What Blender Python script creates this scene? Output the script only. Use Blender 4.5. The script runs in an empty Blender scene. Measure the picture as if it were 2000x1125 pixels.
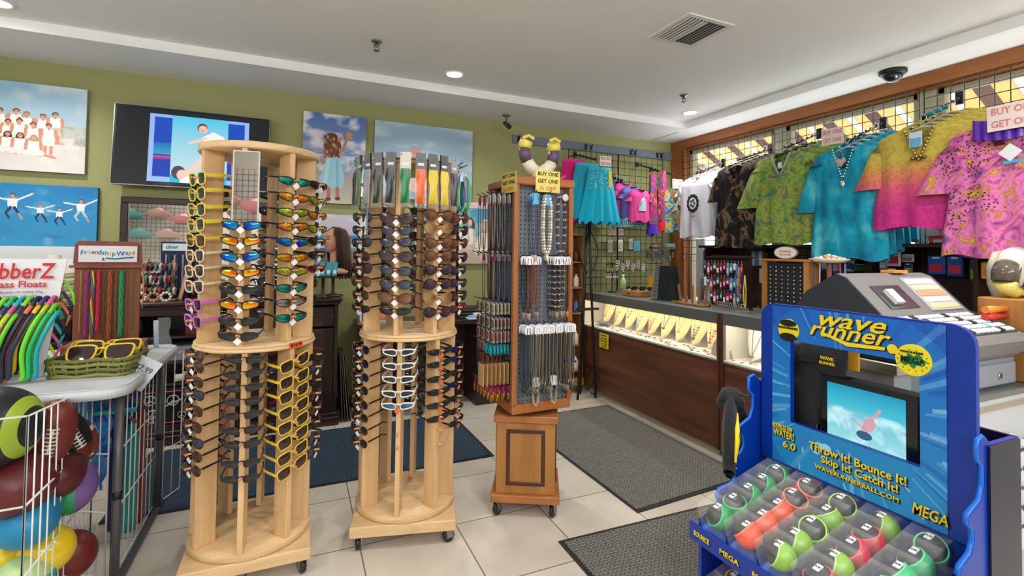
import bpy, math, random
import numpy as np
from mathutils import Vector, Matrix
sin, cos, pi, rad = math.sin, math.cos, math.pi, math.radians
S = bpy.context.scene
COL = S.collection
rnd = random.Random(7)

# ---------------------------------------------------------------- camera
CAMF, CYAW, CPIT, CROL, CPY, EYE = 949.1, 0.4157, 0.02569, 0.01369, 466.6, 1.43
_fw = Vector((sin(CYAW)*cos(CPIT), cos(CYAW)*cos(CPIT), sin(CPIT)))
_rt = Vector((cos(CYAW), -sin(CYAW), 0))
_up = _rt.cross(_fw)
_r2 = cos(CROL)*_rt + sin(CROL)*_up
_u2 = -sin(CROL)*_rt + cos(CROL)*_up
cd = bpy.data.cameras.new('camera')
cam = bpy.data.objects.new('camera', cd); COL.objects.link(cam)
m3 = Matrix((_r2, _u2, -_fw)).transposed()
cam.matrix_world = Matrix.Translation((0, 0, EYE)) @ m3.to_4x4()
cd.sensor_width = 36; cd.sensor_fit = 'HORIZONTAL'
cd.lens = 36*CAMF/2000; cd.shift_y = (CPY-562.5)/2000
cd.clip_start = 0.02; cd.clip_end = 200
S.camera = cam
S.view_settings.view_transform = 'Standard'; S.view_settings.look = 'None'
S.view_settings.gamma = 1; S.view_settings.use_curve_mapping = False
S.view_settings.exposure = 0.24

# ---------------------------------------------------------------- world, sun, large lights
W = bpy.data.worlds.new('sky'); S.world = W; W.use_nodes = True
_n = W.node_tree.nodes; _bg = _n['Background']
_bg.inputs[0].default_value = (0.80, 0.90, 1.0, 1); _bg.inputs[1].default_value = 2.6
def lamp(name, kind, loc, power, color=(1,1,1), size=1, size_y=None, rot=(0,0,0), **k):
    d = bpy.data.lights.new(name, kind); d.energy = power; d.color = color
    if kind == 'AREA':
        d.size = size
        if size_y: d.shape = 'RECTANGLE'; d.size_y = size_y
        elif k.get('disk'): d.shape = 'DISK'
    o = bpy.data.objects.new(name, d); o.location = loc; o.rotation_euler = rot; COL.objects.link(o); return o
_sun = lamp('sun', 'SUN', (8, 0, 8), 3.5, (1, .95, .88), rot=(rad(38), rad(30), 0)); _sun.data.angle = rad(.6)
# added fill lamps by the solid front and left walls, brightening the room
lamp('rear_fill_light', 'AREA', (0.6, -2.38, 2.70), 85, (.95, .975, 1), 5.0, .30, (rad(55), 0, rad(0)))
lamp('left_fill_light', 'AREA', (-3.1, 1.0, 2.3), 40, (.93, .97, 1), .7, 3.4, (0, rad(-70), 0))
lamp('window_daylight', 'AREA', (4.17, 2.6, 2.0), 30, (.93, .97, 1), 3.4, 1.5, (rad(90), 0, rad(90)))

# ---------------------------------------------------------------- materials
NTH=['first','second','third','fourth','fifth','sixth','seventh','eighth','ninth','tenth','eleventh','twelfth','thirteenth','fourteenth']
def srgb(*c):
    if len(c) == 1 and isinstance(c[0], str):
        h = c[0].lstrip('#'); c = [int(h[i:i+2], 16) for i in (0, 2, 4)]
    elif len(c) == 1: c = c[0]
    return tuple(((v/255)/12.92 if v/255 <= .04045 else (((v/255)+.055)/1.055)**2.4) for v in c)
def mat(name, color=None, rough=.6, metal=0, alpha=1, emit=None, es=0, coat=0, trans=0, ior=1.45, sheen=0):
    m = bpy.data.materials.new(name); m.use_nodes = True
    nt = m.node_tree; b = nt.nodes['Principled BSDF']
    if color is None:
        a = nt.nodes.new('ShaderNodeAttribute'); a.attribute_name = 'Col'
        nt.links.new(a.outputs['Color'], b.inputs['Base Color'])
    else: b.inputs['Base Color'].default_value = (*color, 1)
    b.inputs['Roughness'].default_value = rough; b.inputs['Metallic'].default_value = metal
    b.inputs['Alpha'].default_value = alpha; b.inputs['IOR'].default_value = ior
    b.inputs['Coat Weight'].default_value = coat; b.inputs['Transmission Weight'].default_value = trans
    b.inputs['Sheen Weight'].default_value = sheen
    if emit is not None:
        b.inputs['Emission Strength'].default_value = es
        if emit == 'Col':
            a = nt.nodes.new('ShaderNodeAttribute'); a.attribute_name = 'Col'
            nt.links.new(a.outputs['Color'], b.inputs['Emission Color'])
        else: b.inputs['Emission Color'].default_value = (*emit, 1)
    return m
def nd(m, t, **k):
    n = m.node_tree.nodes.new(t)
    for a, v in k.items():
        if a.startswith('i_'): n.inputs[a[2:].replace('_', ' ')].default_value = v
        else: setattr(n, a, v)
    return n
def ln(m, a, b): m.node_tree.links.new(a, b)
def ramp(m, fac, stops):
    r = nd(m, 'ShaderNodeValToRGB'); e = r.color_ramp.elements
    while len(e) < len(stops): e.new(.5)
    for el, (p, c) in zip(e, stops): el.position = p; el.color = (*c, 1)
    ln(m, fac, r.inputs[0]); return r.outputs[0]
def coords(m, scale=(1,1,1), kind='Object'):
    tc = nd(m, 'ShaderNodeTexCoord'); mp = nd(m, 'ShaderNodeMapping'); mp.inputs['Scale'].default_value = scale
    ln(m, tc.outputs[kind], mp.inputs[0]); return mp.outputs[0]
def bump(m, h, strength=.3, dist=.01):
    b = nd(m, 'ShaderNodeBump'); b.inputs['Strength'].default_value = strength; b.inputs['Distance'].default_value = dist
    ln(m, h, b.inputs['Height']); ln(m, b.outputs[0], m.node_tree.nodes['Principled BSDF'].inputs['Normal'])
def base(m, out): ln(m, out, m.node_tree.nodes['Principled BSDF'].inputs['Base Color'])
def wood(name, c1, c2, rough=.45, axis=2, fine=14, coat=0):
    m = mat(name, c1, rough, coat=coat)
    sc = [fine, fine, fine]; sc[axis] = fine*.09
    v = coords(m, sc)
    n = nd(m, 'ShaderNodeTexNoise'); n.inputs['Scale'].default_value = 1.6; n.inputs['Detail'].default_value = 6; n.inputs['Distortion'].default_value = .6
    ln(m, v, n.inputs[0]); base(m, ramp(m, n.outputs[0], [(.3, c2), (.7, c1)]))
    return m
def fabricish(m, scale=700, s=.25):
    n = nd(m, 'ShaderNodeTexNoise'); n.inputs['Scale'].default_value = scale; ln(m, coords(m), n.inputs[0]); bump(m, n.outputs[0], s, .002)

M = dict(
    matte=mat('paint_matte', None, .65), gloss=mat('paint_gloss', None, .18, coat=.3), satin=mat('satin', None, .38),
    fabric=mat('fabric', None, .9, sheen=.1), metal=mat('metal_tinted', None, .28, 1), print=mat('print', None, .55),
    screen=mat('screen_glow', (0.01,.01,.01), .12, emit='Col', es=1.0), 
    chrome=mat('chrome', (.8,.8,.8), .12, 1), mirror=mat('mirror_glass', (.92,.93,.93), .015, 1),
    black=mat('black_metal', (.012,.012,.013), .4, .4), rubber=mat('rubber', (.02,.02,.02), .7),
    plastic_clear=mat('clear_plastic', (1,1,1), .03, alpha=.07, ior=1.3), glass=mat('glass', (.9,1,.97), .02, alpha=.12),
    bag=mat('clear_bag', (.9,.93,.95), .1, alpha=.13), white=mat('white_paint', (.8,.8,.79), .5),
    lens=mat('mirror_lens', None, .06, .75), dark_lens=mat('dark_lens', None, .08, .2, coat=.6),
    lightdisc=mat('lamp_disc', (1,1,1), emit=(1,.97,.92), es=14), striplight=mat('strip_glow', (1,1,1), emit=(1,.93,.8), es=4),
)

# ---------------------------------------------------------------- mesh builder
class MB:
    def __init__(s, color=(.8,.8,.8), T=None):
        s.v=[]; s.f=[]; s.c=[]; s.sm=[]; s.color=color; s.T=T or Matrix()
    def add(s, vs, fs, color=None, smooth=False):
        k=len(s.v); s.v += [tuple(s.T @ Vector(p)) for p in vs]
        s.f += [tuple(i+k for i in f) for f in fs]; s.c += [color or s.color]*len(fs); s.sm += [smooth]*len(fs); return s
    def box(s, x0,x1,y0,y1,z0,z1, color=None, bev=0):
        if x0>x1: x0,x1=x1,x0
        if y0>y1: y0,y1=y1,y0
        if z0>z1: z0,z1=z1,z0
        if bev:
            b=min(bev,(x1-x0)*.45,(y1-y0)*.45,(z1-z0)*.45)
            vs=[];idx={}
            for i,(x,sx) in enumerate(((x0,1),(x1,-1))):
                for j,(y,sy) in enumerate(((y0,1),(y1,-1))):
                    for k,(z,sz) in enumerate(((z0,1),(z1,-1))):
                        idx[i,j,k]=len(vs); vs += [(x,y+sy*b,z+sz*b),(x+sx*b,y,z+sz*b),(x+sx*b,y+sy*b,z)]
            g=lambda i,j,k,a: idx[i,j,k]+a
            fs=[]
            for i in (0,1): q=[g(i,0,0,0),g(i,1,0,0),g(i,1,1,0),g(i,0,1,0)]; fs.append(q if i else q[::-1])
            for j in (0,1): q=[g(0,j,0,1),g(1,j,0,1),g(1,j,1,1),g(0,j,1,1)]; fs.append(q if not j else q[::-1])
            for k in (0,1): q=[g(0,0,k,2),g(1,0,k,2),g(1,1,k,2),g(0,1,k,2)]; fs.append(q if k else q[::-1])
            for i in (0,1):
                for j in (0,1): q=[g(i,j,0,0),g(i,j,0,1),g(i,j,1,1),g(i,j,1,0)]; fs.append(q if i!=j else q[::-1])
                for k in (0,1): q=[g(i,0,k,0),g(i,1,k,0),g(i,1,k,2),g(i,0,k,2)]; fs.append(q if i!=k else q[::-1])
            for j in (0,1):
                for k in (0,1): q=[g(0,j,k,1),g(0,j,k,2),g(1,j,k,2),g(1,j,k,1)]; fs.append(q if j!=k else q[::-1])
            for i in (0,1):
                for j in (0,1):
                    for k in (0,1): q=[g(i,j,k,0),g(i,j,k,1),g(i,j,k,2)]; fs.append(q if (i+j+k)%2 else q[::-1])
            return s.add(vs,fs,color)
        return s.add([(x,y,z) for x in (x0,x1) for y in (y0,y1) for z in (z0,z1)],
            [(0,1,3,2),(4,6,7,5),(0,4,5,1),(2,3,7,6),(0,2,6,4),(1,5,7,3)], color)
    def prism(s, pts, z0, z1, color=None, axis='z', smooth=False):
        """polygon extruded along an axis; pts are the other two coordinates in xyz order"""
        n=len(pts)
        def P(a,b,t): return {'z':(a,b,t),'y':(a,t,b),'x':(t,a,b)}[axis]
        vs=[P(a,b,z0) for a,b in pts]+[P(a,b,z1) for a,b in pts]
        s.add(vs,[tuple(range(n))[::-1],tuple(range(n,2*n))],color)
        k=len(s.v)-2*n
        for i in range(n):
            j=(i+1)%n; s.f.append((k+i,k+j,k+n+j,k+n+i)); s.c.append(color or s.color); s.sm.append(smooth)
        return s
    def cyl(s, p, q, r, r2=None, n=12, color=None, caps=True, smooth=True):
        return s.tube([p,q],[r, r if r2 is None else r2],n,color,caps,smooth)
    def tube(s, pts, r, n=8, color=None, caps=True, smooth=True, closed=False):
        pts=[Vector(p) for p in pts]; m=len(pts)
        if not isinstance(r,(list,tuple)): r=[r]*m
        up=None; vs=[]
        for i,p in enumerate(pts):
            a=pts[(i-1)%m] if (closed or i>0) else p; b=pts[(i+1)%m] if (closed or i<m-1) else p
            t=(b-a)
            t = t.normalized() if t.length>1e-9 else Vector((0,0,1))
            if up is None:
                up=Vector((0,0,1)) if abs(t.z)<.9 else Vector((1,0,0))
            u=(up-t*up.dot(t))
            u = u.normalized() if u.length>1e-6 else t.orthogonal().normalized()
            up=u; w=t.cross(u)
            vs+= [p+(u*cos(2*pi*k/n)+w*sin(2*pi*k/n))*r[i] for k in range(n)]
        fs=[]
        for i in range(m if closed else m-1):
            j=(i+1)%m
            fs+=[(i*n+k,i*n+(k+1)%n,j*n+(k+1)%n,j*n+k) for k in range(n)]
        s.add(vs,fs,color,smooth)
        if caps and not closed:
            k=len(s.v)-len(vs)
            s.f += [tuple(k+i for i in range(n))[::-1], tuple(k+(m-1)*n+i for i in range(n))]; s.c += [color or s.color]*2; s.sm+=[False]*2
        return s
    def lathe(s, prof, n=20, color=None, c=(0,0,0), smooth=True, colors=None):
        vs=[]; fs=[]; cs=[]
        for r,z in prof: vs+=[(c[0]+r*cos(2*pi*k/n), c[1]+r*sin(2*pi*k/n), c[2]+z) for k in range(n)]
        for i in range(len(prof)-1):
            for k in range(n):
                fs.append((i*n+k,i*n+(k+1)%n,(i+1)*n+(k+1)%n,(i+1)*n+k)); cs.append(colors[i] if colors else (color or s.color))
        m=len(prof)
        if prof[0][0]>1e-5: fs.append(tuple(range(n))[::-1]); cs.append(cs[0])
        if prof[-1][0]>1e-5: fs.append(tuple((m-1)*n+i for i in range(n))); cs.append(cs[-2])
        k=len(s.c); s.add(vs,fs,color,smooth); s.c[k:]=cs; return s
    def ball(s, c, r, n=12, color=None, sq=(1,1,1), fn=None):
        m=max(4,n*2//3); vs=[]; fs=[]; cs=[]
        for i in range(m+1):
            a=-pi/2+pi*i/m
            for k in range(n):
                b=2*pi*k/n; vs.append((c[0]+r*sq[0]*cos(a)*cos(b), c[1]+r*sq[1]*cos(a)*sin(b), c[2]+r*sq[2]*sin(a)))
        for i in range(m):
            for k in range(n):
                fs.append((i*n+k,i*n+(k+1)%n,(i+1)*n+(k+1)%n,(i+1)*n+k))
                if fn:
                    a=-pi/2+pi*(i+.5)/m; b=2*pi*(k+.5)/n
                    cs.append(fn(Vector((cos(a)*cos(b),cos(a)*sin(b),sin(a)))))
        k=len(s.c); s.add(vs,fs,color,True)
        if fn: s.c[k:]=cs
        return s
    def surf(s, fn, nu, nv, color=None, cfn=None, smooth=True, closeu=False):
        """fn(u,v)->point for u,v in 0..1"""
        vs=[]; fs=[]; cs=[]
        for i in range(nu+1):
            for j in range(nv+1): vs.append(fn(i/nu,j/nv))
        w=nv+1
        for i in range(nu):
            for j in range(nv):
                fs.append((i*w+j,(i+1)*w+j,(i+1)*w+j+1,i*w+j+1))
                if cfn: cs.append(cfn((i+.5)/nu,(j+.5)/nv))
        k=len(s.c); s.add(vs,fs,color,smooth)
        if cfn: s.c[k:]=cs
        return s
    def build(s, name, material='matte', parent=None, loc=None, rot=None):
        me=bpy.data.meshes.new(name); me.from_pydata(s.v,[],s.f); me.update()
        me.polygons.foreach_set('use_smooth', s.sm)
        at=me.color_attributes.new('Col','FLOAT_COLOR','CORNER')
        lt=np.empty(len(me.polygons),dtype=np.int32); me.polygons.foreach_get('loop_total',lt)
        c=np.array([(*c[:3],1) for c in s.c],dtype=np.float32)
        at.data.foreach_set('color', np.repeat(c,lt,axis=0).ravel())
        me.materials.append(M[material] if isinstance(material,str) else material)
        o=bpy.data.objects.new(name,me); COL.objects.link(o)
        if parent: o.parent=parent; KIDS.setdefault(parent.name,[]).append(o)
        if loc is not None: o.location=loc
        if rot is not None: o.rotation_euler=rot
        return o
def smooth(P,n=4):
    P=[Vector(p) for p in P]; o=[]
    for i in range(len(P)-1):
        a,b,c,d=P[max(0,i-1)],P[i],P[i+1],P[min(len(P)-1,i+2)]
        for k in range(n):
            t=k/n; o.append(.5*((2*b)+(c-a)*t+(2*a-5*b+4*c-d)*t*t+(3*b-a-3*c+d)*t**3))
    return o+[P[-1]]
KIDS = {}
def empty(name, loc=(0,0,0), rz=0, rot=None):
    o=bpy.data.objects.new(name,None); COL.objects.link(o); o.location=loc; o.rotation_euler=rot or (0,0,rz); o.empty_display_size=.05; return o
def tag(o, label=None, cat=None, group=None, kind=None):
    if label: o['label']=label
    if cat: o['category']=cat
    if group: o['group']=group
    if kind: o['kind']=kind
    return o
def thing(name, label, cat, loc=(0,0,0), rz=0, group=None, rot=None): return tag(empty(name,loc,rz,rot),label,cat,group)
def struct(o): o['kind']='structure'; return o
def copy_tree(o, parent=None):
    c=o.copy(); COL.objects.link(c)
    if parent: c.parent=parent; KIDS.setdefault(parent.name,[]).append(c)
    for ch in KIDS.get(o.name,[]): copy_tree(ch,c)
    return c
def dup(o, loc, rot=None, label=None, group=None):
    c=copy_tree(o); c.location=loc
    if rot is not None: c.rotation_euler=rot
    if label: c['label']=label
    if group: c['group']=group
    return c
_fonts=[]
def text(name, s, size, loc, xdir, ydir, material, depth=.0008, parent=None, align='CENTER', shear=0, width=None):
    """flat lettering with its reading direction along xdir and its up along ydir"""
    cu=bpy.data.curves.new(name,'FONT'); cu.body=s; cu.size=size; cu.extrude=depth; cu.align_x=align; cu.align_y='CENTER'; cu.shear=shear; cu.resolution_u=2; cu.offset=size*.012
    t=bpy.data.objects.new(name,cu); COL.objects.link(t)
    dg=bpy.context.evaluated_depsgraph_get(); dg.update()
    me=bpy.data.meshes.new_from_object(t.evaluated_get(dg)); bpy.data.objects.remove(t); bpy.data.curves.remove(cu)
    if width and len(me.vertices):
        xs=[v.co.x for v in me.vertices]; k=width/max(1e-6,max(xs)-min(xs))
        for v in me.vertices: v.co.x*=k
    x=Vector(xdir).normalized(); y=Vector(ydir).normalized(); z=x.cross(y)
    o=bpy.data.objects.new(name,me); COL.objects.link(o); me.materials.clear(); me.materials.append(M[material] if isinstance(material,str) else material)
    o.matrix_local=Matrix.Translation(loc) @ Matrix((x,y,z)).transposed().to_4x4()
    if parent: o.parent=parent; KIDS.setdefault(parent.name,[]).append(o)
    return o
def hsv(h,s,v):
    import colorsys; return colorsys.hsv_to_rgb(h,s,v)
def solid(name, *c, rough=.6, **k):
    key='_'+name
    if key not in M: M[key]=mat(name, srgb(*c), rough, **k)
    return M[key]

# ---------------------------------------------------------------- small raster painter for printed pictures (face colours)
class Art:
    def __init__(s, nx, ny, c0, c1=None):
        s.nx, s.ny = nx, ny; a=np.array(srgb(c0)); b=np.array(srgb(c1 or c0))
        t=np.linspace(0,1,ny)[:,None,None]; s.a=(a*(1-t)+b*t)+np.zeros((ny,nx,3))
        s.Y,s.X=np.mgrid[0:ny,0:nx]; s.X=(s.X+.5)/nx; s.Y=(s.Y+.5)/ny
    def put(s, m, c, k=1): m=np.asarray(m,float)[...,None]*k; s.a=s.a*(1-m)+np.array(srgb(c))*m; return s
    def ell(s, x,y,rx,ry,c,rot=0,k=1):
        dx=s.X-x; dy=s.Y-y; asp=s.ny/s.nx
        if rot:
            dy2=dy*asp; a=rad(rot); dx,dy=dx*cos(a)+dy2*sin(a),(-dx*sin(a)+dy2*cos(a))/asp
        return s.put((dx/rx)**2+(dy/ry)**2<1,c,k)
    def poly(s, pts, c, k=1):
        m=np.zeros((s.ny,s.nx),bool); n=len(pts)
        for i in range(n):
            (x0,y0),(x1,y1)=pts[i],pts[(i+1)%n]
            if y0==y1: continue
            cr=((s.Y>=min(y0,y1))&(s.Y<max(y0,y1)))&(s.X < x0+(s.Y-y0)*(x1-x0)/(y1-y0)); m^=cr
        return s.put(m,c,k)
    def line(s, x0,y0,x1,y1,w,c,k=1):
        asp=s.ny/s.nx; dx=x1-x0; dy=(y1-y0)*asp; L=dx*dx+dy*dy+1e-12
        t=np.clip(((s.X-x0)*dx+(s.Y-y0)*asp*dy)/L,0,1)
        d=np.hypot(s.X-x0-t*dx,(s.Y-y0)*asp-t*dy); return s.put(d<w,c,k)
    def noise(s, c, k=.3, sx=6, sy=6, seed=0, lo=.5, y0=0, y1=1):
        r=np.random.RandomState(seed); n=np.zeros((s.ny,s.nx))
        for o in range(3):
            gx,gy=int(sx*2**o)+2,int(sy*2**o)+2; g=r.rand(gy,gx)
            fx=s.X*(gx-1.01); fy=s.Y*(gy-1.01); ix=fx.astype(int); iy=fy.astype(int); tx=fx-ix; ty=fy-iy
            tx=tx*tx*(3-2*tx); ty=ty*ty*(3-2*ty)
            n+=(g[iy,ix]*(1-tx)*(1-ty)+g[iy,ix+1]*tx*(1-ty)+g[iy+1,ix]*(1-tx)*ty+g[iy+1,ix+1]*tx*ty)*.5**o
        n/=1.75; m=np.clip((n-lo)/(1-lo)*2,0,1)*((s.Y>=y0)&(s.Y<=y1)); return s.put(m,c,k)
    def band(s,y0,y1,c0,c1=None,x0=0,x1=1):
        t=np.clip((s.Y-y0)/(y1-y0),0,1)[...,None]; m=((s.Y>=y0)&(s.Y<=y1)&(s.X>=x0)&(s.X<=x1))[...,None]
        s.a=np.where(m,np.array(srgb(c0))*(1-t)+np.array(srgb(c1 or c0))*t,s.a); return s
def panel(name, art, o, ux, uy, material='print', parent=None, hole=None):
    """printed sheet: o is the top left corner, ux and uy run along the width and down the height"""
    o,ux,uy=Vector(o),Vector(ux),Vector(uy); nx,ny=art.nx,art.ny
    vs=[o+ux*(i/nx)+uy*(j/ny) for j in range(ny+1) for i in range(nx+1)]
    fs=[];cs=[]
    for j in range(ny):
        for i in range(nx):
            if hole and hole((i+.5)/nx,(j+.5)/ny): continue
            a=j*(nx+1)+i; fs.append((a,a+nx+1,a+nx+2,a+1)); cs.append(tuple(art.a[j,i]))
    mb=MB(); mb.v=[tuple(v) for v in vs]; mb.f=fs; mb.c=cs; mb.sm=[False]*len(fs)
    return mb.build(name,material,parent)
def zpx(X, Y, py):
    """height at which the upright line over (X, Y) shows on photo row py"""
    def yy(z):
        v=Vector((X,Y,z-EYE)); return CPY-CAMF*v.dot(_u2)/v.dot(_fw)
    a,b=yy(.5),yy(1.5); z=.5+(py-a)/(b-a)
    for _ in range(4):
        e=(yy(z+.01)-yy(z))/.01; z+=(py-yy(z))/e
    return z
def _ray(px,py): return _fw+_r2*((px-1000)/CAMF)-_u2*((py-CPY)/CAMF)
def atY(px,py,Y): d=_ray(px,py); t=Y/d.y; return Vector((d.x*t,Y,d.z*t+EYE))
def atX(px,py,X): d=_ray(px,py); t=X/d.x; return Vector((X,d.y*t,d.z*t+EYE))
def atZ(px,py,Z): d=_ray(px,py); t=(Z-EYE)/d.z; return Vector((d.x*t,d.y*t,Z))
# ================================================================ the room
XW, YW, ZS, ZC = 4.22, 4.65, 2.78, 2.85
m = mat('floor_tile', (.5,.47,.42), .28)
_v = coords(m, (1,1,1))
br = nd(m,'ShaderNodeTexBrick'); br.offset=0; br.inputs['Scale'].default_value=1; br.inputs['Brick Width'].default_value=.482; br.inputs['Row Height'].default_value=.497
br.inputs['Mortar Size'].default_value=.0035; br.inputs['Mortar Smooth'].default_value=.1
br.inputs['Color1'].default_value=(*srgb(222,214,201),1); br.inputs['Color2'].default_value=(*srgb(212,203,189),1); br.inputs['Mortar'].default_value=(*srgb(126,118,106),1)
mp=nd(m,'ShaderNodeMapping'); mp.inputs['Location'].default_value=(-.308,-2.468+.497*8,0); ln(m,_v,mp.inputs[0]); ln(m,mp.outputs[0],br.inputs[0])
n1=nd(m,'ShaderNodeTexNoise'); n1.inputs['Scale'].default_value=3.2; n1.inputs['Detail'].default_value=8; ln(m,_v,n1.inputs[0])
mx=nd(m,'ShaderNodeMix'); mx.data_type='RGBA'; mx.blend_type='MULTIPLY'; mx.inputs[0].default_value=.55
ln(m,br.outputs[0],mx.inputs[6]); ln(m,ramp(m,n1.outputs[0],[(.3,(.62,.6,.56)),(.7,(1,1,1))]),mx.inputs[7]); base(m,mx.outputs[2]); bump(m,br.outputs['Fac'],-.3,.004)
M['tile']=m
struct(MB().box(-3.2,XW+.2,-2.6,YW+.1,-.1,0).build('floor','tile'))
m=mat('green_wall_paint',srgb(156,157,104),.75); n1=nd(m,'ShaderNodeTexNoise'); n1.inputs['Scale'].default_value=90; ln(m,coords(m),n1.inputs[0]); bump(m,n1.outputs[0],.08,.004); M['green']=m
M['ceil']=mat('ceiling_paint',srgb(240,240,238),.85); M['offwhite']=mat('offwhite',srgb(205,200,188),.7)
struct(MB().box(-3.2,XW+.2,YW,YW+.12,0,ZS+.2).build('wall_back','green'))
struct(MB().box(-3.3,-3.18,-2.6,YW+.1,0,ZS+.2).build('wall_left','offwhite'))
struct(MB().box(-3.3,XW+.2,-2.6,-2.48,0,ZS+.2).build('wall_front','offwhite'))
# ceiling: lowered rim with a raised field
mb=MB(); yi,xi,xl,yf=4.02,3.82,-3.2,-2.6
mb.box(xl,XW+.2,yi,YW+.1,ZS,ZS+.3); mb.box(xi,XW+.2,yf,yi,ZS,ZS+.3); mb.box(xl,xi,yf,yi,ZC,ZC+.23)
struct(mb.build('ceiling','ceil'))
struct(MB(srgb(120,118,112)).box(3.841,3.849,4.17,4.63,ZS-.003,ZS+.001).build('trim_5','matte'))
# window wall
WD=wood('orange_wood',srgb(176,112,62),srgb(140,82,40),.35,1,10); WV=wood('orange_wood_upright',srgb(176,112,62),srgb(140,82,40),.35,2,10)
M['paintframe']=mat('window_frame_paint',srgb(178,172,146),.5)
mb=MB(); mb.box(XW,XW+.14,-2.6,.6,0,ZS+.1); mb.box(XW,XW+.14,.6,YW,0,.75); mb.box(XW,XW+.14,4.58,YW,.75,ZS+.1)
struct(mb.build('wall_right','offwhite'))
struct(MB().box(XW-.05,XW+.14,.6,YW,2.68,ZS).build('trim_1',WD))
struct(MB().box(XW-.03,XW+.10,.6,YW,2.655,2.68).build('trim_2',WD))
struct(MB().box(XW-.05,XW+.14,4.42,YW,.75,2.68).build('trim_3',WV))
struct(MB().box(XW-.1,XW+.12,.6,4.42,.72,.78).build('trim_4',WD))
bays=[(4.40,3.28),(3.16,2.08),(1.96,.75)]
for i,(ya,yb) in enumerate(bays):
    w=empty('window_%d'%(i+1),(XW+.05,(ya+yb)/2,.78)); struct(w)
    mb=MB()
    h=2.65-.78; hy=(ya-yb)/2
    mb.box(-.03,.04,-hy,-hy+.035,0,h); mb.box(-.03,.04,hy-.035,hy,0,h); mb.box(-.03,.04,-hy,hy,h-.035,h); mb.box(-.03,.04,-hy,hy,0,.04)
    mb.build('window_frame','paintframe',w)
    MB().box(.0,.005,-hy+.03,hy-.03,.04,h-.035).build('pane','glass',w)
for i,(ya,yb) in enumerate(((3.28,3.16),(2.08,1.96),(.75,.6))):
    struct(MB().box(XW,XW+.1,yb,ya,.78,2.655).build('trim_%d'%(6+i),'paintframe'))
struct(MB().box(-3.2,1.9,YW-.012,YW,0,.09).build('baseboard_back',wood('base_wood',srgb(90,60,40),srgb(70,45,30))))
# outside: pavement, striped awning, bright building
M['pave']=mat('pavement',srgb(200,196,188),.9)
tag(MB().box(4.4,16,-8,14,-.12,-.02).build('pavement','pave'),kind='structure')
aw=thing('striped_awning','yellow and maroon striped canvas awning outside above the windows','awning',(5.6,2.4,2.35))
mb=MB(); k=0; yy=-5.0
while yy<5.2:
    wd=.19; c=[srgb(240,214,150),srgb(128,66,66),srgb(240,214,150),srgb(245,240,235)][k%4]; wd=[.15,.13,.12,.07][k%4]
    mb.add([(-.95,yy,1.25),(-.95,yy+wd,1.25),(1.5,yy+wd,-.12),(1.5,yy,-.12),(-.95,yy,1.24),(-.95,yy+wd,1.24),(1.5,yy+wd,-.13),(1.5,yy,-.13)],[(0,1,2,3),(7,6,5,4),(0,3,7,4),(2,1,5,6)],c)
    yy+=wd; k+=1
m=mat('awning_canvas',None,.8); b=m.node_tree.nodes['Principled BSDF']; tr=nd(m,'ShaderNodeBsdfTranslucent'); ms=nd(m,'ShaderNodeMixShader'); ms.inputs[0].default_value=.55
at_=[n for n in m.node_tree.nodes if n.type=='ATTRIBUTE'][0]; ln(m,at_.outputs['Color'],tr.inputs[0]); ln(m,b.outputs[0],ms.inputs[1]); ln(m,tr.outputs[0],ms.inputs[2]); ln(m,ms.outputs[0],m.node_tree.nodes['Material Output'].inputs[0])
mb.build('canopy',m,aw)
mb=MB(srgb(235,232,225)); mb.box(1.45,1.53,-5,5.2,-.2,-.1); mb.box(-.95,1.5,-5,-4.95,.1,.15)
mb.build('frame_rail','matte',aw)
for yy in (-2.6,-.2,2.2,4.6): MB(srgb(235,232,225)).cyl((-1.1,yy,.2),(1.48,yy,-.14),.025).build('support_arm','matte',aw)
for yy in (-4.8,0,4.9): MB(srgb(235,232,225)).box(1.46,1.52,yy,yy+.07,-2.37,-.14).build('support_post','matte',aw)
# recessed lights; those after the edge-cut one are added unseen to light the room
for i,(x,y,lb) in enumerate([(1.124,3.74,'round recessed ceiling light above the right-hand sunglasses rack'),(3.58,3.72,'round recessed ceiling light in the corner near the window wall'),(-1.645,3.80,'round recessed ceiling light cut by the left edge of the photo'),(-1.64,1.2,'added recessed fill light out of view, left row'),(1.12,1.2,'added recessed fill light out of view, nearest overhead'),(1.12,-1.2,'added recessed fill light out of view, back of the shop'),(-1.64,-1.2,'added recessed fill light out of view, by the shop front'),(2.7,.9,'added recessed fill light out of view, over the checkout counter'),(2.7,-1.0,'added recessed fill light out of view, behind the checkout')]):
    t=thing('recessed_light',lb,'ceiling light',(x,y,ZC))
    MB(srgb(240,240,238)).lathe([(.078,0),(.078,-.006),(.066,-.008),(.06,0)],28).build('trim_ring','matte',t)
    MB().lathe([(.0,-.003),(.062,-.003)],24).build('lamp_disc','lightdisc',t)
    l=lamp('downlight_glow','AREA',(0,0,-.012),11,(1,.97,.93),.12,disk=True); l.parent=t; l.data.spread=rad(140)
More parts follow.
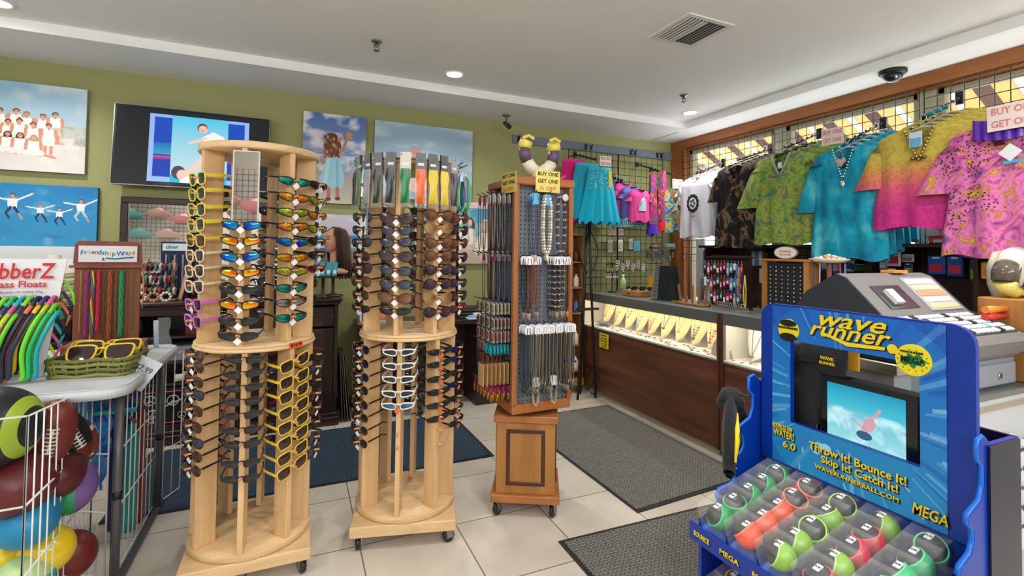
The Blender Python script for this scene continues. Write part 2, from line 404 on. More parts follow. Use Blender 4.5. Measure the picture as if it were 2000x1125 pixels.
# air vent
t=thing('ceiling_vent','square white louvred air vent in the ceiling','vent',(2.26,2.352,ZC))
mb=MB(srgb(225,224,222)); s_=.185
mb.box(-s_,s_,-s_,-s_+.03,-.008,0); mb.box(-s_,s_,s_-.03,s_,-.008,0); mb.box(-s_,-s_+.03,-s_+.03,s_-.03,-.008,0); mb.box(s_-.03,s_,-s_+.03,s_-.03,-.008,0)
mb.build('frame','matte',t)
MB(srgb(70,68,66)).box(-.154,.154,-.154,.154,-.002,-.001).build('backing','matte',t)
for k in range(12):
    x=-.145+k*.0263; w=.009
    if 3<k<8:
        for a,b in ((-.155,-.10),(.1,.155)): pass
        MB(srgb(222,221,219),Matrix.Translation((x,0,-.005))@Matrix.Rotation(rad(35 if k<6 else -35),4,'Y')).box(-.001,w+.002,-.15,.15,-.001,.001).build('slat','matte',t)
    else:
        MB(srgb(222,221,219),Matrix.Translation((x,0,-.005))@Matrix.Rotation(rad(35 if k<6 else -35),4,'Y')).box(-.001,w,-.15,.15,-.001,.001).build('slat','matte',t)
# sprinklers
t0=None
for x,y,lb in ((.463,3.38,'small metal fire sprinkler in the ceiling above the two sunglasses racks'),(3.13,3.33,'small metal fire sprinkler in the ceiling beside the corner light')):
    t=thing('fire_sprinkler',lb,'sprinkler',(x,y,ZC),0)
    MB(srgb(150,145,140)).lathe([(.036,0),(.034,-.008),(.018,-.014),(0.0,-.014)],18).build('escutcheon','metal',t)
    MB(srgb(120,112,105)).cyl((0,0,-.012),(0,0,-.04),.009).tube([(.012,0,-.02),(.018,0,-.045),(.006,0,-.062)],.003,5).tube([(-.012,0,-.02),(-.018,0,-.045),(-.006,0,-.062)],.003,5).build('nozzle','metal',t)
    MB(srgb(150,140,130)).lathe([(0,-.062),(.02,-.064),(.02,-.067),(0,-.067)],12).build('deflector','metal',t)
# dome camera
t=thing('dome_camera','black dome security camera on the ceiling above the windows','camera',(3.815,2.03,ZS))
t.location=(3.93,2.09,ZS)
MB(srgb(30,30,32)).lathe([(.085,0),(.085,-.02),(.07,-.034),(.062,-.034)],28).build('housing','satin',t)
MB(srgb(25,27,28)).lathe([(.062,-.03),(.058,-.052),(.04,-.074),(.018,-.084),(0,-.086)],24).build('dome','gloss',t)
MB(srgb(150,150,150)).ball((-.03,-.035,-.055),.012).build('camera_lens','chrome',t)
# bullet camera on bracket
t=thing('bracket_camera','small dark security camera on a short ceiling bracket by the green wall','camera',(1.863,4.40,ZS))
MB(srgb(110,108,100)).box(-.035,.035,-.03,.03,-.012,0).cyl((0,0,-.01),(0,0,-.09),.011).build('bracket','matte',t)
MB(srgb(40,40,44)).cyl((-.005,.02,-.075),(.01,-.06,-.135),.022,.024).build('camera_body','satin',t)
MB(srgb(170,172,175)).cyl((.003,-.02,-.106),(.004,-.026,-.109),.026,.026).build('collar_ring','metal',t)
# ================================================================ sunglasses
def _outline(kind, n=18):
    """one lens outline, centred, half size about 1; +x is the outer side"""
    P=[]
    for k in range(n):
        a=2*pi*k/n; c,s=cos(a),sin(a)
        if kind=='wayfarer': p=.55; x=abs(c)**p*(1 if c>0 else -1); z=abs(s)**p*(1 if s>0 else -1); x*=(1.0+.10*z); z+=.10*(x if x>0 else 0)
        elif kind=='sport': p=.6; x=abs(c)**p*(1 if c>0 else -1); z=abs(s)**.75*(1 if s>0 else -1)*.72; z*= (1.05-.30*x); z+=.16*x
        elif kind=='round': x,z=c,s*.92
        elif kind=='oval': x,z=c,s*.7+.06*c
        else: x=c*1.02; z=s*.85; z*=(1+.12*x); z+=.14*max(x,0)
        P.append((x,z))
    return P
GL={}
def glasses(key, kind, frame, lens, lens2=None, temple=None, w=.029, h=.022, thick=.0028, lensmat='dark_lens', wrap=.25, tg=(240,240,244), tw=.004, th=.008):
    """prototype pair: nose at the origin, facing -y, temples running to +y"""
    q=1.0 if kind=='sport' else 1.13; w*=q; h*=q
    frame=srgb(frame); temple=srgb(temple) if temple else frame; lens=srgb(lens); lens2=srgb(lens2) if lens2 else lens
    r=empty('sunglasses',(0,0,0)); O=_outline(kind); gap=.0112; cx=gap+w
    def bend(x,z): return (x, wrap*abs(x)**1.7*2.2, z)
    fb=MB(frame)
    for s in (-1,1):
        pts=[bend(s*(cx+x*w),z*h) for x,z in O]
        fb.tube(pts,thick,5,closed=True,caps=False)
    fb.tube([bend(-gap-.004,h*.45),(0,-.001,h*.55),bend(gap+.004,h*.45)],thick*1.1,5)
    hx=cx+w*1.02
    for s in (-1,1): fb.tube([bend(s*(hx-.002),h*.5),(s*(hx+.004),bend(hx,0)[1]+.008,h*.5)],thick*1.25,5)
    fb.build('frame','gloss',r)
    for s in (-1,1):
        lb=MB(lens); y0=-.0006
        rings=[]
        vs=[(*bend(s*cx,0)[:1],bend(cx,0)[1]-.004,0)]
        for q in (.5,1): vs+=[(bend(s*(cx+x*w*q),0)[0],bend(cx+x*w*q,0)[1]-.004*(1-q*q),z*h*q) for x,z in O]
        n=len(O); fs=[(0,1+k,1+(k+1)%n) for k in range(n)]+[(1+k,1+n+k,1+n+(k+1)%n,1+(k+1)%n) for k in range(n)]
        lb.add(vs,fs,lens,True)
        def cc(f):
            x=sum(vs[i][0] for i in f)/len(f); z=sum(vs[i][2] for i in f)/len(f)
            t=min(1,max(0,.5+(x-s*cx)/(2*w)*1.1+z/h*.25)); return tuple(a*(1-t)+b*t for a,b in zip(lens,lens2))
        lb.c=[cc(f) for f in fs]
        lb.build('lens',lensmat,r)
    for s in (-1,1):
        yb=bend(hx,0)[1]+.006
        tb=MB(temple); X=s*(hx+.003); L=.125
        path=[(X,yb,h*.5),(X*1.0,yb+L*.5,h*.5),(X*.9,yb+L*.78,h*.42),(X*.84,yb+L,h*.42-.018)]
        vs=[]
        for i,(x,y,z) in enumerate(path):
            hh=th*(1,.8,.7,.8)[i]/2; vs+=[(x-tw/2,y,z-hh),(x+tw/2,y,z-hh),(x+tw/2,y,z+hh),(x-tw/2,y,z+hh)]
        fs=[(0,3,2,1),(12,13,14,15)]
        for i in range(3):
            for k in range(4): fs.append((i*4+k,i*4+(k+1)%4,i*4+4+(k+1)%4,i*4+4+k))
        tb.add(vs,fs,temple,False); tb.build('temple','gloss',r)
    if tg:
        tag_=MB(srgb(tg)); q=.017
        tag_.add([(0,-.011,-.003),(q,-.009,-.003-q),(0,-.007,-.003-2*q),(-q,-.009,-.003-q),(0,-.0105,-.003),(q,-.0085,-.003-q),(0,-.0065,-.003-2*q),(-q,-.0085,-.003-q)],[(3,2,1,0),(4,5,6,7),(0,1,5,4),(1,2,6,5),(2,3,7,6),(3,0,4,7)])
        tag_.build('price_tag','matte',r)
    GL[key]=r; r.location=(0,0,-50); r['used']=0
    return r
blk=(24,24,26)
glasses('yel','wayfarer',(228,196,62),(52,36,34),(60,44,40),tg=None,w=.029,h=.023,thick=.0032,wrap=.08,th=.012)
glasses('yelt','wayfarer',(226,204,70),(30,80,92),(18,40,50),tg=None,w=.026,h=.0225,thick=.0036,wrap=.1,th=.017)
glasses('cream','wayfarer',(226,214,190),(62,40,38),(50,34,34),tg=None,w=.026,h=.0215,thick=.0034,wrap=.08,th=.01)
glasses('pink','wayfarer',(206,104,196),(56,34,44),(40,26,34),tg=(226,220,230),w=.026,h=.0215,thick=.0036,wrap=.08,th=.013)
glasses('blue','sport',blk,(20,50,215),(40,170,210),(30,30,120),lensmat='lens',w=.032,h=.021)
glasses('gold','sport',blk,(235,190,40),(240,110,30),lensmat='lens',w=.032,h=.021)
glasses('goldr','sport',blk,(240,105,30),(235,200,60),lensmat='lens',w=.032,h=.021)
glasses('teal','sport',blk,(50,190,150),(30,110,130),lensmat='lens',w=.032,h=.021)
glasses('lime','sport',blk,(130,190,50),(230,210,70),lensmat='lens',w=.032,h=.021)
glasses('silv','sport',blk,(190,190,195),(90,90,96),lensmat='lens',w=.032,h=.021)
glasses('dark','sport',(20,20,22),(22,23,26),(34,35,38),w=.032,h=.021)
glasses('red','sport',(150,20,36),(50,20,24),(70,26,30),w=.03,h=.019)
glasses('darkr','sport',(18,18,20),(24,20,22),(36,30,30),(150,26,30),w=.031,h=.018,tg=None)
glasses('darkn','sport',(18,18,20),(22,22,25),(34,34,38),w=.030,h=.018,tg=None)
glasses('whit','sport',(222,222,224),(20,22,24),(40,44,46),w=.032,h=.018,thick=.004,tg=None,th=.012)
glasses('whitb','sport',(222,222,224),(16,60,90),(40,120,140),w=.032,h=.018,thick=.004,th=.012,tg=(230,110,60))
glasses('oran','sport',(22,22,24),(26,26,28),(50,50,54),w=.032,h=.018,tg=(226,110,62))
glasses('bluel','sport',(18,18,20),(20,50,190),(50,90,220),w=.031,h=.018,lensmat='lens',tg=(226,120,80))
glasses('brnr','round',(60,38,28),(52,34,30),(92,60,44),(30,24,22),w=.025,h=.022,thick=.0022,wrap=.12)
glasses('navr','round',(120,96,60),(22,34,80),(14,20,40),(40,30,24),w=.022,h=.021,thick=.0016,wrap=.1)
glasses('brns','round',(100,76,50),(50,40,44),(34,26,28),(40,30,24),w=.022,h=.021,thick=.0016,wrap=.1)
glasses('tort','cat',(74,42,26),(74,46,36),(140,92,62),(46,28,20),w=.031,h=.026,thick=.003,wrap=.13)
glasses('cat','cat',(34,22,24),(46,30,36),(88,64,72),(34,24,24),w=.031,h=.026,thick=.003,wrap=.13)
glasses('amber','cat',(150,112,60),(176,146,96),(120,80,50),(70,46,30),w=.031,h=.026,thick=.002,wrap=.13)
glasses('shade','cat',(28,30,34),(34,40,52),(80,84,110),(26,26,30),w=.028,h=.022,thick=.003,wrap=.13)
glasses('dred','cat',(120,22,40),(70,24,34),(110,60,60),(130,26,40),w=.028,h=.02,thick=.003,wrap=.13)
ORD=['topmost']+[q+' down' for q in 'second,third,fourth,fifth,sixth,seventh,eighth,ninth,tenth,eleventh'.split(',')]
GDESC=dict(yel='yellow framed dark-lensed sunglasses',yelt='yellow framed teal-lensed sunglasses',cream='cream framed dark-lensed sunglasses',pink='pink framed sunglasses',blue='blue mirrored sport sunglasses',gold='gold mirrored sport sunglasses',goldr='orange mirrored sport sunglasses',teal='teal mirrored sport sunglasses',lime='lime mirrored sport sunglasses',silv='silver mirrored sport sunglasses',dark='black sport sunglasses',darkn='plain black wraparound sunglasses',red='dark red sport sunglasses',darkr='black sunglasses with red temples',whit='white framed sport sunglasses',whitb='white framed blue-lensed sunglasses',oran='orange-tagged black sunglasses',bluel='blue-lensed black sunglasses',brnr='brown round-lensed sunglasses',navr='small navy round-lensed sunglasses',brns='small brown round-lensed sunglasses',tort='tortoiseshell large-lensed sunglasses',cat='dark plum cat-eye sunglasses',amber='amber tinted large-lensed sunglasses',shade='dark grey-lensed sunglasses',dred='wine red framed sunglasses')
def hang_glasses(key, loc, rz, label, group, tilt=0):
    p=GL[key]
    if not p['used']:
        p['used']=1; o=p; o.location=loc
    else: o=copy_tree(p); o.location=loc
    if 'used' in o and o is not p: del o['used']
    o.rotation_mode='XYZ'; o.rotation_euler=(rad(6),tilt,rz); tag(o,label,'sunglasses',group); return o

# ================================================================ wooden rotating racks
WM=wood('pale_maple',srgb(226,190,142),srgb(206,166,116),.42,2,11); WMH=wood('pale_maple_board',srgb(228,196,150),srgb(208,172,124),.42,0,11)
AN=[-62,-10,36,76,125,170,215,262]
def caster(parent, x, y, r=.03, rz=0, ztop=.1):
    t=Matrix.Translation((x,y,0))@Matrix.Rotation(rz,4,'Z')
    c=MB(srgb(150,150,150),t).box(-.025,.025,-.025,.025,ztop-.004,ztop).box(-.016,.02,-.017,-.013,r*.8,ztop-.003).box(-.016,.02,.013,.017,r*.8,ztop-.003).cyl((.0,-.018,r),(0,.018,r),.005,n=8).build('caster','metal',parent)
    MB(srgb(38,34,32),t).lathe([(0,-.011),(r*.55,-.011),(r*.95,-.009),(r,-.004),(r,.004),(r*.95,.009),(r*.55,.011),(0,.011)],18).build('wheel','satin',c)
    w=KIDS[c.name][-1]; me=w.data
    co=np.empty(len(me.vertices)*3,np.float32); me.vertices.foreach_get('co',co); co=co.reshape(-1,3)-np.array([x,y,0])
    R=np.array(Matrix.Rotation(rz,3,'Z')@Matrix.Rotation(pi/2,3,'X')); co=co@R.T+np.array([x,y,r]); me.vertices.foreach_set('co',co.ravel().astype(np.float32)); me.update()
    return c
def rack(name,label,cx,cy,brot,ang0,mirror_angle=None):
    t=thing('sunglasses_rack',label,'display rack',(cx,cy,0))
    d0=math.atan2(-cy,-cx)
    bb=MB(T=Matrix.Rotation(brot,4,'Z')).box(-.25,.25,-.25,.25,.068,.12,bev=.004).build('base_board',WMH,t)
    for sx in (-1,1):
        for sy in (-1,1):
            v=Matrix.Rotation(brot,3,'Z')@Vector((sx*.215,sy*.215,0)); caster(t,v.x,v.y,.031,rnd.uniform(0,3),.068)
    for z0,z1,nm,r in ((.122,.15,'bottom_disc',.255),(.985,1.0,'middle_disc',.255),(1.0,1.014,'middle_disc',.251),(1.855,1.885,'top_disc',.255)):
        MB().lathe([(0,z0),(r-.003,z0),(r,z0+.004),(r,z1-.004),(r-.003,z1),(0,z1)],56).build(nm,WMH,t)
    th=.0115; res={}
    for k,a in enumerate(AN):
        for sec,z0,z1 in (('lower',.15,.985),('upper',1.014,1.855)):
            th_=d0+rad(a-(5 if sec=='upper' else 0))+ang0; T=Matrix.Rotation(th_,4,'Z')
            u=MB(T=T).box(.162,.247,-th,th,z0,z1,bev=.002).build('upright',WM,t)
            res[k,sec]=(th_,u,T)
    return t,d0,res
pegs_proto=MB(srgb(214,170,110)).cyl((-.004,0,0),(.038,0,.002),.0042,.0042,8).ball((.038,0,.002),.006,8,srgb(200,130,70)); _pm=None
def peg(parent,T,z):
    global _pm
    if _pm is None: _pm=pegs_proto.build('peg','matte'); o=_pm
    else: o=_pm.copy(); COL.objects.link(o)
    o.parent=parent; KIDS.setdefault(parent.name,[]).append(o); o.matrix_local=T@Matrix.Translation((.247,0,z))
def column(cx,cy,res,k,sec,rows,keys,desc,group,radius=.262,jit=.04,tilt=0,yaw=None):
    yaw=({0:8,3:-18} if cx<0 else {0:18,3:-20}).get(k,0) if yaw is None else yaw
    th,u,T=res[k,sec]; X=cx+cos(th)*radius; Y=cy+sin(th)*radius
    for i,py in enumerate(rows):
        z=zpx(X,Y,py) if py>5 else py
        key=keys[i%len(keys)] if not isinstance(keys,str) else keys
        if key=='-' : peg(u,T,z); continue
        peg(u,T,z-.0+.004)
        hang_glasses(key,(X+cos(th)*.004,Y+sin(th)*.004,z),th+pi/2+rad(yaw)+rnd.uniform(-jit,jit),'%s, %s, %s'%(GDESC[key],ORD[min(i,10)],desc),group,tilt+rnd.uniform(-.05,.05))
def gz(*v): return list(v)
C1=(-.165,2.58); C2=(.555,2.60)
r1,d1,u1=rack('sunglasses_rack','tall round maple sunglasses rack on casters, the left one beside the white table',*C1,0,0)
r2,d2,u2_=rack('sunglasses_rack','tall round maple sunglasses rack on casters, topped with strap packets',*C2,rad(-14),0)
G='sunglasses on the left rack'; H_='sunglasses on the right rack'
column(*C1,u1,0,'upper',[350,380,410,440,470,500,530,560,596,628],['yelt','yelt','yelt','yelt','yel','cream','cream','cream','pink','pink'],'left rack, upper far-left column',G)
column(*C1,u1,1,'upper',[440,471,502,533,565,596,628,657],['blue','gold','blue','gold','dark','gold','dark','dark'],'left rack, upper column below mirror',G)
column(*C1,u1,2,'upper',[355,386,415,443,473,503,530,562,590,620],['teal','goldr','lime','goldr','blue','gold','lime','teal','silv','teal'],'left rack, upper column beside mirror',G)
column(*C1,u1,3,'upper',[363,394,422,448,472,498,525],['dark','lime','gold','lime','dark','dark','red'],'left rack, upper far-right column',G)
column(*C1,u1,0,'lower',[694,716,744,770,800,832,862,888,916],['brnr','brnr','brnr','shade','brnr','brnr','shade','brnr','brnr'],'left rack, lower far-left column',G)
column(*C1,u1,1,'lower',[702,730,757,784,811,840,868,905,935],['darkr','darkn','darkr','darkn','darkr','darkr','darkn','darkn','darkn'],'left rack, lower dark column',G)
column(*C1,u1,2,'lower',[708,740,768,798,827,855,885,913],['yel']*8,'left rack, lower yellow column',G,tilt=-.2)
column(*C1,u1,3,'lower',[694,718,744,770,798,826,855,880],['darkr','shade','darkr','brnr','brnr','darkr','shade','shade'],'left rack, lower far-right column',G)
for k,nm in ((4,'right rear'),(5,'rear middle'),(6,'rear left'),(7,'left rear')):
    column(*C1,u1,k,'upper',[1.70-.075*i for i in range(9)],['dark','shade','dark','silv','dark'],'left rack, upper %s column'%nm,G)
    column(*C1,u1,k,'lower',[.93-.07*i for i in range(8)],['dark','darkr','shade'],'left rack, lower %s column'%nm,G)
column(*C2,u2_,0,'upper',[425,450,474,500,524,550,576,602],['shade','shade','shade','brnr','cat','tort','brnr','dark'],'right rack, upper far-left column',H_)
column(*C2,u2_,1,'upper',[427,450,474,501,529,556,583,608],['cat','shade','shade','cat','shade','shade','tort','dark'],'right rack, upper second column',H_)
column(*C2,u2_,2,'upper',[421,446,475,500,527,555,582,610],['tort','amber','tort','tort','cat','cat','amber','cat'],'right rack, upper third column',H_)
column(*C2,u2_,3,'upper',[427,450,476,502,528,553,578,602],['tort','cat','tort','cat','shade','shade','cat','dred'],'right rack, upper far-right column',H_)
column(*C2,u2_,0,'lower',[682,708,735,760,788,814,838,864],['navr','navr','navr','brns','brns','brns','brns','brns'],'right rack, lower far-left column',H_)
column(*C2,u2_,1,'lower',[688,715,741,769,793,850,875],['whit','whit','whit','whit','whitb','-','-'],'right rack, lower white column',H_)
column(*C2,u2_,2,'lower',[686,710,738,764,790,815,840,868],['oran']*6+['-','-'],'right rack, lower third column',H_)
column(*C2,u2_,3,'lower',[680,699,725,748,775,800,823],['bluel','bluel','oran','bluel','oran','oran','oran'],'right rack, lower far-right column',H_)
for k,nm in ((4,'right rear'),(5,'rear middle'),(6,'rear left'),(7,'left rear')):
    column(*C2,u2_,k,'upper',[1.66-.075*i for i in range(8)],['shade','tort','cat'],'right rack, upper %s column'%nm,H_)
    column(*C2,u2_,k,'lower',[.93-.07*i for i in range(6)],['dark','shade'],'right rack, lower %s column'%nm,H_)
# slim mirror hanging under the left rack's top disc
th=d1+rad(-13); T=Matrix.Rotation(th,4,'Z')
mr=MB(srgb(205,200,190),T).box(.243,.249,-.052,.052,1.515,1.842).box(.225,.243,-.004,.004,1.6,1.84).build('mirror','matte',r1)
MB(T=T).box(.2495,.2505,-.046,.046,1.52,1.837).build('mirror_glass','mirror',mr)
th=d2+rad(-66); T=Matrix.Rotation(th,4,'Z')
mr=MB(srgb(120,150,170),T).box(.253,.258,-.05,.05,1.5,1.84).build('mirror','matte',r2)
MB(T=T).box(.2585,.2595,-.045,.045,1.505,1.835).build('mirror_glass','mirror',mr)
# orange price sticker on the middle disc of the left rack
th=d1+rad(38); T=Matrix.Rotation(th,4,'Z')
st=MB(srgb(226,90,50),T).box(.2552,.257,-.036,.036,.985,1.012).build('price_sticker','matte',r1)
text('lettering','$14.99',.022,(cos(th)*.2575,sin(th)*.2575,.999),(-sin(th),cos(th),0),(0,0,1),'black',parent=st)
# ================================================================ mats
def rib_mat(name,c,c2):
    m=mat(name,c,.95); v=coords(m,(1,1,1)); w=nd(m,'ShaderNodeTexBrick'); w.offset=.5
    w.inputs['Scale'].default_value=1; w.inputs['Brick Width'].default_value=.034; w.inputs['Row Height'].default_value=.013; w.inputs['Mortar Size'].default_value=.0028
    w.inputs['Color1'].default_value=(*c,1); w.inputs['Color2'].default_value=(*[k*.8 for k in c],1); w.inputs['Mortar'].default_value=(*c2,1)
    mp=nd(m,'ShaderNodeMapping'); mp.inputs['Rotation'].default_value=(0,0,rad(45 if 'grey' in name else 0)); ln(m,v,mp.inputs[0]); ln(m,mp.outputs[0],w.inputs[0])
    n=nd(m,'ShaderNodeTexNoise'); n.inputs['Scale'].default_value=260; ln(m,v,n.inputs[0])
    x=nd(m,'ShaderNodeMix'); x.data_type='RGBA'; x.blend_type='MULTIPLY'; x.inputs[0].default_value=.8; ln(m,w.outputs[0],x.inputs[6]); ln(m,ramp(m,n.outputs[0],[(.35,(.45,.45,.45)),(.65,(1.1,1.1,1.1))]),x.inputs[7]); base(m,x.outputs[2])
    bump(m,w.outputs['Fac'],-.8,.004); return m
MG=rib_mat('grey_rib_carpet',srgb(150,148,142),srgb(80,78,74)); MBL=rib_mat('blue_rib_carpet',srgb(68,92,116),srgb(24,34,48))
def floor_mat(label,cs,m,edge):
    t=thing('floor_mat',label,'mat',(0,0,0))
    c=sum((Vector((*p,0)) for p in cs),Vector())/4; t.location=c
    P=[Vector((*p,0))-c for p in cs]
    def ring(k): return [p*(1-k/p.length) for p in P]
    MB(edge).prism([(p.x,p.y) for p in P],0.0005,.006).build('rubber_edge','rubber',t)
    MB().prism([(p.x,p.y) for p in ring(.03)],.006,.010).build('carpet_field',m,t)
floor_mat('navy ribbed floor mat in front of the dark cabinets, behind the sunglasses racks',[(-.9,3.155),(1.29,3.175),(1.27,4.12),(-.9,4.12)],MBL,srgb(22,26,34))
floor_mat('grey ribbed floor mat lying along the jewelry showcase',[(1.744,2.19),(2.69,2.25),(2.69,3.83),(1.72,3.80)],MG,srgb(48,46,44))
floor_mat('grey ribbed floor mat in front of the blue ball display',[(1.20,.95),(2.30,.98),(2.30,2.10),(1.21,2.125)],MG,srgb(48,46,44))
# ================================================================ canvases on the green wall
YC=YW-.04
def canvas(label,art,tl,tr,h,depth=.038,edge=(60,60,64),material='print'):
    x0,x1=tl[0],tr[0]; zt=(tl[1]+tr[1])/2
    t=thing('canvas_print',label,'picture',((x0+x1)/2,YW,zt-h/2))
    w=x1-x0
    MB(srgb(edge)).box(-w/2,w/2,-depth,-.002,-h/2,h/2).build('stretched_frame','matte',t)
    panel('photo_print',art,(-w/2,-depth-.001,h/2),(w,0,0),(0,0,-h),material,t)
    return t
SK=(214,150,120)
def fig(a,x,y,s,top=(246,244,240),bot=(236,232,226),hair=(70,44,30),sit=False,skin=SK,long=False):
    """small standing or seated figure, s is head height as a share of the panel height"""
    k=a.ny/a.nx; hw=s*.42*k
    if long: a.ell(x,y+s*.55,hw*1.5,s*1.15,hair)
    a.ell(x,y-s*.08,hw*1.15,s*.6,hair)
    a.poly([(x-hw*2.3,y+s*.85),(x+hw*2.3,y+s*.85),(x+hw*2.0,y+s*3.1),(x-hw*2.0,y+s*3.1)],top)
    a.line(x-hw*2.3,y+s*1.0,x-hw*2.6,y+s*2.9,hw*.6,skin); a.line(x+hw*2.3,y+s*1.0,x+hw*2.6,y+s*2.9,hw*.6,skin)
    if sit:
        a.poly([(x-hw*2.3,y+s*3.0),(x+hw*2.6,y+s*3.0),(x+hw*5,y+s*4.4),(x-hw*3.4,y+s*4.4)],bot); a.line(x+hw*4,y+s*4.2,x+hw*7,y+s*4.6,hw*.7,skin)
    else:
        a.poly([(x-hw*2.0,y+s*3.1),(x+hw*2.0,y+s*3.1),(x+hw*2.1,y+s*5.2),(x-hw*2.1,y+s*5.2)],bot)
        a.line(x-hw,y+s*5.2,x-hw,y+s*7,hw*.6,skin); a.line(x+hw,y+s*5.2,x+hw,y+s*7,hw*.6,skin)
    a.ell(x,y+s*.1,hw*.85,s*.46,skin); a.line(x,y+s*.5,x,y+s*.9,hw*.4,skin)
    a.line(x-hw*.35,y+s*.05,x-hw*.2,y+s*.05,.0016,(60,36,30)); a.line(x+hw*.2,y+s*.05,x+hw*.35,y+s*.05,.0016,(60,36,30)); a.line(x-hw*.3,y+s*.3,x+hw*.3,y+s*.3,.0016,(250,240,235))
# family group in white on the dunes
a=Art(230,230,(150,196,222),(206,214,216)); a.noise((226,236,242),.7,4,3,3,.45,0,.5); a.band(.44,.62,(190,200,196),(206,200,188)); a.band(.6,1,(214,206,198),(226,220,216)); a.noise((236,230,226),.6,10,4,5,.5,.6,1); a.noise((120,132,98),.6,16,10,8,.5,.46,.68)
# printed area runs past the frame on the left; people cover columns .05 to .9
heads=[(.06,.34),(.20,.325),(.34,.335),(.46,.34),(.60,.335),(.70,.35),(.80,.36),(.915,.335)]
for i,(x,y) in enumerate([(.03,.35),(.13,.335),(.245,.33),(.36,.35),(.49,.34),(.575,.365),(.71,.375),(.81,.345)]): fig(a,.14+x*.80,y-.01,.047,hair=[(96,60,40),(150,110,90),(110,70,50),(60,40,34)][i%4],bot=(232,226,218) if i!=7 else (214,196,176))
for i,(x,y) in enumerate([(.07,.43),(.17,.44),(.25,.45),(.33,.44),(.43,.46),(.52,.44),(.63,.47),(.76,.47)]): fig(a,.14+x*.80,y,.046,hair=[(90,50,36),(70,44,34),(50,36,30)][i%3],long=i==0)
for i,(x,y) in enumerate([(.0,.54),(.085,.555),(.17,.60),(.25,.575),(.33,.59),(.43,.595),(.53,.60),(.64,.615)]): fig(a,.14+x*.80,y,.047,sit=True,long=True,hair=[(70,40,30),(90,56,40),(190,150,100),(60,36,30),(96,58,40)][i%5])
canvas('large canvas photo of a family in white sitting and standing on a beach',a,(-2.32,2.60),(-1.470,2.60),.636,edge=(150,176,170))
# four people jumping
a=Art(230,150,(24,128,190),(58,160,206)); a.noise((110,196,226),.5,5,5,2,.5,0,.4); a.noise((20,110,178),.6,3,3,7,.5,0,.7); a.band(.80,1,(226,230,230),(214,214,216)); a.noise((150,200,220),.5,12,3,1,.5,.68,.82)
for x,y,s,sh,pn,l in ((.42,.24,1.1,(236,238,242),(34,50,90),1),(.62,.33,.8,(236,238,242),(26,36,70),0),(.76,.37,.75,(236,238,242),(26,36,70),0),(.92,.27,1.0,(236,238,242),(190,205,220),1)):
    k=150/230; u=.040*s; x=.12+x*.84
    a.ell(x,y-u*1.9,u*.45*k*1.4,u*.75,(70,44,36)); a.ell(x,y-u*1.75,u*.4*k*1.3,u*.6,SK)
    a.poly([(x-u*1.1*k,y-u),(x+u*1.1*k,y-u),(x+u*.9*k,y+u*1.6),(x-u*.9*k,y+u*1.6)],sh)
    a.line(x-u*k,y-u*.7,x-u*4.0*k,y-u*1.2,.006*s,sh); a.line(x+u*k,y-u*.7,x+u*4.0*k,y-u*(2.6 if l else 2.1),.006*s,sh); a.ell(x-u*4.2*k,y-u*1.3,.006,.01,SK); a.ell(x+u*4.2*k,y-u*(2.8 if l else 2.2),.006,.01,SK)
    a.line(x-u*.4*k,y+u*1.5,x-u*1.3*k,y+u*3.2,.0085*s,pn); a.line(x-u*1.3*k,y+u*3.2,x-u*.6*k,y+u*4.6,.006*s,pn); a.line(x+u*.4*k,y+u*1.5,x+u*1.4*k,y+u*3.3,.0085*s,pn); a.line(x+u*1.4*k,y+u*3.3,x+u*2.0*k,y+u*4.8,.006*s,pn if not l else SK)
canvas('canvas photo of four people jumping against deep blue sky',a,(-2.30,1.868),(-1.386,1.868),.56,edge=(20,96,160))
# girl with starfish
a=Art(170,256,(70,112,178),(170,178,196)); a.noise((226,226,236),.9,4,8,4,.48,0,.42); a.noise((222,196,196),.5,3,8,9,.55,.2,.45); a.band(.46,.62,(118,140,160),(150,164,178)); a.noise((214,222,228),.8,6,14,6,.5,.46,.66); a.band(.64,1,(158,152,150),(196,184,172)); a.noise((214,206,196),.6,8,6,2,.5,.7,1)
a.line(.62,.40,.70,.26,.022,(196,120,84)); a.poly([(.66,.24),(.70,.20),(.71,.16),(.735,.20),(.79,.19),(.76,.225),(.78,.27),(.735,.25),(.69,.28),(.70,.24)],(206,150,84))
a.line(.36,.42,.31,.56,.022,(196,120,84))
a.poly([(.40,.45),(.58,.45),(.66,.70),(.64,.83),(.30,.83),(.28,.72)],(150,200,216)); a.poly([(.40,.45),(.44,.45),(.38,.82),(.31,.82)],(176,216,226)); a.poly([(.52,.5),(.55,.5),(.58,.82),(.54,.82)],(124,178,200))
a.line(.41,.83,.42,.94,.028,(176,110,84)); a.line(.55,.83,.56,.93,.028,(176,110,84)); a.ell(.41,.955,.045,.02,(96,56,44)); a.ell(.56,.945,.045,.02,(96,56,44))
a.ell(.46,.36,.14,.13,(106,62,36)); a.ell(.45,.27,.10,.06,(92,52,32))
for q in range(34): a.ell(.46+.13*cos(q*2.4),.37+.11*sin(q*1.7),.016,.022,[(166,108,60),(84,46,28),(196,140,84)][q%3])
canvas('canvas photo of a curly haired girl in pale blue holding up a starfish',a,(.0236,2.637),(.552,2.637),.80,edge=(30,46,80))
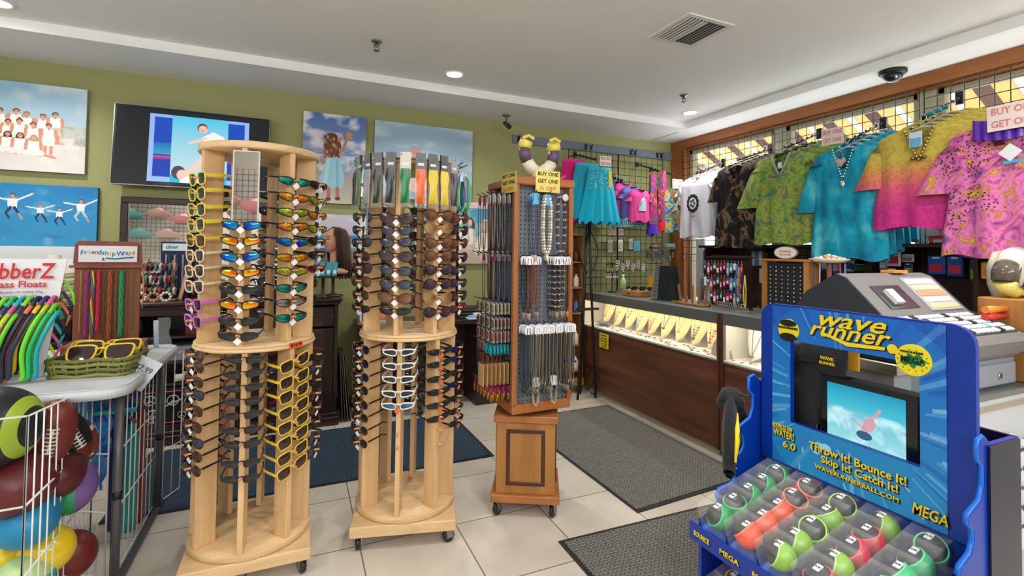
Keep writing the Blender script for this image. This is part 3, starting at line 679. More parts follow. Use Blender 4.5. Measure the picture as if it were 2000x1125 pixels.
# baby in blue-grey mist
a=Art(190,140,(150,180,200),(130,160,180)); a.noise((196,212,222),.8,3,6,3,.42); a.noise((104,134,150),.5,3,8,5,.5,.55,1)
a.ell(.40,.44,.066,.15,(196,150,140)); a.ell(.405,.45,.062,.14,(226,184,170)); a.ell(.40,.35,.058,.06,(190,150,136)); a.ell(.385,.43,.008,.010,(60,50,60)); a.ell(.43,.44,.008,.010,(60,50,60)); a.ell(.41,.50,.018,.014,(190,90,90)); a.ell(.405,.475,.008,.008,(210,160,146))
a.ell(.41,.72,.12,.18,(214,176,160))
canvas('canvas photo of a smiling baby against misty blue-grey water',a,(.630,2.632),(1.588,2.632),.72,edge=(40,52,64))
# sea picture behind the mannequin head
a=Art(120,110,(196,196,210),(216,196,206)); a.noise((236,226,232),.8,4,5,3,.45,0,.4); a.band(.42,.60,(90,150,190),(40,120,170)); a.band(.60,.68,(226,230,236)); a.band(.68,.86,(84,120,160),(110,134,160)); a.band(.86,1,(170,150,140),(150,130,120)); a.noise((196,206,220),.6,10,12,7,.5,.45,.85)
canvas('canvas photo of a pale blue seascape behind the mannequin head',a,(.14,1.738),(.66,1.738),.44,edge=(60,70,90))
# girl in white sitting by the sea
a=Art(190,180,(226,196,196),(226,196,196)); a.band(0,.10,(232,200,200),(206,196,206)); a.band(.10,.58,(64,146,176),(120,180,190)); a.noise((170,206,206),.6,5,12,2,.5,.1,.6); a.band(.58,1,(206,186,170),(196,176,160)); a.noise((226,216,206),.6,9,6,5,.5,.6,1)
for x,y,s,h in ((.885,.38,1,(206,160,104)),(.70,.33,.85,(90,60,44))):
    a.ell(x,y,.05*s,.095*s,h); a.ell(x+.045*s,y+.08*s,.025*s,.10*s,h); a.ell(x-.005,y+.01,.034*s,.066*s,(236,190,164)); a.ell(x-.018,y,.005,.005,(60,50,50)); a.ell(x+.008,y,.005,.005,(60,50,50)); a.line(x-.015,y+.035,x+.004,y+.036,.003,(200,90,90))
    a.poly([(x-.05*s,y+.12*s),(x+.05*s,y+.12*s),(x+.09*s,y+.40*s),(x-.12*s,y+.46*s),(x-.13*s,y+.36*s)],(240,236,232)); a.line(x-.045*s,y+.14*s,x-.02*s,y+.36*s,.014*s,(232,184,160)); a.line(x+.05*s,y+.14*s,x+.06*s,y+.42*s,.014*s,(232,184,160)); a.line(x,y+.44*s,x+.08,y+.5*s,.016,(226,176,150))
a.ell(.895,.29,.03,.018,(246,240,240))
canvas('canvas photo of a little girl in white sitting at the water',a,(1.02,1.918),(1.819,1.918),.616,edge=(170,170,170))
# ================================================================ television
t=thing('television','flat wall television showing a man lifting a baby over blue water','television',(-.763,YW,2.205),rot=(rad(-5),0,0)); t.location=(-.763,YW-.085,2.205)
w,h=1.05,.62
MB(srgb(16,18,20)).box(-w/2,w/2,-.02,.03,-h/2,h/2,bev=.004).build('casing','satin',t)
mb=MB(srgb(150,156,158)); mb.box(-w/2-.004,w/2+.004,-.024,-.012,h/2-.002,h/2+.004); mb.box(-w/2-.004,w/2+.004,-.024,-.012,-h/2-.004,-h/2+.002); mb.box(-w/2-.004,-w/2+.002,-.024,-.012,-h/2+.002,h/2-.002); mb.box(w/2-.002,w/2+.004,-.024,-.012,-h/2+.002,h/2-.002)
mb.build('bezel','metal',t)
a=Art(260,150,(14,22,30),(16,20,26)); a.band(0,1,(20,24,30),(22,22,26))
a.band(.06,.965,(140,170,226),(150,180,232),.205,.865); a.band(.10,.90,(14,70,180),(10,60,170),.235,.835); a.band(.62,.68,(190,80,130),(60,40,120),.235,.835); a.band(.44,.6,(12,100,170),(60,150,190),.235,.835)
a.band(.06,.965,(74,186,216),(196,216,220),.345,.72); a.band(.86,.965,(20,170,200),(20,180,205),.345,.72)
a.poly([(.55,.32),(.62,.24),(.69,.30),(.71,.36),(.62,.40),(.53,.37)],(246,226,220)); a.ell(.545,.20,.035,.065,(90,60,60)); a.ell(.548,.215,.030,.052,(240,180,160)); a.line(.57,.34,.46,.42,.010,(240,190,170)); a.ell(.535,.21,.004,.006,(40,30,40)); a.ell(.56,.21,.004,.006,(40,30,40)); a.line(.54,.24,.555,.243,.003,(200,60,60))
a.ell(.40,.83,.045,.09,(74,62,76)); a.ell(.425,.86,.035,.07,(240,190,176)); a.line(.46,.84,.58,.56,.020,(240,196,180)); a.poly([(.41,.93),(.48,.85),(.60,.80),(.70,.965),(.41,.965)],(250,250,252))
panel('screen',a,(-w/2+.012,-.0215,h/2-.014),(w-.024,0,0),(0,0,-h+.028),'screen',t)
MB(srgb(180,176,120)).box(-.26,.26,.03,.08,-.30,-.2).build('wall_bracket','matte',t)
tag(MB(srgb(20,20,20)).tube([(-.75,YW-.02,1.93),(-.745,YW-.012,1.88),(-.74,YW-.01,1.80)],.004,6).build('power_cable','matte'),'short black cable hanging below the wall television','cable')
# ================================================================ framed mirror with dark frame
t=thing('framed_mirror','dark wood framed mirror standing on the cabinet below the television','mirror',(-.62,YW-.045,1.03),rot=(0,0,0))
fw_=.62; hh=.78
mb=MB(); q=.05
mb.box(-fw_,fw_,-.02,.015,hh-q,hh,bev=.005); mb.box(-fw_,fw_,-.02,.015,0,q,bev=.005); mb.box(-fw_,-fw_+q,-.02,.015,q,hh-q,bev=.005); mb.box(fw_-q,fw_,-.02,.015,q,hh-q,bev=.005)
DW=wood('dark_mahogany',srgb(58,32,26),srgb(36,20,18),.35,0,9,.2); DWV=wood('dark_mahogany_upright',srgb(60,34,26),srgb(36,20,18),.35,2,9,.2)
mb.build('frame',DW,t); MB().box(-fw_+q-.004,fw_-q+.004,-.004,-.001,q-.004,hh-q+.004).build('mirror_glass','mirror',t)
# ================================================================ coat rail board and gridwall on the green wall
t=thing('hook_rail','long slate blue board with black hooks high on the green wall','hook rail',(3.13,YW,2.61))
MB(srgb(112,122,136)).box(-1.09,1.085,-.022,-.001,-.046,.048,bev=.003).build('board','matte',t)
for x in (-1.03,-.60,-.20,-.13,.42,.48,.81,.87):
    hk=MB(srgb(20,20,22)).box(x-.012,x+.012,-.027,-.022,-.03,.03).tube([(x,-.024,.01),(x,-.05,.005),(x,-.06,.02),(x,-.055,.034)],.004,6).tube([(x,-.024,-.01),(x,-.045,-.03),(x,-.055,-.02)],.004,6); hk.build('hook','satin',t)
def gridwall(label,loc,rz,w,h,step=.0762,mr=.0032):
    """wire grid hung flat; local x along it, faces -y"""
    t=thing('gridwall_panel',label,'gridwall',loc,rz)
    nx=max(1,round(w/step)); nz=max(1,round(h/step))
    mb=MB(srgb(22,22,24)); mb.tube([(0,0,0),(w,0,0),(w,0,h),(0,0,h)],mr*1.5,5,closed=True,caps=False)
    mb.build('outer_wire','satin',t)
    mb=MB(srgb(22,22,24))
    for i in range(1,nx): mb.tube([(w*i/nx,0,0),(w*i/nx,0,h)],mr,4,caps=False)
    for j in range(1,nz): mb.tube([(0,-.004,h*j/nz),(w,-.004,h*j/nz)],mr,4,caps=False)
    mb.build('wire_mesh','satin',t)
    return t
gridwall('black wire gridwall hanging from the slate blue hook rail',(2.69,YW-.06,1.0),0,.65,1.56)
gridwall('second black wire gridwall hanging beside the corner, right of the first',(3.35,YW-.06,1.0),0,.64,1.56)
# ================================================================ dark cabinet and desk along the green wall
YF=4.23
M['brass']=mat('aged_brass',srgb(150,120,70),.35,1)
t=thing('wood_buffet','long dark mahogany buffet cabinet with open shelves and one panelled door','cabinet',(-.95,YF,0))
x0,x1,D_=-1.45,1.27,YW-.015-YF
MB().box(x0-.03,x1+.03,-.03,D_,1.0,1.03,bev=.008).box(x0-.015,x1+.015,-.015,D_,.975,1.0,bev=.006).build('countertop',DW,t)
mb=MB(); mb.box(x0,x0+.03,0,D_,.12,.975); mb.box(x1-.03,x1,0,D_,.12,.975); mb.box(.42,.45,0,D_,.12,.975); mb.box(x0+.03,x1-.03,D_-.02,D_,.12,.975); mb.box(x0+.03,x1-.03,0,D_-.02,.12,.145)
mb.box(x0+.03,.42,0,.03,.93,.975); mb.build('carcass',DWV,t)
MB().box(x0-.02,x1+.02,-.02,D_,0,.07,bev=.006).box(x0-.01,x1+.01,-.01,D_,.07,.10,bev=.006).box(x0,x1,0,D_,.10,.12).build('plinth',DW,t)
for z in (.42,.58,.76): MB().box(x0+.03,.42,.02,D_-.02,z,z+.018).build('shelf',DW,t)
dr=MB().box(.46,x1-.035,-.018,0,.80,.96,bev=.006).build('drawer',DW,t)
MB().ball((.85,-.03,.88),.013).build('knob','brass',dr)
mb=MB(); a,b,c,d=.46,x1-.035,.15,.785; q=.07
mb.box(a,b,-.018,0,c,d,bev=.004); dd=mb.build('door',DWV,t)
mb=MB(); mb.box(a+q,b-q,-.026,-.018,c+q,c+q+.018,bev=.003); mb.box(a+q,b-q,-.026,-.018,d-q-.018,d-q,bev=.003); mb.box(a+q,a+q+.018,-.026,-.018,c+q+.018,d-q-.018,bev=.003); mb.box(b-q-.018,b-q,-.026,-.018,c+q+.018,d-q-.018,bev=.003); mb.build('door_moulding',DWV,dd)
MB().ball((a+.04,-.03,.5),.013).build('knob','brass',dd)
bx=-.95
def onb(x): return x   # helper kept in world x
# things on the open shelves
def W(x,y,z): return (x,y,z)
tag(MB(srgb(128,134,146)).box(-.235,.02,0,.22,0,.10,bev=.004).build('storage_box','matte',loc=(-.72,YF+.03,.598)),'flat blue-grey box on the open shelf of the dark buffet','box')
t=thing('peace_sign_box','black fabric storage box with white peace signs and pink piping on the lowest shelf','box',(-.78,YF+.02,.145))
MB(srgb(14,14,18)).box(-.20,.16,0,.3,0,.255,bev=.01).build('box_body','fabric',t)
mb=MB(srgb(214,60,130)); mb.tube([(-.2,-.003,.012),(.16,-.003,.012),(.16,-.003,.235),(-.2,-.003,.235)],.004,5,closed=True,caps=False); mb.build('pink_piping','matte',t)
for x,z,r in ((-.135,.065,.045),(-.02,.17,.036),(.085,.155,.034),(.035,.06,.024),(.125,.06,.04),(-.16,.18,.034)):
    p=MB(srgb(200,205,205)); p.tube([(x+r*cos(k*pi/10),-.004,z+r*sin(k*pi/10)) for k in range(20)],r*.09,4,closed=True,caps=False)
    for a_ in (90,-90,-40,-140): p.tube([(x,-.004,z),(x+r*cos(rad(a_)),-.004,z+r*sin(rad(a_)))],r*.08,4)
    p.build('peace_sign','matte',t)
tag(MB(srgb(206,206,198)).cyl((0,0,.03),(.13,.03,.035),.028,.024,14).build('paper_roll','matte',loc=(-.80,YF+.04,.438)),'white paper roll lying on the middle shelf of the buffet','roll')
tag(MB(srgb(34,36,42)).box(0,.26,0,.2,0,.05,bev=.008).box(.12,.22,-.002,.0,.012,.028,(.4,.42,.45)).build('black_tray','satin',loc=(-.66,YF+.05,.438)),'black tray with a grey label on the middle buffet shelf','tray')
tag(MB(srgb(120,50,40)).box(0,.16,0,.12,0,.05).box(.01,.15,.01,.11,.05,.09,srgb(70,60,60)).build('folded_cloth','fabric',loc=(-.75,YF+.08,.778)),'dark red folded cloth on the upper buffet shelf','cloth')
for i in range(5):
    tag(MB(srgb(22,30,26)).lathe([(.0,0),(.036,0),(.038,.02),(.038,.12),(.02,.15),(.014,.17),(0,.17)],14).build('dark_jar','gloss',loc=(-1.38+i*.085,YF+.09,.778)),'dark glass jar on the upper buffet shelf, %s from the left'%NTH[i],'jar','dark jars on the upper buffet shelf')
# leaning frames and desk
for i in range(4):
    tag(MB([srgb(120,104,90),srgb(96,84,74),srgb(140,126,108),srgb(90,80,72)][i]).box(0,.006,0,.34,0,.56,bev=.002).build('leaning_frame','matte',loc=(1.30-.95+.02+i*.022,4.26,0),rot=(0,rad(-3-i),0)),'flat panel standing on edge between buffet and desk, %s from the left'%NTH[i],'board','panels leaning in the gap')
t=thing('writing_desk','dark wood desk with an open kneehole against the green wall','desk',(1.12,4.27,0))
MB().box(-.64,.70,-.03,.365,.76,.80,bev=.006).build('desktop',DW,t)
MB().box(-.60,-.56,0,.36,0,.76).build('side_panel',DWV,t); MB().box(.42,.66,0,.36,0,.76,bev=.004).build('pedestal',DWV,t); MB().box(-.56,.42,.34,.36,.1,.76).build('back_panel',DWV,t)
for i in range(11):
    c=[(230,232,236),(60,110,180),(40,90,160),(200,210,220),(30,60,120),(240,240,240),(110,150,190),(220,220,210),(40,44,60),(190,200,210),(70,130,190)][i]
    tag(MB(srgb(c)).box(0,.011,0,.2,0,.26-.01*(i%3)).box(.0015,.0095,-.001,0,.02,.2,srgb(60,60,66) if i%2 else srgb(240,240,240)).build('magazine','matte',loc=(.50+i*.014,4.30,.80),rot=(0,rad(1.5),0)),['white','blue','mid blue','grey','navy','white','steel blue','cream','dark','pale blue','bright blue'][i]+' upright magazine, %s from the left in the desk row'%NTH[i],'magazine','row of magazines on the desk')
tag(MB(srgb(206,120,90)).lathe([(0,0),(.03,0),(.032,.05),(.02,.08),(.012,.1),(0,.1)],14).build('small_bottle','gloss',loc=(.69,4.31,.80)),'small salmon bottle at the end of the magazine row','bottle')
tag(MB(srgb(206,70,60)).box(-.12,.12,-.08,.08,0,.012).box(-.1,.12,-.07,.08,.012,.02,srgb(120,190,210)).build('folded_leaflet','matte',loc=(.60,4.29,.801)),'red and blue leaflet lying on the desk edge','leaflet')
for i in range(3):
    tag(MB(srgb(24,26,30)).box(-.17,.17,-.12,.12,0,.03,bev=.004).box(-.17,.17,-.121,-.12,.013,.017,srgb(120,122,126)).build('binder','satin',loc=(1.56,4.45,.80+.031*i),rot=(0,0,rad(2*i))),['black binder at the bottom of the stack on the desk','black binder in the middle of the stack on the desk','black binder on top of the stack on the desk'][i],'binder')
tag(MB(srgb(226,232,240)).box(-.13,.13,-.06,.06,0,.012).box(-.11,.1,-.05,.05,.012,.03,srgb(150,180,214)).box(-.06,.04,-.04,.05,.03,.05,srgb(236,238,240)).build('paper_pile','matte',loc=(1.58,4.30,.80)),'pile of blue and white papers on the right end of the desk','papers')
t=thing('office_chair','black office chair pushed under the desk','chair',(.95,4.36,0))
MB(srgb(20,20,22)).box(-.2,.2,-.2,.14,.40,.45,bev=.02).build('seat','fabric',t); MB(srgb(20,20,22)).cyl((0,-.02,.08),(0,-.02,.40),.022).build('post','satin',t)
for k in range(5):
    a_=2*pi*k/5; q=Vector((cos(a_)*.19,sin(a_)*.15-.02,.06)); l=MB(srgb(24,24,26)).tube([(0,-.02,.09),q],.014,6).build('leg','satin',t); MB(srgb(24,24,26)).ball((q.x,q.y,.026),.026,10).build('caster','satin',l)
# mannequin head
t=thing('mannequin_head','mannequin head with long brown hair turned to the left above the buffet','mannequin',(.285,4.40,1.03),rad(28))
MB(srgb(60,48,42)).lathe([(.085,0),(.085,.012),(.03,.02),(.014,.03),(.014,.17),(.03,.175),(0,.175)],20).build('stand','satin',t)
sk=srgb(206,150,120)
T=Matrix.Translation((.0,0,.47))@Matrix.Rotation(rad(-6),4,'Z')
mb=MB(sk,T)
def headf(u,v):
    a=-pi/2+pi*u; b=2*pi*v; d=Vector((cos(a)*cos(b),cos(a)*sin(b),sin(a)))
    x,y,z=d.x*.088,d.y*.066,d.z*.108
    if d.x<0:  # face looks to -x
        x*=.95-.14*max(0,-d.z)
        w=max(0,1-abs(y)/.022)
        x-=.020*w*math.exp(-((z+.012)/.020)**2)+.007*w*math.exp(-((z+.050)/.008)**2)+.006*w*math.exp(-((z+.064)/.007)**2)+.008*w*math.exp(-((z+.088)/.012)**2)
        x+=.010*math.exp(-((z-.016)/.012)**2)*math.exp(-((abs(y)-.030)/.016)**2)
        x-=.004*math.exp(-((z-.034)/.012)**2)
    if d.z<0: x+= -.012*(-d.z) ; y*=1-.25*(-d.z)**2
    return (x,y,z)
def hc(u,v):
    x,y,z=headf(u,v)
    if x<-.05 and abs(z+.052)<.009 and abs(y)<.02: return srgb(176,76,72)
    if x<-.05 and abs(z-.012)<.006 and .016<abs(y)<.044: return srgb(50,34,30)
    if x<-.05 and abs(z-.033)<.004 and .014<abs(y)<.046: return srgb(70,44,34)
    return sk
mb.surf(headf,44,56,cfn=hc); mb.build('head','satin',t)
MB(sk).tube([(.012,0,.39),(.02,0,.31),(.02,0,.26)],[.042,.046,.060],14).lathe([(.0,.185),(.10,.19),(.11,.21),(.075,.25),(.05,.27),(0,.272)],20,c=(.02,0,0)).build('neck','satin',t)
MB(srgb(230,225,220)).ball((.012,-.068,.455),.007,8).build('earring','gloss',t)
hb=srgb(52,32,26); hb2=srgb(84,54,40); mb=MB(hb)
r_=random.Random(3)
for k in range(150):
    a_=r_.uniform(-2.05,2.05); ca,sa=cos(a_),sin(a_); ln_=.19+.12*r_.random(); top=r_.uniform(.1,1)
    p0=(.01+.05*ca*top-.01,.05*sa*top,.47+.118-.03*top); p1=(.025+.095*ca,.082*sa,.47+.03)
    p2=(.035+.10*ca,.088*sa,.47-.08); p3=(.045+.105*ca+r_.uniform(-.01,.02),.08*sa,.47-.10-ln_*.75)
    mb.tube([p0,((p0[0]+p1[0])/2+.014*ca,(p0[1]+p1[1])/2+.014*sa,(p0[2]+p1[2])/2+.02),p1,p2,p3],[.008,.014,.015,.014,.005],5,hb if k%3 else hb2)
mb.ball((.03,0,.49),.098,18,hb,(.92,.82,1.0)); mb.build('hair','fabric',t)
# teal packets on a small stand in front of the head
t=thing('packet_stand','small dark shelf stand holding teal packets below the mannequin head','stand',(.20,4.29,1.03))
MB(srgb(40,32,28)).lathe([(.06,0),(.06,.012),(.012,.02),(.012,.16),(0,.16)],16).box(-.12,.12,-.035,.035,.16,.175).build('stand','satin',t)
for i in range(5):
    tag(MB(srgb(50,176,196)).box(-.019,.019,-.008,.008,0,.115,bev=.003).box(-.012,.012,-.0095,-.008,.02,.05,srgb(226,240,244)).build('teal_packet','gloss',loc=(.10+i*.046,4.285,1.206),rot=(0,rad(-3+2*i),rad(-8+4*i))),'small teal packet below the mannequin head, %s from the left'%NTH[i],'packet','teal packets in front of the mannequin head')
# bracelet towers and cuffs on the buffet
def bracelet_tower(x,y,z,r,h,cols,label,n=9):
    t=thing('bracelet_tower',label,'bracelet display',(x,y,z))
    MB(srgb(206,200,196)).lathe([(r,0),(r,h),(r*.8,h+.004),(0,h+.004)],22).build('display_tube','matte',t)
    for k in range(n):
        c=srgb(cols[k%len(cols)]); zz=.02+k*(h*.7/n)
        MB(c).tube([((r+.004)*cos(2*pi*q/18),(r+.004)*sin(2*pi*q/18),zz+.003*sin(q*1.3+k)) for q in range(18)],.0045,5,closed=True,caps=False).build('bracelet','matte',t)
bracelet_tower(-1.43,4.33,1.03,.038,.30,[(196,180,60),(120,80,50),(214,196,90),(160,110,60)],'grey display tube stacked with yellow and brown bracelets on the buffet')
bracelet_tower(-1.31,4.34,1.03,.045,.29,[(150,206,170),(30,30,34),(120,50,60),(206,206,200),(40,40,44)],'white display tube stacked with pale and dark bracelets on the buffet')
bracelet_tower(-1.56,4.42,1.03,.04,.33,[(40,40,44),(206,200,190),(90,60,50)],'display tube with black and cream bracelets half hidden by the cord stand')
tag(MB(srgb(40,120,150)).box(-.13,.13,0,.02,0,.10).box(-.12,.12,-.002,0,.01,.09,srgb(60,160,186)).box(-.05,.08,-.003,-.002,.03,.07,srgb(176,196,80)).build('picture_block','matte',loc=(-1.72,4.38,1.30)),'small teal block with a turtle picture on top of the display','ornament').location=(-1.76,4.36,1.03)
for i in range(7):
    z=1.06+i*.0; 
t=thing('bracelet_bar','wooden T-bar crowded with beaded bracelets on the buffet under the mirror','bracelet display',(-.98,4.36,1.03))
MB(srgb(150,110,76)).box(-.16,.16,-.05,.05,0,.012,bev=.003).cyl((-.13,0,.01),(-.13,0,.3),.007).cyl((.13,0,.01),(.13,0,.3),.007).build('base','matte',t)
for j,z in enumerate((.08,.17,.26)):
    MB(srgb(150,110,76)).cyl((-.16,0,z),(.16,0,z),.011).build('bar','matte',t)
    for k in range(11):
        c=srgb([(150,60,60),(70,120,120),(200,196,190),(60,60,64),(190,150,120),(120,50,70),(90,130,140)][(k*3+j)%7]); x=-.145+k*.029
        MB(c).tube([(x,.026*cos(2*pi*q/10),z-.012+.026*sin(2*pi*q/10)) for q in range(10)],.008,5,closed=True,caps=False).build('bracelet','satin',t)
for i in range(3):
    o=MB(srgb(220,206,190)); 
    for q in range(9): o.ball((.03*cos(2*pi*q/9),0,.034+.03*sin(2*pi*q/9)),.0115,7,srgb([(226,214,196),(190,140,110),(226,214,196)][i]))
    tag(o.build('bead_cuff','satin',loc=(-1.02+i*.075,4.275,1.03)),['left cream','middle tan','right cream'][i]+' bead bracelet standing on the buffet edge','bracelet','bead bracelets on the buffet edge')
t=thing('keychain_rack','small navy rack of dark cords with a white header in front of the mirror','display rack',(-.86,4.47,1.03))
MB(srgb(30,36,84)).box(-.09,.09,0,.02,0,.44,bev=.003).build('back_board','matte',t)
MB(srgb(226,230,236)).box(-.08,.08,-.004,0,.37,.425).build('header_card','matte',t)
text('lettering','silver',.04,(-.02,-.0055,.398),(1,0,0),(0,0,1),solid('tealink',20,150,160),parent=t,width=.08); 
for k in range(9): MB(srgb([(36,40,60),(150,156,170),(60,64,80)][k%3])).box(-.078+k*.018,-.066+k*.018,-.01,-.002,.05,.34).build('hanging_cord','matte',t)
tag(MB(srgb(206,160,120)).box(-.012,.012,-.006,.006,0,.32).build('wooden_prop','matte',loc=(-.80,4.36,1.035),rot=(0,rad(12),0)),'pale wooden stick leaning beside the bracelet bar','stick')
# ================================================================ hats on the far wall, seen in the mirror
gridwall('black wire gridwall on the shop front wall, seen only in the mirror',(-3.1,-2.42,.9),0,1.3,1.6)
def hat(x,z,c,b,label):
    t=thing('sun_hat',label,'hat',(x,-2.30,z),rot=(rad(24),0,0))
    MB(srgb(c)).lathe([(.19,-.02),(.2,-.015),(.15,.0),(.085,.01),(.078,.07),(.05,.1),(0,.105)],28).build('straw_crown','fabric',t)
    MB(srgb(b)).lathe([(.0865,.012),(.088,.02),(.084,.045),(.082,.045)],28).build('hat_band','fabric',t)
for k,(x,z,c,b,l) in enumerate([(-2.95,2.32,(120,190,190),(190,160,110),'teal sun hat, upper left in the mirror'),(-2.5,2.35,(226,176,170),(206,120,120),'pink sun hat, upper middle in the mirror'),(-2.1,2.25,(226,150,160),(226,226,226),'rose sun hat, upper right in the mirror'),(-2.8,1.95,(130,196,200),(226,210,180),'pale teal sun hat, lower left in the mirror'),(-2.35,1.95,(230,190,186),(206,150,140),'salmon sun hat, lower middle in the mirror')]): hat(x,z-.27,c,b,l)
# ================================================================ white folding table
t=thing('folding_table','white plastic folding table with rounded corners and dark grey legs','table',(-1.35,2.86,0))
def rrect(x0,x1,y0,y1,r,n=7):
    o=[]
    for cx,cy,a0 in ((x1-r,y1-r,0),(x0+r,y1-r,90),(x0+r,y0+r,180),(x1-r,y0+r,270)):
        o+=[(cx+r*cos(rad(a0+90*k/n)),cy+r*sin(rad(a0+90*k/n))) for k in range(n+1)]
    return o
M['tableplastic']=mat('table_plastic',srgb(196,200,204),.45)
R0=rrect(-.85,.745,-.47,.51,.10); R1=rrect(-.845,.74,-.465,.505,.095)
MB().prism(R0,.828,.866,smooth=True).prism(R1,.866,.871,smooth=True).build('table_top','tableplastic',t)
M['legpaint']=mat('grey_leg_paint',srgb(86,86,90),.4,.3)
for sx in (.69,-.78):
    for yy in (-.34,.34): 
        MB().cyl((sx,yy,.02),(sx,yy,.828),.017,n=14).build('leg','legpaint',t)
        MB(srgb(20,20,22)).cyl((sx,yy,.385),(sx,yy,.415),.0195,n=14).build('leg_collar','satin',t)
    MB().tube([(sx,-.42,.018),(sx,-.36,.016),(sx,.36,.016),(sx,.42,.018)],.017,10).build('foot_bar','legpaint',t)
    for yy in (-.05,.05): MB().tube([(sx,yy*2,.62),(sx-.22*(1 if sx>0 else -1),yy,.825)],.008,6).build('brace','legpaint',t)
# ================================================================ white wire playpen around the balls
t=thing('wire_playpen','white wire panel pen holding the sport balls under the white table','pen',(-1.1,2.6,0))
def wpanel(p,q,zp,zq,n,nm='wire_panel'):
    o_=Vector((-1.1,2.6,0)); p=Vector((*p,0))-o_; q=Vector((*q,0))-o_; mb=MB(srgb(226,226,222)); Z=Vector((0,0,1))
    for a_,b_ in zip(zp,zq): mb.tube([p+Z*a_,q+Z*b_],.0032,6)
    for k in range(n+1):
        v=p.lerp(q,k/n); t_=k/n; mb.tube([v+Z*(zp[0]*(1-t_)+zq[0]*t_),v+Z*(zp[-1]*(1-t_)+zq[-1]*t_)],.0024 if 0<k<n else .0035,6)
    mb.build(nm,'satin',t)
ZA=(.02,.20,.45,.66,.924); ZB=(.02,.10,.25,.50,.76); ZC_=(.02,.29,.537,.815)
wpanel((-1.6,1.84),(-.716,1.90),ZA,ZA,11); wpanel((-.716,1.90),(-.87,2.95),ZA,ZB,12); wpanel((-.90,2.72),(-.72,2.62),ZC_,ZC_,5); wpanel((-.69,2.60),(-.685,3.22),ZC_,ZC_,9); wpanel((-.685,3.22),(-.60,3.42),ZC_,ZC_,3); wpanel((-.87,2.95),(-1.5,3.25),ZC_,ZC_,9)
# balls (local y is the long axis for footballs)
def put(label,px,py,dist,cat='ball',nm='ball',rot=(0,0,0)):
    d=_ray(px,py); p=Vector((0,0,EYE))+d*dist; return thing(nm,label,cat,p,rot=rot)
def pts_grid(t,r,fn,nm,mt='satin',sq=(1,1,1),n=36):
    r*=.8; return MB().ball((0,0,0),r,n,sq=sq,fn=fn).build(nm,mt,t)
# ray distance is depth along the view
t=put('black basketball with lime green seams at the left edge of the photo',-16,836,1.624,nm='basketball',rot=(rad(6),0,rad(-12)))
R_=.134; pr_=[(R_*cos(-pi/2+pi*q/30) if 0<q<30 else 0,R_*sin(-pi/2+pi*q/30)) for q in range(31)]
MB(T=Matrix.Rotation(rad(90),4,'Y')).lathe(pr_,44,colors=[srgb(150,176,50) if q in (5,6,23,24,22) else srgb(30,32,36) for q in range(30)]).build('ball_skin','satin',t)
text('lettering','Football',.045,(.02,-.1365,.0),(0,0,1),(-1,0,0),solid('dimblack',12,12,14),parent=t)
def football(label,px,py,dist,rot,c=(112,42,38),lace=True,L=.165,R=.092,extra=None):
    t=put(label,px,py,dist,nm='football',rot=rot); L*=.8; R*=.8
    prof=[(R*cos(pi*(k/14-.5))**.85 if 0<k<14 else 0, L*sin(pi*(k/14-.5))) for k in range(15)]
    MB(srgb(c)).lathe(prof,28,colors=[extra(i) if extra else srgb(c) for i in range(14)]).build('ball_skin','satin',t)
    if lace:
        mb=MB(srgb(230,228,222)); 
        mb.tube([(0,-R*cos(z*6.0)-.002,z) for z in (-.05,-.025,0,.025,.05)],.004,5)
        for k in range(8): z=-.05+k*.0143; y=-R*cos(z*6.0)-.001; mb.tube([(-.017,y+.003,z),(0,y-.004,z),(.017,y+.003,z)],.0032,5)
        mb.build('laces','matte',t)
    return t
football('brown football with white laces standing beside the basketball',98,850,1.800,(rad(8),rad(10),rad(20)))
f2=football('brown and black textured football with white laces leaning behind the first football',128,850,1.936,(rad(-6),rad(-24),rad(45)),extra=lambda i: srgb(30,28,30) if 4<i<9 else srgb(106,40,34))
football('small brown football with a white stripe by the pen wires',158,860,2.000,(rad(10),rad(-16),rad(30)),L=.12,R=.07,extra=lambda i: srgb(226,222,216) if i in (9,) else srgb(120,52,38))
football('dark red leather ball low on the left under the basketball',35,945,1.696,(rad(70),rad(60),0),c=(96,36,38),lace=False,L=.175,R=.135)
football('dark red football resting on the right, under the green ball',120,925,1.880,(rad(80),rad(70),0),c=(88,32,34),lace=False,L=.17,R=.10)
football('turquoise football with a yellow lightning bolt in the middle of the pile',50,1010,1.744,(rad(74),rad(62),rad(10)),c=(28,130,176),lace=False,L=.22,R=.12)
t=put('pink and orange spiky rubber ball high in the pen',68,795,1.880,nm='spiky_ball'); pts_grid(t,.062,lambda d: srgb(236,110,40) if d.x>0 else srgb(230,70,130),'ball_skin',n=22)
mb=MB(srgb(240,130,60))
for k in range(90):
    z=1-2*(k+.5)/90; a_=k*2.39996; q=math.sqrt(1-z*z); d=Vector((q*cos(a_),q*sin(a_),z)); mb.cyl(d*.048,d*.060,.0035,.0012,5)
mb.build('spikes','satin',t)
t=put('shiny green and purple ball behind the turquoise football',130,950,1.904); pts_grid(t,.125,lambda d: srgb(30,150,100) if d.x<.45 else srgb(110,80,140),'ball_skin','gloss',(1,.8,1.1))
t=put('yellow ball low in the pen',92,1075,1.800); pts_grid(t,.105,lambda d: srgb(226,196,30),'ball_skin','gloss')
t=put('dark grey ball beside the yellow ball',45,1085,1.920); pts_grid(t,.09,lambda d: srgb(50,48,52),'ball_skin')
t=put('dark red playground ball behind the yellow ball',135,1085,1.960); pts_grid(t,.115,lambda d: srgb(110,36,34),'ball_skin')
t=put('yellow and purple ball at the lower left corner of the photo',4,1092,1.760); pts_grid(t,.075,lambda d: srgb(226,196,40) if d.z>0 else srgb(110,80,150),'ball_skin')
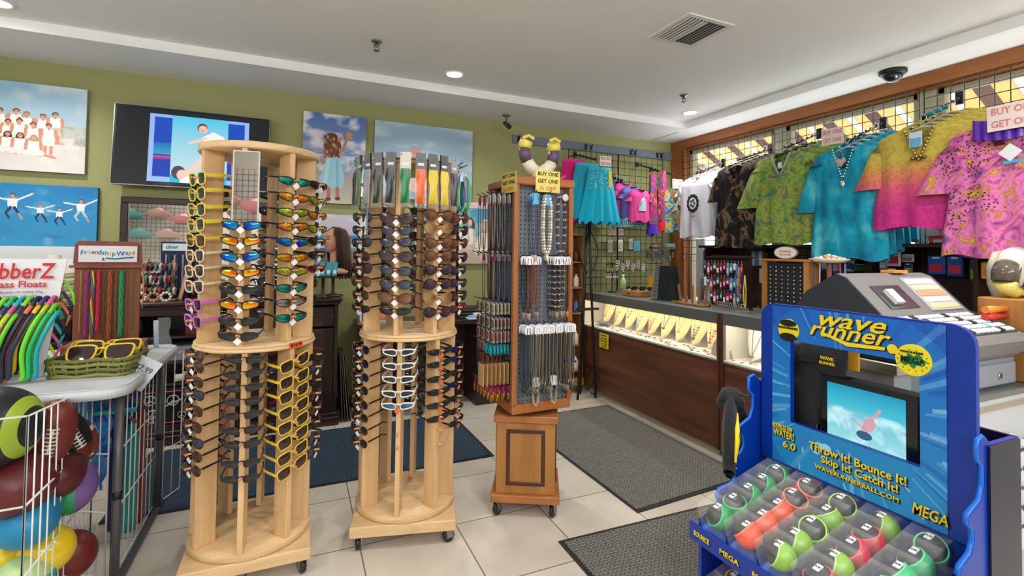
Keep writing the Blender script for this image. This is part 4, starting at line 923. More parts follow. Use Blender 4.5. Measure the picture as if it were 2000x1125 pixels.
t=put('pale green and turquoise ball at the bottom edge of the photo',45,1135,1.720); pts_grid(t,.11,lambda d: srgb(180,206,140) if d.z>.2 else srgb(60,160,170),'ball_skin')
# blue inflatables bunched behind the pen leg
mb=MB(); r_=random.Random(5)
t=thing('inflatable_bundle','crumpled blue pool inflatable hanging in the pen behind the grey table leg','pool toy',(-.87,2.86,.70))
def crump(u,v):
    a_=2*pi*v; z=.12-.52*u; r=.075*(1-.5*u)*(1+.35*sin(5*a_+9*u)+.2*sin(11*a_-14*u)); return (r*cos(a_)*1.3,r*sin(a_),z)
MB().surf(crump,26,44,cfn=lambda u,v: srgb([(24,110,190),(30,130,210),(16,80,160),(20,120,200)][int((v*13+u*9))%4])).build('blue_vinyl','gloss',t)
MB(srgb(20,150,160)).tube([(-.14,-.06,-.02),(.02,-.07,-.03),(.2,-.05,-.035)],.012,8).build('teal_handle','gloss',t)
for i,(x,y,c,h) in enumerate([(-.80,3.02,(24,30,74),.72),(-.75,3.08,(34,60,140),.66),(-.715,3.05,(120,40,40),.60),(-.73,2.98,(40,130,130),.52)]):
    tag(MB(srgb(c)).lathe([(0,0),(.026,0),(.03,.04),(.03,h-.06),(.012,h),(0,h)],10).build('rolled_float','fabric',loc=(x,y,.03+0.0)),['tall navy rolled float','blue rolled float','dark red rolled float','teal rolled float'][i]+' standing in the pen behind the table leg','pool toy')
# ---------------- neon cord stand (eyewear floats)
ZT=.871
t=thing('cord_display','white card stand draped with neon eyewear cords at the left edge','display stand',(-1.04,2.66,ZT))
T=Matrix.Translation((0,0,0))@Matrix.Rotation(rad(10),4,'Z')
mb=MB(srgb(226,226,228),T); mb.add([(-.30,0,0),(.075,0,0),(.13,.06,.50),(-.30,.06,.50),(-.30,.008,0),(.075,.008,0),(.13,.068,.50),(-.30,.068,.50)],[(0,1,2,3),(7,6,5,4),(1,0,4,5),(2,1,5,6),(3,2,6,7),(0,3,7,4)]); mb.box(-.30,.09,-.03,.10,0,.008); mb.build('card_board','matte',t)
red=solid('redink',196,30,44); X_=(cos(rad(10)),sin(rad(10)),0); U_=Vector((-.0207,.118,.99))
text('lettering','cobberZ',.092,(-.035,.038,.445),X_,U_,red,parent=t,width=.24,shear=.1); text('lettering','eyeglass Floats',.04,(-.045,.030,.392),X_,U_,red,parent=t,width=.22)
text('lettering','float your glasses on every trip',.014,(-.045,.026,.362),X_,U_,solid('greyink',150,120,126),parent=t,width=.2); text('lettering','fits most frames · one size',.012,(-.04,.024,.345),X_,U_,M['_greyink'],parent=t,width=.16)
cols=[(230,90,150),(60,50,110),(238,120,80),(240,196,30),(196,220,30),(120,214,40),(34,36,60),(40,60,90),(120,230,60),(30,190,110),(20,180,190),(130,220,50),(34,40,70),(60,60,130)]
for row in range(3):
    for i in range(15):
        c=srgb(cols[(i+row*5)%len(cols)]); x=-.25+i*.0240+row*.01; k=rnd.uniform(-.012,.012); lz=rnd.uniform(.005,.05)
        z0=.335-.03*row; yy=-.018*row; dx=-.045
        c=tuple(v*.82 for v in c); MB(c,T).tube(smooth([(x+.02,.02,z0-.03),(x+.022,-.01+yy,z0+.004),(x+.012,-.04+yy,z0-.008),(x-.012,-.058+yy,z0-.07),(x-.035+k*.5,-.062+yy,z0-.15),(x+dx*.8+k,-.055+yy,z0-.24),(x+dx+k,-.048+yy,lz)],3),.0085,7).build('neon_cord','satin',t)
for i in range(9):
    c=srgb(cols[(i*4+8)%len(cols)]); z=.40-.045*i
    MB(c,T).tube([(.10-.008*i,.075,z),(.125-.008*i,.09,z-.005),(.15-.008*i+.004*(i%3),.085,z-.06),(.155-.012*i,.08,z-.105)],[.006,.006,.006,.004],6).build('neon_cord','satin',t)
# ---------------- friendship wraps rack
t=thing('wrap_rack','brown wooden rack of colourful braided hair wraps with a sign on top','display rack',(-.895,3.16,ZT),rad(5)); t.scale=(1.0,1,1.05)
BW=wood('rack_brown_wood',srgb(146,84,50),srgb(112,60,36),.5,2,10)
MB().box(-.165,.165,-.06,.09,0,.055,bev=.004).build('base',BW,t); MB().box(-.135,.135,.0,.018,.055,.43,bev=.003).build('back_board',BW,t)
mb=MB(); mb.prism([(-.135,.43),(.135,.43),(.14,.45),(.135,.54),(.12,.555),(-.12,.555),(-.135,.54),(-.14,.45)],-.006,.012,axis='y'); mb.box(-.15,.15,-.03,.0,.425,.437); hd=mb.build('header_board',BW,t)
MB(srgb(140,50,90)).box(-.126,.126,-.010,-.0065,.447,.538).box(-.119,.119,-.0115,-.010,.453,.532,srgb(226,226,228)).build('sign_card','matte',hd)
for i,ch in enumerate("Friendship Wraps"):
    if ch==' ': continue
    c=[('wr1',20,110,150),('wr2',20,150,110),('wr3',226,150,40),('wr4',30,130,80),('wr5',196,60,60),('wr6',30,80,170)][i%6]
    text('lettering',ch,.031,(-.105+i*.0140,-.012,.497+.004*sin(i*.5)),(1,0,0),(0,0,1),solid(*c),parent=hd)
text('lettering','&',.02,(-.02,-.012,.466),(1,0,0),(0,0,1),'black',parent=hd); MB(srgb(20,120,150)).tube([(-.01,-.0125,.472),(.03,-.0125,.468),(.07,-.0125,.474),(.105,-.0125,.476)],.0035,5).build('sign_swash','matte',hd)
wc=[((176,140,80),.0035),((150,60,130),.009),((230,200,120),.009),((206,40,80),.010),((90,84,50),.004),((160,80,40),.012),((110,104,70),.004),((30,150,90),.012),((120,100,60),.003),((60,110,80),.003)]
for i,(c,w_) in enumerate(wc):
    x=-.105+i*.0235; mb=MB(srgb(c)); L=.30+.03*((i*7)%3)
    for k in range(3):
        ph=k*2.1; mb.tube([(x+w_*.5*cos(ph+q*.9),-.016+w_*.35*sin(ph+q*.9),.41-L*q/14) for q in range(15)],w_*.42,5,srgb(c) if not(i==2) else srgb([(196,60,60),(40,130,160),(226,190,60)][k]))
    mb.build('braided_wrap','fabric',t)
for i in range(3): MB(srgb([(206,150,80),(160,110,60),(120,90,50)][i])).tube([(.142,.01+.01*i,.42),(.15,.0+.01*i,.3),(.146,.0,.22)],.003,5).build('braided_wrap','fabric',t)
# ---------------- woven basket of sunglasses
t=thing('woven_basket','olive woven basket of sunglasses on the corner of the white table','basket',(-.79,2.70,ZT),rad(-6))
mb=MB(srgb(110,112,52)); mb.box(-.135,.135,-.09,.11,0,.006,srgb(90,92,44)); mb.build('basket_base','matte',t)
for r_i,z in enumerate((.008,.03,.052,.072)):
    k=1+z*1.6; mb=MB(srgb((104,108,50) if r_i%2 else (132,134,70)))
    P=[(x*k,(y*k)+.008) for x,y in rrect(-.135,.135,-.092,.10,.03,3)]
    pts=[]
    for a_,b_ in zip(P,P[1:]+P[:1]):
        for q in range(3): pts.append((a_[0]+(b_[0]-a_[0])*q/3,a_[1]+(b_[1]-a_[1])*q/3,z+(.004 if len(pts)%2 else -.004)))
    mb.tube(pts,.008,6,closed=True,caps=False); mb.build('woven_strand','matte',t)
mb=MB(srgb(120,124,60)); P=rrect(-.135,.135,-.092,.10,.03,3)
for k in range(0,len(P)):
    a_=Vector(P[k]); b_=Vector(P[(k+1)%len(P)]); m_=max(1,int((b_-a_).length/.03))
    for q in range(m_):
        v=a_.lerp(b_,q/m_); mb.tube([(v.x,v.y+.008,0),(v.x*1.12,v.y*1.12+.01,.076)],.0055,5)
mb.build('upright_strand','matte',t)
for i,(x,y,z,a_,l) in enumerate([(.02,-.035,.075,0,'yellow framed sunglasses, frontmost in the olive basket'),(.03,.02,.085,.1,'yellow framed sunglasses, middle of the olive basket'),(-.01,.07,.078,-.15,'yellow framed sunglasses, rearmost in the olive basket')]):
    o=copy_tree(GL['yel']); o.location=(-.79+x,2.69+y,ZT+z+.022); o.rotation_euler=(rad(-42),0,a_); o.scale=(1.5,1.5,1.5); tag(o,l,'sunglasses','sunglasses in the basket')
o=copy_tree(GL['dark']); o.location=(-.885,2.74,ZT+.068); o.rotation_euler=(rad(-50),0,rad(60)); tag(o,'black sunglasses at the left end of the olive basket','sunglasses','sunglasses in the basket')
t=thing('price_card','white handwritten price card hanging off the white table corner','sign',(-.648,2.66,ZT-.03),rot=(rad(-30),rad(24),rad(-20)))
MB(srgb(206,208,216)).box(-.06,.06,-.001,.001,-.035,.10).build('card','matte',t); text('lettering','$7.99',.035,(0.005,-.003,.05),(1,0,0),(0,0,1),solid('greypen',80,84,96),parent=t)
tag(MB(srgb(206,200,90)).box(-.11,.08,-.025,.025,0,.004).build('pattern_strip','print',loc=(-1.0,3.02,ZT)),'yellow and black patterned strip lying behind the basket','strip')
t=thing('bagged_tube','white tube in a clear plastic bag at the back corner of the white table','tube',(-.70,3.26,ZT))
MB(srgb(196,204,214)).cyl((0,0,0),(-.005,0,.15),.012).build('white_tube','satin',t)
MB(srgb(220,226,232)).surf(lambda u,v:(.03+.038*cos(2*pi*v)*(1-.3*u)+.006*sin(13*v+9*u),.02*sin(2*pi*v),.165*u+.0),10,22).build('clear_bag','bag',t)
# ================================================================ strap packets around the top of the right rack
def strap_packet(ang, zt, c, hc, L, label, clear=True, loop=False):
    th=d2+rad(ang); X,Y=C2[0]+cos(th)*.292,C2[1]+sin(th)*.292
    t=thing('strap_packet',label,'eyewear strap',(X,Y,zt),th+pi/2,'eyewear strap packets around the right rack')
    MB(srgb(hc)).box(-.025,.025,-.002,.001,-.085,.0).box(-.015,.015,-.0028,-.002,-.062,-.05,srgb(226,226,226)).build('header_card','satin',t)
    mb=MB(srgb(c)); n=5
    for k in range(n):
        x=-.016+k*.008; mb.tube([(x,-.003,-.08),(x*1.25,-.008,-.12),(x*.8,-.006,-.16),(x*1.1,-.008,-L)],.0062,5)
    mb.build('strap','fabric',t)
    MB((.9,.93,.95)).surf(lambda u,v:(-.028+.056*v,-.013-.004*sin(9*u+7*v)-.003*sin(17*v),-.002-(L+.02)*u),14,8).build('clear_bag','bag',t)
    return t
PK=[(-74,(40,40,46),(24,26,30)),(-60,(90,130,60),(30,30,32)),(-46,(150,156,160),(20,20,24)),(-33,(40,60,50),(28,30,34)),(-20,(46,48,52),(30,30,34)),(-6,(20,130,70),(210,200,190)),(8,(240,110,40),(26,26,30)),(20,(236,206,40),(24,24,28)),(32,(236,210,50),(24,24,28)),(45,(60,64,74),(150,152,156))]
PD=['dark strap packet at the far left of the row','green and dark strap packet, second from left','silver grey strap packet, third from left','dark green strap packet, fourth from left','charcoal strap packet, left of the bright green one','bright green strap packet with a pale card','orange strap packet','yellow strap packet beside the orange one','yellow strap packet, right of the other yellow one','grey patterned strap packet, right of the yellow ones']
for (a_,c,hc),l in zip(PK,PD): strap_packet(a_,1.898,c,hc,.245,l+', on the right rack')
MB(srgb(60,60,62)).tube([(.272*cos(d2+rad(a_)),.272*sin(d2+rad(a_)),1.87) for a_ in range(-80,75,8)],.004,6).build('hook_ring','satin',r2)
for k,a_ in enumerate(range(-80,75,14)): MB(srgb(60,60,62)).cyl((.25*cos(d2+rad(a_)),.25*sin(d2+rad(a_)),1.865),(.30*cos(d2+rad(a_)),.30*sin(d2+rad(a_)),1.888),.003,n=6).build('hook','satin',r2)
for k in range(7):
    th=d2+rad(62+k*4); X,Y=C2[0]+cos(th)*.285,C2[1]+sin(th)*.285
    t=thing('neon_strap_loop',['blue and lime','lime green','navy','aqua and lime','orange','turquoise','bright green'][k]+' looped eyewear cord hanging at the right of the right rack','eyewear strap',(X,Y,1.84),th+pi/2+rad(k*9-20),'looped neon cords on the right rack')
    c=[(30,90,190),(140,220,40),(30,50,110),(40,180,200),(230,90,50),(20,150,180),(90,210,60)][k]
    w_=.016+.003*k; mb=MB(srgb(c)); mb.tube([(0,0,0),(-w_,0,-.03),(-w_*1.5,.003,-.10),(-w_*1.3,.003,-.17),(0,0,-.205-.004*k),(w_*1.3,-.003,-.17),(w_*1.5,-.003,-.10),(w_,0,-.03)],.004,6,closed=True,caps=False); mb.build('cord','satin',t)
    MB(srgb(206,226,236)).box(-.012,.012,-.003,.003,-.05,-.0).build('header_card','gloss',t)
# ================================================================ necklace tower
TW=wood('honey_oak',srgb(180,112,62),srgb(140,82,40),.38,2,9,.15); TWH=wood('honey_oak_flat',srgb(184,116,64),srgb(146,86,42),.38,0,9,.15)
M['pegboard']=mat('grey_pegboard',srgb(106,112,122),.7)
m=M['pegboard']; v=coords(m,(1,1,1)); wv=nd(m,'ShaderNodeTexVoronoi'); wv.inputs['Scale'].default_value=40; wv.inputs['Randomness'].default_value=0; wv.distance='EUCLIDEAN'; ln(m,v,wv.inputs[0])
base(m,ramp(m,wv.outputs[0],[(.16,srgb(30,32,36)),(.20,srgb(106,112,122))]))
t=thing('necklace_tower','square wooden spinner of necklaces with grey pegboard sides on a panelled cabinet','display rack',(1.23,2.54,0))
tb=t; br_=rad(-27.5)
T=Matrix.Rotation(br_,4,'Z')
MB(T=T).box(-.185,.185,-.185,.185,.078,.118,bev=.004).build('base_board',TWH,t)
for sx in (-1,1):
    for sy in (-1,1):
        v=Matrix.Rotation(br_,3,'Z')@Vector((sx*.15,sy*.15,0)); caster(t,v.x,v.y,.032,rnd.uniform(0,3),.078)
OK_=wood('oak_panel',srgb(184,128,66),srgb(150,98,46),.4,2,7,.1)
c_=MB(T=T).box(-.16,.16,-.16,.16,.118,.50,bev=.003).build('cabinet_body',OK_,t)
for k in range(4):
    T2=T@Matrix.Rotation(k*pi/2,4,'Z'); q=MB(srgb(74,38,26),T2)
    for a_,b_,c1,d1 in ((-.105,.105,.165,.185),(-.105,.105,.445,.465),(-.105,-.085,.185,.445),(.085,.105,.185,.445)): q.box(a_,b_,-.167,-.16,c1,d1,bev=.003)
    q.build('panel_moulding','satin',c_)
MB(T=T).box(-.175,.175,-.175,.175,.50,.54,bev=.005).cyl((0,0,.54),(0,0,.565),.10,n=28).build('cabinet_top',TWH,t)
T=Matrix.Rotation(rad(1.5),4,'Z'); s_=.18
MB(T=T).box(-s_,s_,-s_,s_,.565,.615,bev=.006).build('tray',TWH,t)
MB(T=T).box(-s_-.008,s_+.008,-s_-.008,s_+.008,1.79,1.835,bev=.006).build('top_board',TWH,t)
for sx in (-1,1):
    for sy in (-1,1): MB(T=T).box(sx*.17-.014*(1 if sx<0 else 1),sx*.17+.014-.0,sy*.17-.014,sy*.17+.014,.615,1.79,bev=.003).build('corner_post',TW,t)
for k in range(4):
    T2=T@Matrix.Rotation(k*pi/2,4,'Z'); MB(T=T2).box(-.156,.156,-.148,-.142,.615,1.79).build('pegboard_panel','pegboard',t)
def tower_pt(x,side): # side 0 front(-y) , 1 left(-x), 3 right(+x)
    v={0:Vector((x,-.150,0)),1:Vector((-.150,-x,0)),3:Vector((.150,x,0))}[side]; v=Matrix.Rotation(rad(1.5),3,'Z')@v; return Vector((1.23+v.x,2.54+v.y,0))
HK={}
def hook(x,z,side,L=.10):
    rz={0:0,1:-pi/2,3:pi/2}[side]+rad(1.5); p=tower_pt(x,side)
    mb=MB(srgb(30,30,32)).tube([(0,.004,0),(0,-L*.8,0),(0,-L,.012)],.0026,6)
    o=mb.build('hook','satin',tb,loc=(p.x-1.23,p.y-2.54,z)); o.rotation_euler=(0,0,rz); return p,rz
NK={}
def necklace(x,z,side,off,key,label,group,cc,card=(230,230,234),L=.30,w=.018,beads=0,pend=None,cardh=.045,thick=.0022):
    rz={0:0,1:-pi/2,3:pi/2}[side]+rad(1.5); p=tower_pt(x,side); n=Matrix.Rotation(rz,3,'Z')@Vector((0,-off,0))
    if key in NK: t=dup(NK[key],(p.x+n.x,p.y+n.y,z),(0,0,rz),label,group); return t
    t=thing('necklace',label,'necklace',(p.x+n.x,p.y+n.y,z),rz,group); NK[key]=t
    if card: MB(srgb(card)).prism([(-.02,-cardh),(.02,-cardh),(.022,-.012),(.012,0),(-.012,0),(-.022,-.012)],-.0008,.0008,axis='y').build('card','satin',t)
    mb=MB(srgb(cc))
    pts=[(-w*.5,0,-.01),(-w,-.002,-.06),(-w*1.1,-.001,-L*.6),(-w*.7,0,-L*.9),(0,0,-L),(w*.7,0,-L*.9),(w*1.1,.001,-L*.6),(w,-.002,-.06),(w*.5,0,-.01)]
    if beads:
        P=[Vector(q) for q in pts]; acc=[]
        for a_,b_ in zip(P,P[1:]):
            m_=max(1,int((b_-a_).length/(beads*1.7)))
            acc+=[a_.lerp(b_,q/m_) for q in range(m_)]
        for i,q in enumerate(acc): mb.ball(q,beads,6,srgb(cc if i%4 else (190,176,150)))
        mb.build('bead_strand','satin',t)
    else: mb.tube(pts,thick,5); mb.build('chain','metal' if sum(cc)/3>100 else 'fabric',t)
    if pend: MB(srgb(pend)).ball((0,-.004,-L-.012),.011,8,sq=(1,.4,1.25)).ball((0,-.004,-L-.027),.006,6).build('pendant','satin',t)
    return t
NG='necklaces on the front of the necklace tower'
# top row
for (x,cc,card,bd,pd,l,k) in ((-.085,(50,66,90),(90,170,214),0,(190,170,140),'dark blue cord necklace on a light blue card, top left','a'),(.0,(226,220,200),(90,170,214),.0085,(226,220,196),'white and black bead necklace on a light blue card, top middle','b'),(.09,(60,64,74),None,.006,(190,150,120),'dark beaded necklace, top right','c')):
    hook(x,1.745,0); 
    for q in range(3 if k=='a' else 2): necklace(x,1.742,0,.045+.02*q,'t'+k,l+', %s on its hook'%NTH[q],NG,cc,card,.33,.022,bd,pd,.06)
MB(srgb(206,196,180)).ball((0,0,0),.02,10,sq=(1,.3,1)).build('flower_medallion','matte',thing('hair_flower','cream flower medallion at the top of the dark beaded necklace','ornament',(1.325,2.29,1.725)))
# second row
for i,(x,n_,cc) in enumerate(((-.12,5,(40,40,44)),(-.075,4,(150,82,52)),(-.04,2,(60,60,70)),(.05,5,(52,50,56)),(.09,4,(90,84,86)),(.125,3,(70,70,80)))):
    hook(x,1.41,0)
    for q in range(n_):
        necklace(x+rnd.uniform(-.008,.008),1.405,0,.025+.017*q,'s%d'%i,'%s cord necklace on a white card, middle row, %s on its hook'%(['black','tan brown','slate','charcoal beaded','grey beaded','blue-grey'][i],NTH[q]),NG,cc,(228,228,232),.30-.02*(i==1),.014,.0045 if i in (3,4) else 0,(150,130,110) if i!=1 else None)
# third row
for i,x in enumerate((-.115,-.07,-.025,.02,.07,.115,.15)):
    hook(x,1.045,0)
    for q in range(5):
        dk=i==0
        necklace(x+rnd.uniform(-.008,.008),1.04,0,.022+.017*q,'r%d'%i,'%s chain necklace on a white card, lower row, %s on its hook'%(['dark teal','silver','pale gold','pewter','silver grey','old gold','grey'][i],NTH[q]),NG,[(40,56,66),(176,172,164),(170,160,140),(150,148,142),(160,156,148),(150,140,120),(156,154,150)][i],(228,228,234),.33,.012,0,[(60,60,60),(120,110,90)][i%2],thick=.0028)
for x,l,kk in ((-.055,'heart shaped white card with fine gold chains, bottom left','x1'),(.055,'white card with a bundle of silver chains, bottom right','x2')):
    hook(x,.765,0,.06)
    for q in range(2): necklace(x,.76,0,.05+.012*q,kk,l+[', front',', rear'][q],NG,(196,186,160),(232,228,226),.15,.016,.003,None,.05)
tag(MB(srgb(24,40,110)).box(-.02,.02,-.01,.01,-.012,.012,bev=.003).cyl((.02,0,0),(.05,0,-.01),.007).build('blue_hair_clip','gloss',loc=(1.375,2.33,.835)),'dark blue hair clip on the front of the necklace tower','hair clip')
# left side of the tower
NL='necklaces on the left side of the necklace tower'
for i,(x,cc,card) in enumerate(((-.10,(70,56,52),(196,50,110)),(-.03,(90,88,90),(200,50,110)),(.04,(130,130,130),(214,210,214)),(.10,(96,90,90),(214,210,214)))):
    hook(x,1.745,1,.14)
    for q in range(4): necklace(x,1.742,1,.03+.03*q,'L%d'%i,'%s necklace, upper row of the tower left side, %s from the board'%(['brown cord','dark grey chain','silver chain','grey cord'][i],NTH[q]),NL,cc,card,.31,.016,0,(150,140,130),.05)
for i,(x,cc) in enumerate(((-.10,(60,60,66)),(-.03,(150,150,160)),(.05,(80,80,88)),(.11,(60,80,96)))):
    hook(x,1.42,1,.16)
    for q in range(3): necklace(x,1.415,1,.03+.03*q,'M%d'%i,'%s necklace, second row of the tower left side, %s from the board'%(['black','pale silver','charcoal','slate blue'][i],NTH[q]),NL,cc,[(206,40,110),(150,140,150)][i%2],.28,.014,0,None,.04)
HN={-.10:'rearmost',-.03:'second',.04:'third',.11:'front',-.09:'rear',.05:'rear',-.08:'rear',.0:'front',-.12:'rearmost',-.07:'second',-.02:'third',.03:'fourth',.08:'fifth',.13:'front'}
def small_card(x,z,off,c,w,h,label,group,nm,cat,key,extra=None):
    p=tower_pt(x,1); rz=-pi/2+rad(1.5); n=Matrix.Rotation(rz,3,'Z')@Vector((0,-off,0))
    if key in NK: return dup(NK[key],(p.x+n.x,p.y+n.y,z),(0,0,rz),label,group)
    t=thing(nm,label,cat,(p.x+n.x,p.y+n.y,z),rz,group); NK[key]=t
    MB(srgb(c)).box(-w/2,w/2,-.001,.001,-h,0).build('card','matte',t)
    if extra: extra(t)
    return t
def rope(c): 
    def f(t): MB(srgb(c)).tube([(.014*cos(2*pi*q/12),-.004,-.028+.018*sin(2*pi*q/12)) for q in range(12)],.004,5,closed=True,caps=False).build('bracelet','fabric',t)
    return f
for z,c,rc,l,L in ((1.15,(206,200,176),(110,100,80),'cream card with a bead bracelet','cream bracelet cards, upper row on the tower left side'),(1.07,(196,190,176),(90,60,50),'pale card with a braided bracelet','pale bracelet cards, middle row on the tower left side'),(1.0,(190,184,170),(130,60,60),'pale card with a red bracelet','pale bracelet cards, lower row on the tower left side')):
    for x in (-.10,-.03,.04,.11):
        hook(x,z+.01,1,.15)
        for q in range(5): small_card(x,z,.03+.022*q,c,.04,.06,l+', %s on the %s hook, tower left side'%(NTH[q],HN[x]),L,'bracelet_card','bracelet',l,rope(rc))
for x in (-.09,-.03):
    hook(x,.935,1,.15)
    for q in range(5): small_card(x,.93,.03+.022*q,(196,166,130),.045,.05,'tan bracelet card beside the teal row, %s on the %s hook'%(NTH[q],'rear' if x<-.05 else 'front'),'tan cards on the tower left side','bracelet_card','bracelet','tan',rope((120,80,60)))
for x in (.05,.11):
    hook(x,.935,1,.15)
    for q in range(6): small_card(x,.93,.03+.02*q,(30,150,160),.035,.055,'teal bracelet card on the tower left side, %s on the %s hook'%(NTH[q],'rear' if x<.08 else 'front'),'teal cards on the tower left side','bracelet_card','bracelet','tealc',rope((30,150,160)))
for x in (-.08,.0):
    hook(x,.855,1,.12)
    for q in range(4): small_card(x,.85,.03+.024*q,(176,110,60),.05,.07,'brown bracelet card low on the tower left side, %s on the %s hook'%(NTH[q],'rear' if x<-.05 else 'front'),'brown cards on the tower left side','bracelet_card','bracelet','brc',rope((110,60,40)))
hook(.10,.835,1,.2)
def bagh(t): text('lettering','$3',.02,(0,-.002,-.06),(1,0,0),(0,0,1),solid('bagink',120,80,40),parent=t)
for q in range(7): small_card(.09,.83,.03+.024*q,(206,170,112),.075,.115,'tan kraft card bag low on the tower left side, %s in its stack'%NTH[q],'kraft cards on the tower left side','kraft_card','bracelet','kraft',bagh if q==6 else None)
for x in (-.12,-.07,-.02,.03,.08,.13):
    hook(x,.715,1,.15)
    for q in range(4):
        def pk(t):
            MB(srgb(206,150,70)).tube([(.009*cos(2*pi*k/8),-.003,-.055+.022*sin(2*pi*k/8)) for k in range(8)],.003,5,closed=True,caps=False).build('key_ring','metal',t)
        small_card(x,.71,.03+.032*q,(190,30,110),.022,.035,'magenta tagged gold key ring, %s on the %s hook of the bottom row'%(NTH[q],HN[x]),'magenta key rings on the tower left side','key_ring','key ring','pinkk',pk)
# right side visible edge: beads
for i in range(3):
    necklace(-.10+.06*i,1.74,3,.05,'R%d'%i,['pink bead necklace on the right side of the tower, nearest','cream bead necklace on the right side of the tower, middle','brown bead necklace on the right side of the tower, rear'][i],'necklaces on the right side of the tower',[(200,120,130),(216,206,190),(140,100,80)][i],(210,200,200),.34,.016,.006)
# BOGO cards
def bogo(label,loc,rz,w,h,bg,ink,rot=None,lines=('BUY ONE','GET ONE','½ OFF'),scale=1,cols=None):
    t=thing('sale_card',label,'sign',loc,rz,rot=rot)
    MB(srgb(bg)).box(-w/2,w/2,-.0012,.0012,-h/2,h/2).build('card','matte',t)
    n=len(lines)
    for i,s in enumerate(lines):
        z=h/2-h*(i+.5)/n; wd=w*(.84 if len(s)>5 else .66)
        text('lettering',s,h/n*.74,(0,-.0022,z),(1,0,0),(0,0,1),(cols[i] if cols else ink),parent=t,width=wd)
    return t
ink=solid('darkgreen_ink',44,44,30); rink=solid('salmon_ink',206,120,110); oink=solid('orange_ink',210,110,60)
bogo('yellow BUY ONE GET ONE card on the front of the necklace tower',(1.247,2.349,1.815),rad(1.5),.152,.118,(222,206,110),ink,cols=(ink,ink,oink))
bogo('yellow BUY ONE GET ONE card on the left side of the necklace tower',(1.036,2.40,1.80),rad(-82),.15,.11,(206,186,90),ink,cols=(ink,ink,oink))
# handstand figure on the tower top (hands up, purple sleeves)
def limb(mb,pts,rs,c,n=14): mb.tube(pts,rs,n,srgb(c))
t=thing('handstand_figurine','cream resin figurine doing a handstand with purple bands and yellow feet in the air','figurine',(1.27,2.50,1.835))
mb=MB(srgb(226,216,180)); mb.tube([(-.0,0,.0),(.0,0,.03),(0,0,.06),(0,0,.08)],[.03,.045,.045,.03],16); mb.ball((0,-.01,.035),.042,16,srgb(226,206,120),(1.2,.8,.7)); mb.build('body','satin',t)
for sx in (-1,1):
    lg=MB(srgb(226,220,196)).tube([(sx*.01,0,.05),(sx*.05,0,.075),(sx*.082,0,.115)],[.035,.036,.033],14).build('leg','satin',t)
    MB(srgb(96,76,98)).tube([(sx*.081,0,.113),(sx*.094,0,.15),(sx*.096,0,.185)],[.034,.035,.034],16).build('purple_band','satin',t)
    f=MB(srgb(226,206,90)); f.tube([(sx*.096,0,.183),(sx*.094,0,.205),(sx*.085,-.012,.232)],[.034,.040,.034],14)
    for k in range(5): f.ball((sx*.085-.028+.014*k,-.03,.24+.006*(2-abs(k-2))),.0105,8)
    f.build('foot','satin',t)
tag(MB(srgb(226,216,200)).box(-.05,.05,-.02,.02,0,.012).tube([(-.045,0,.02),(-.01,.01,.035),(.02,-.01,.02),(.05,0,.04)],.006,6,srgb(190,110,90)).build('beaded_bundle','matte',loc=(1.37,2.46,1.835)),'bundle of shell and red cords on the tower top beside the figurine','ornament')
# ================================================================ jewelry showcases
ZK=1.02; XF=2.75; XB=3.26
LW=wood('dark_laminate',srgb(124,76,54),srgb(78,46,34),.4,1,7); LWU=wood('dark_laminate_upright',srgb(104,64,46),srgb(70,42,32),.4,2,7)
M['alu']=mat('brushed_aluminium',srgb(150,156,158),.35,.8); M['cream']=mat('cream_velvet',srgb(226,200,140),.8); M['deck']=mat('white_deck',srgb(226,220,206),.8)
def showcase(label,ya,yb):
    t=thing('jewelry_showcase',label,'showcase',((XF+XB)/2,(ya+yb)/2,0)); X0,X1=XF-(XF+XB)/2,XB-(XF+XB)/2; h=(ya-yb)/2
    MB().box(X0+.015,X1,-h+.005,h-.005,.05,.67).build('wood_body',LW,t)
    MB(srgb(150,140,124)).box(X0+.03,X1-.02,-h+.02,h-.02,0,.05).build('kick_plate','matte',t)
    MB().box(X0+.01,X1-.02,-h+.02,h-.02,.672,.686).build('display_deck','deck',t)
    MB().box(X0+.004,X0+.016,-h,h,.662,.674).build('sill_rail','alu',t)
    MB().box(X0,X0+.014,-h+.02,h-.02,.935,1.008).build('front_rail','alu',t)
    MB().box(X0,X1,-h,h,1.008,1.016).build('top_rim','alu',t)
    MB().box(X0+.02,X1-.02,-h+.02,h-.02,1.0165,1.022).build('glass_top','glass',t)
    MB().box(X0+.004,X0+.008,-h+.02,h-.02,.674,.935).build('front_glass','glass',t)
    MB().box(X1-.03,X1-.01,-h+.02,h-.02,.686,1.0).build('back_panel','offwhite',t)
    for y in (-h,h-.022): MB().box(X0,X0+.03,y,y+.022,.05,1.008).build('corner_post',LWU,t); MB().box(X0+.03,X1,y+.004,y+.018,.67,1.0).build('end_glass' ,'offwhite' if y>0 else 'glass',t)
    MB(srgb(255,240,214)).box(X0+.016,X0+.034,-h+.05,h-.05,.975,.99).build('light_strip','striplight',t)
    l=lamp('case_light','AREA',(X0+.05,0,.97),2.3*(ya-yb),(1,.88,.66),ya-yb-.15,.03,rot=(0,rad(-12),rad(0))); l.data.shape='RECTANGLE'; l.data.size=.03; l.data.size_y=ya-yb-.15; l.parent=t
    return t
showcase('long lit glass jewelry showcase with dark laminate base along the grey mat',4.42,2.57)
showcase('second lit jewelry showcase with one white bust, beside the blue ball display',2.56,1.50)
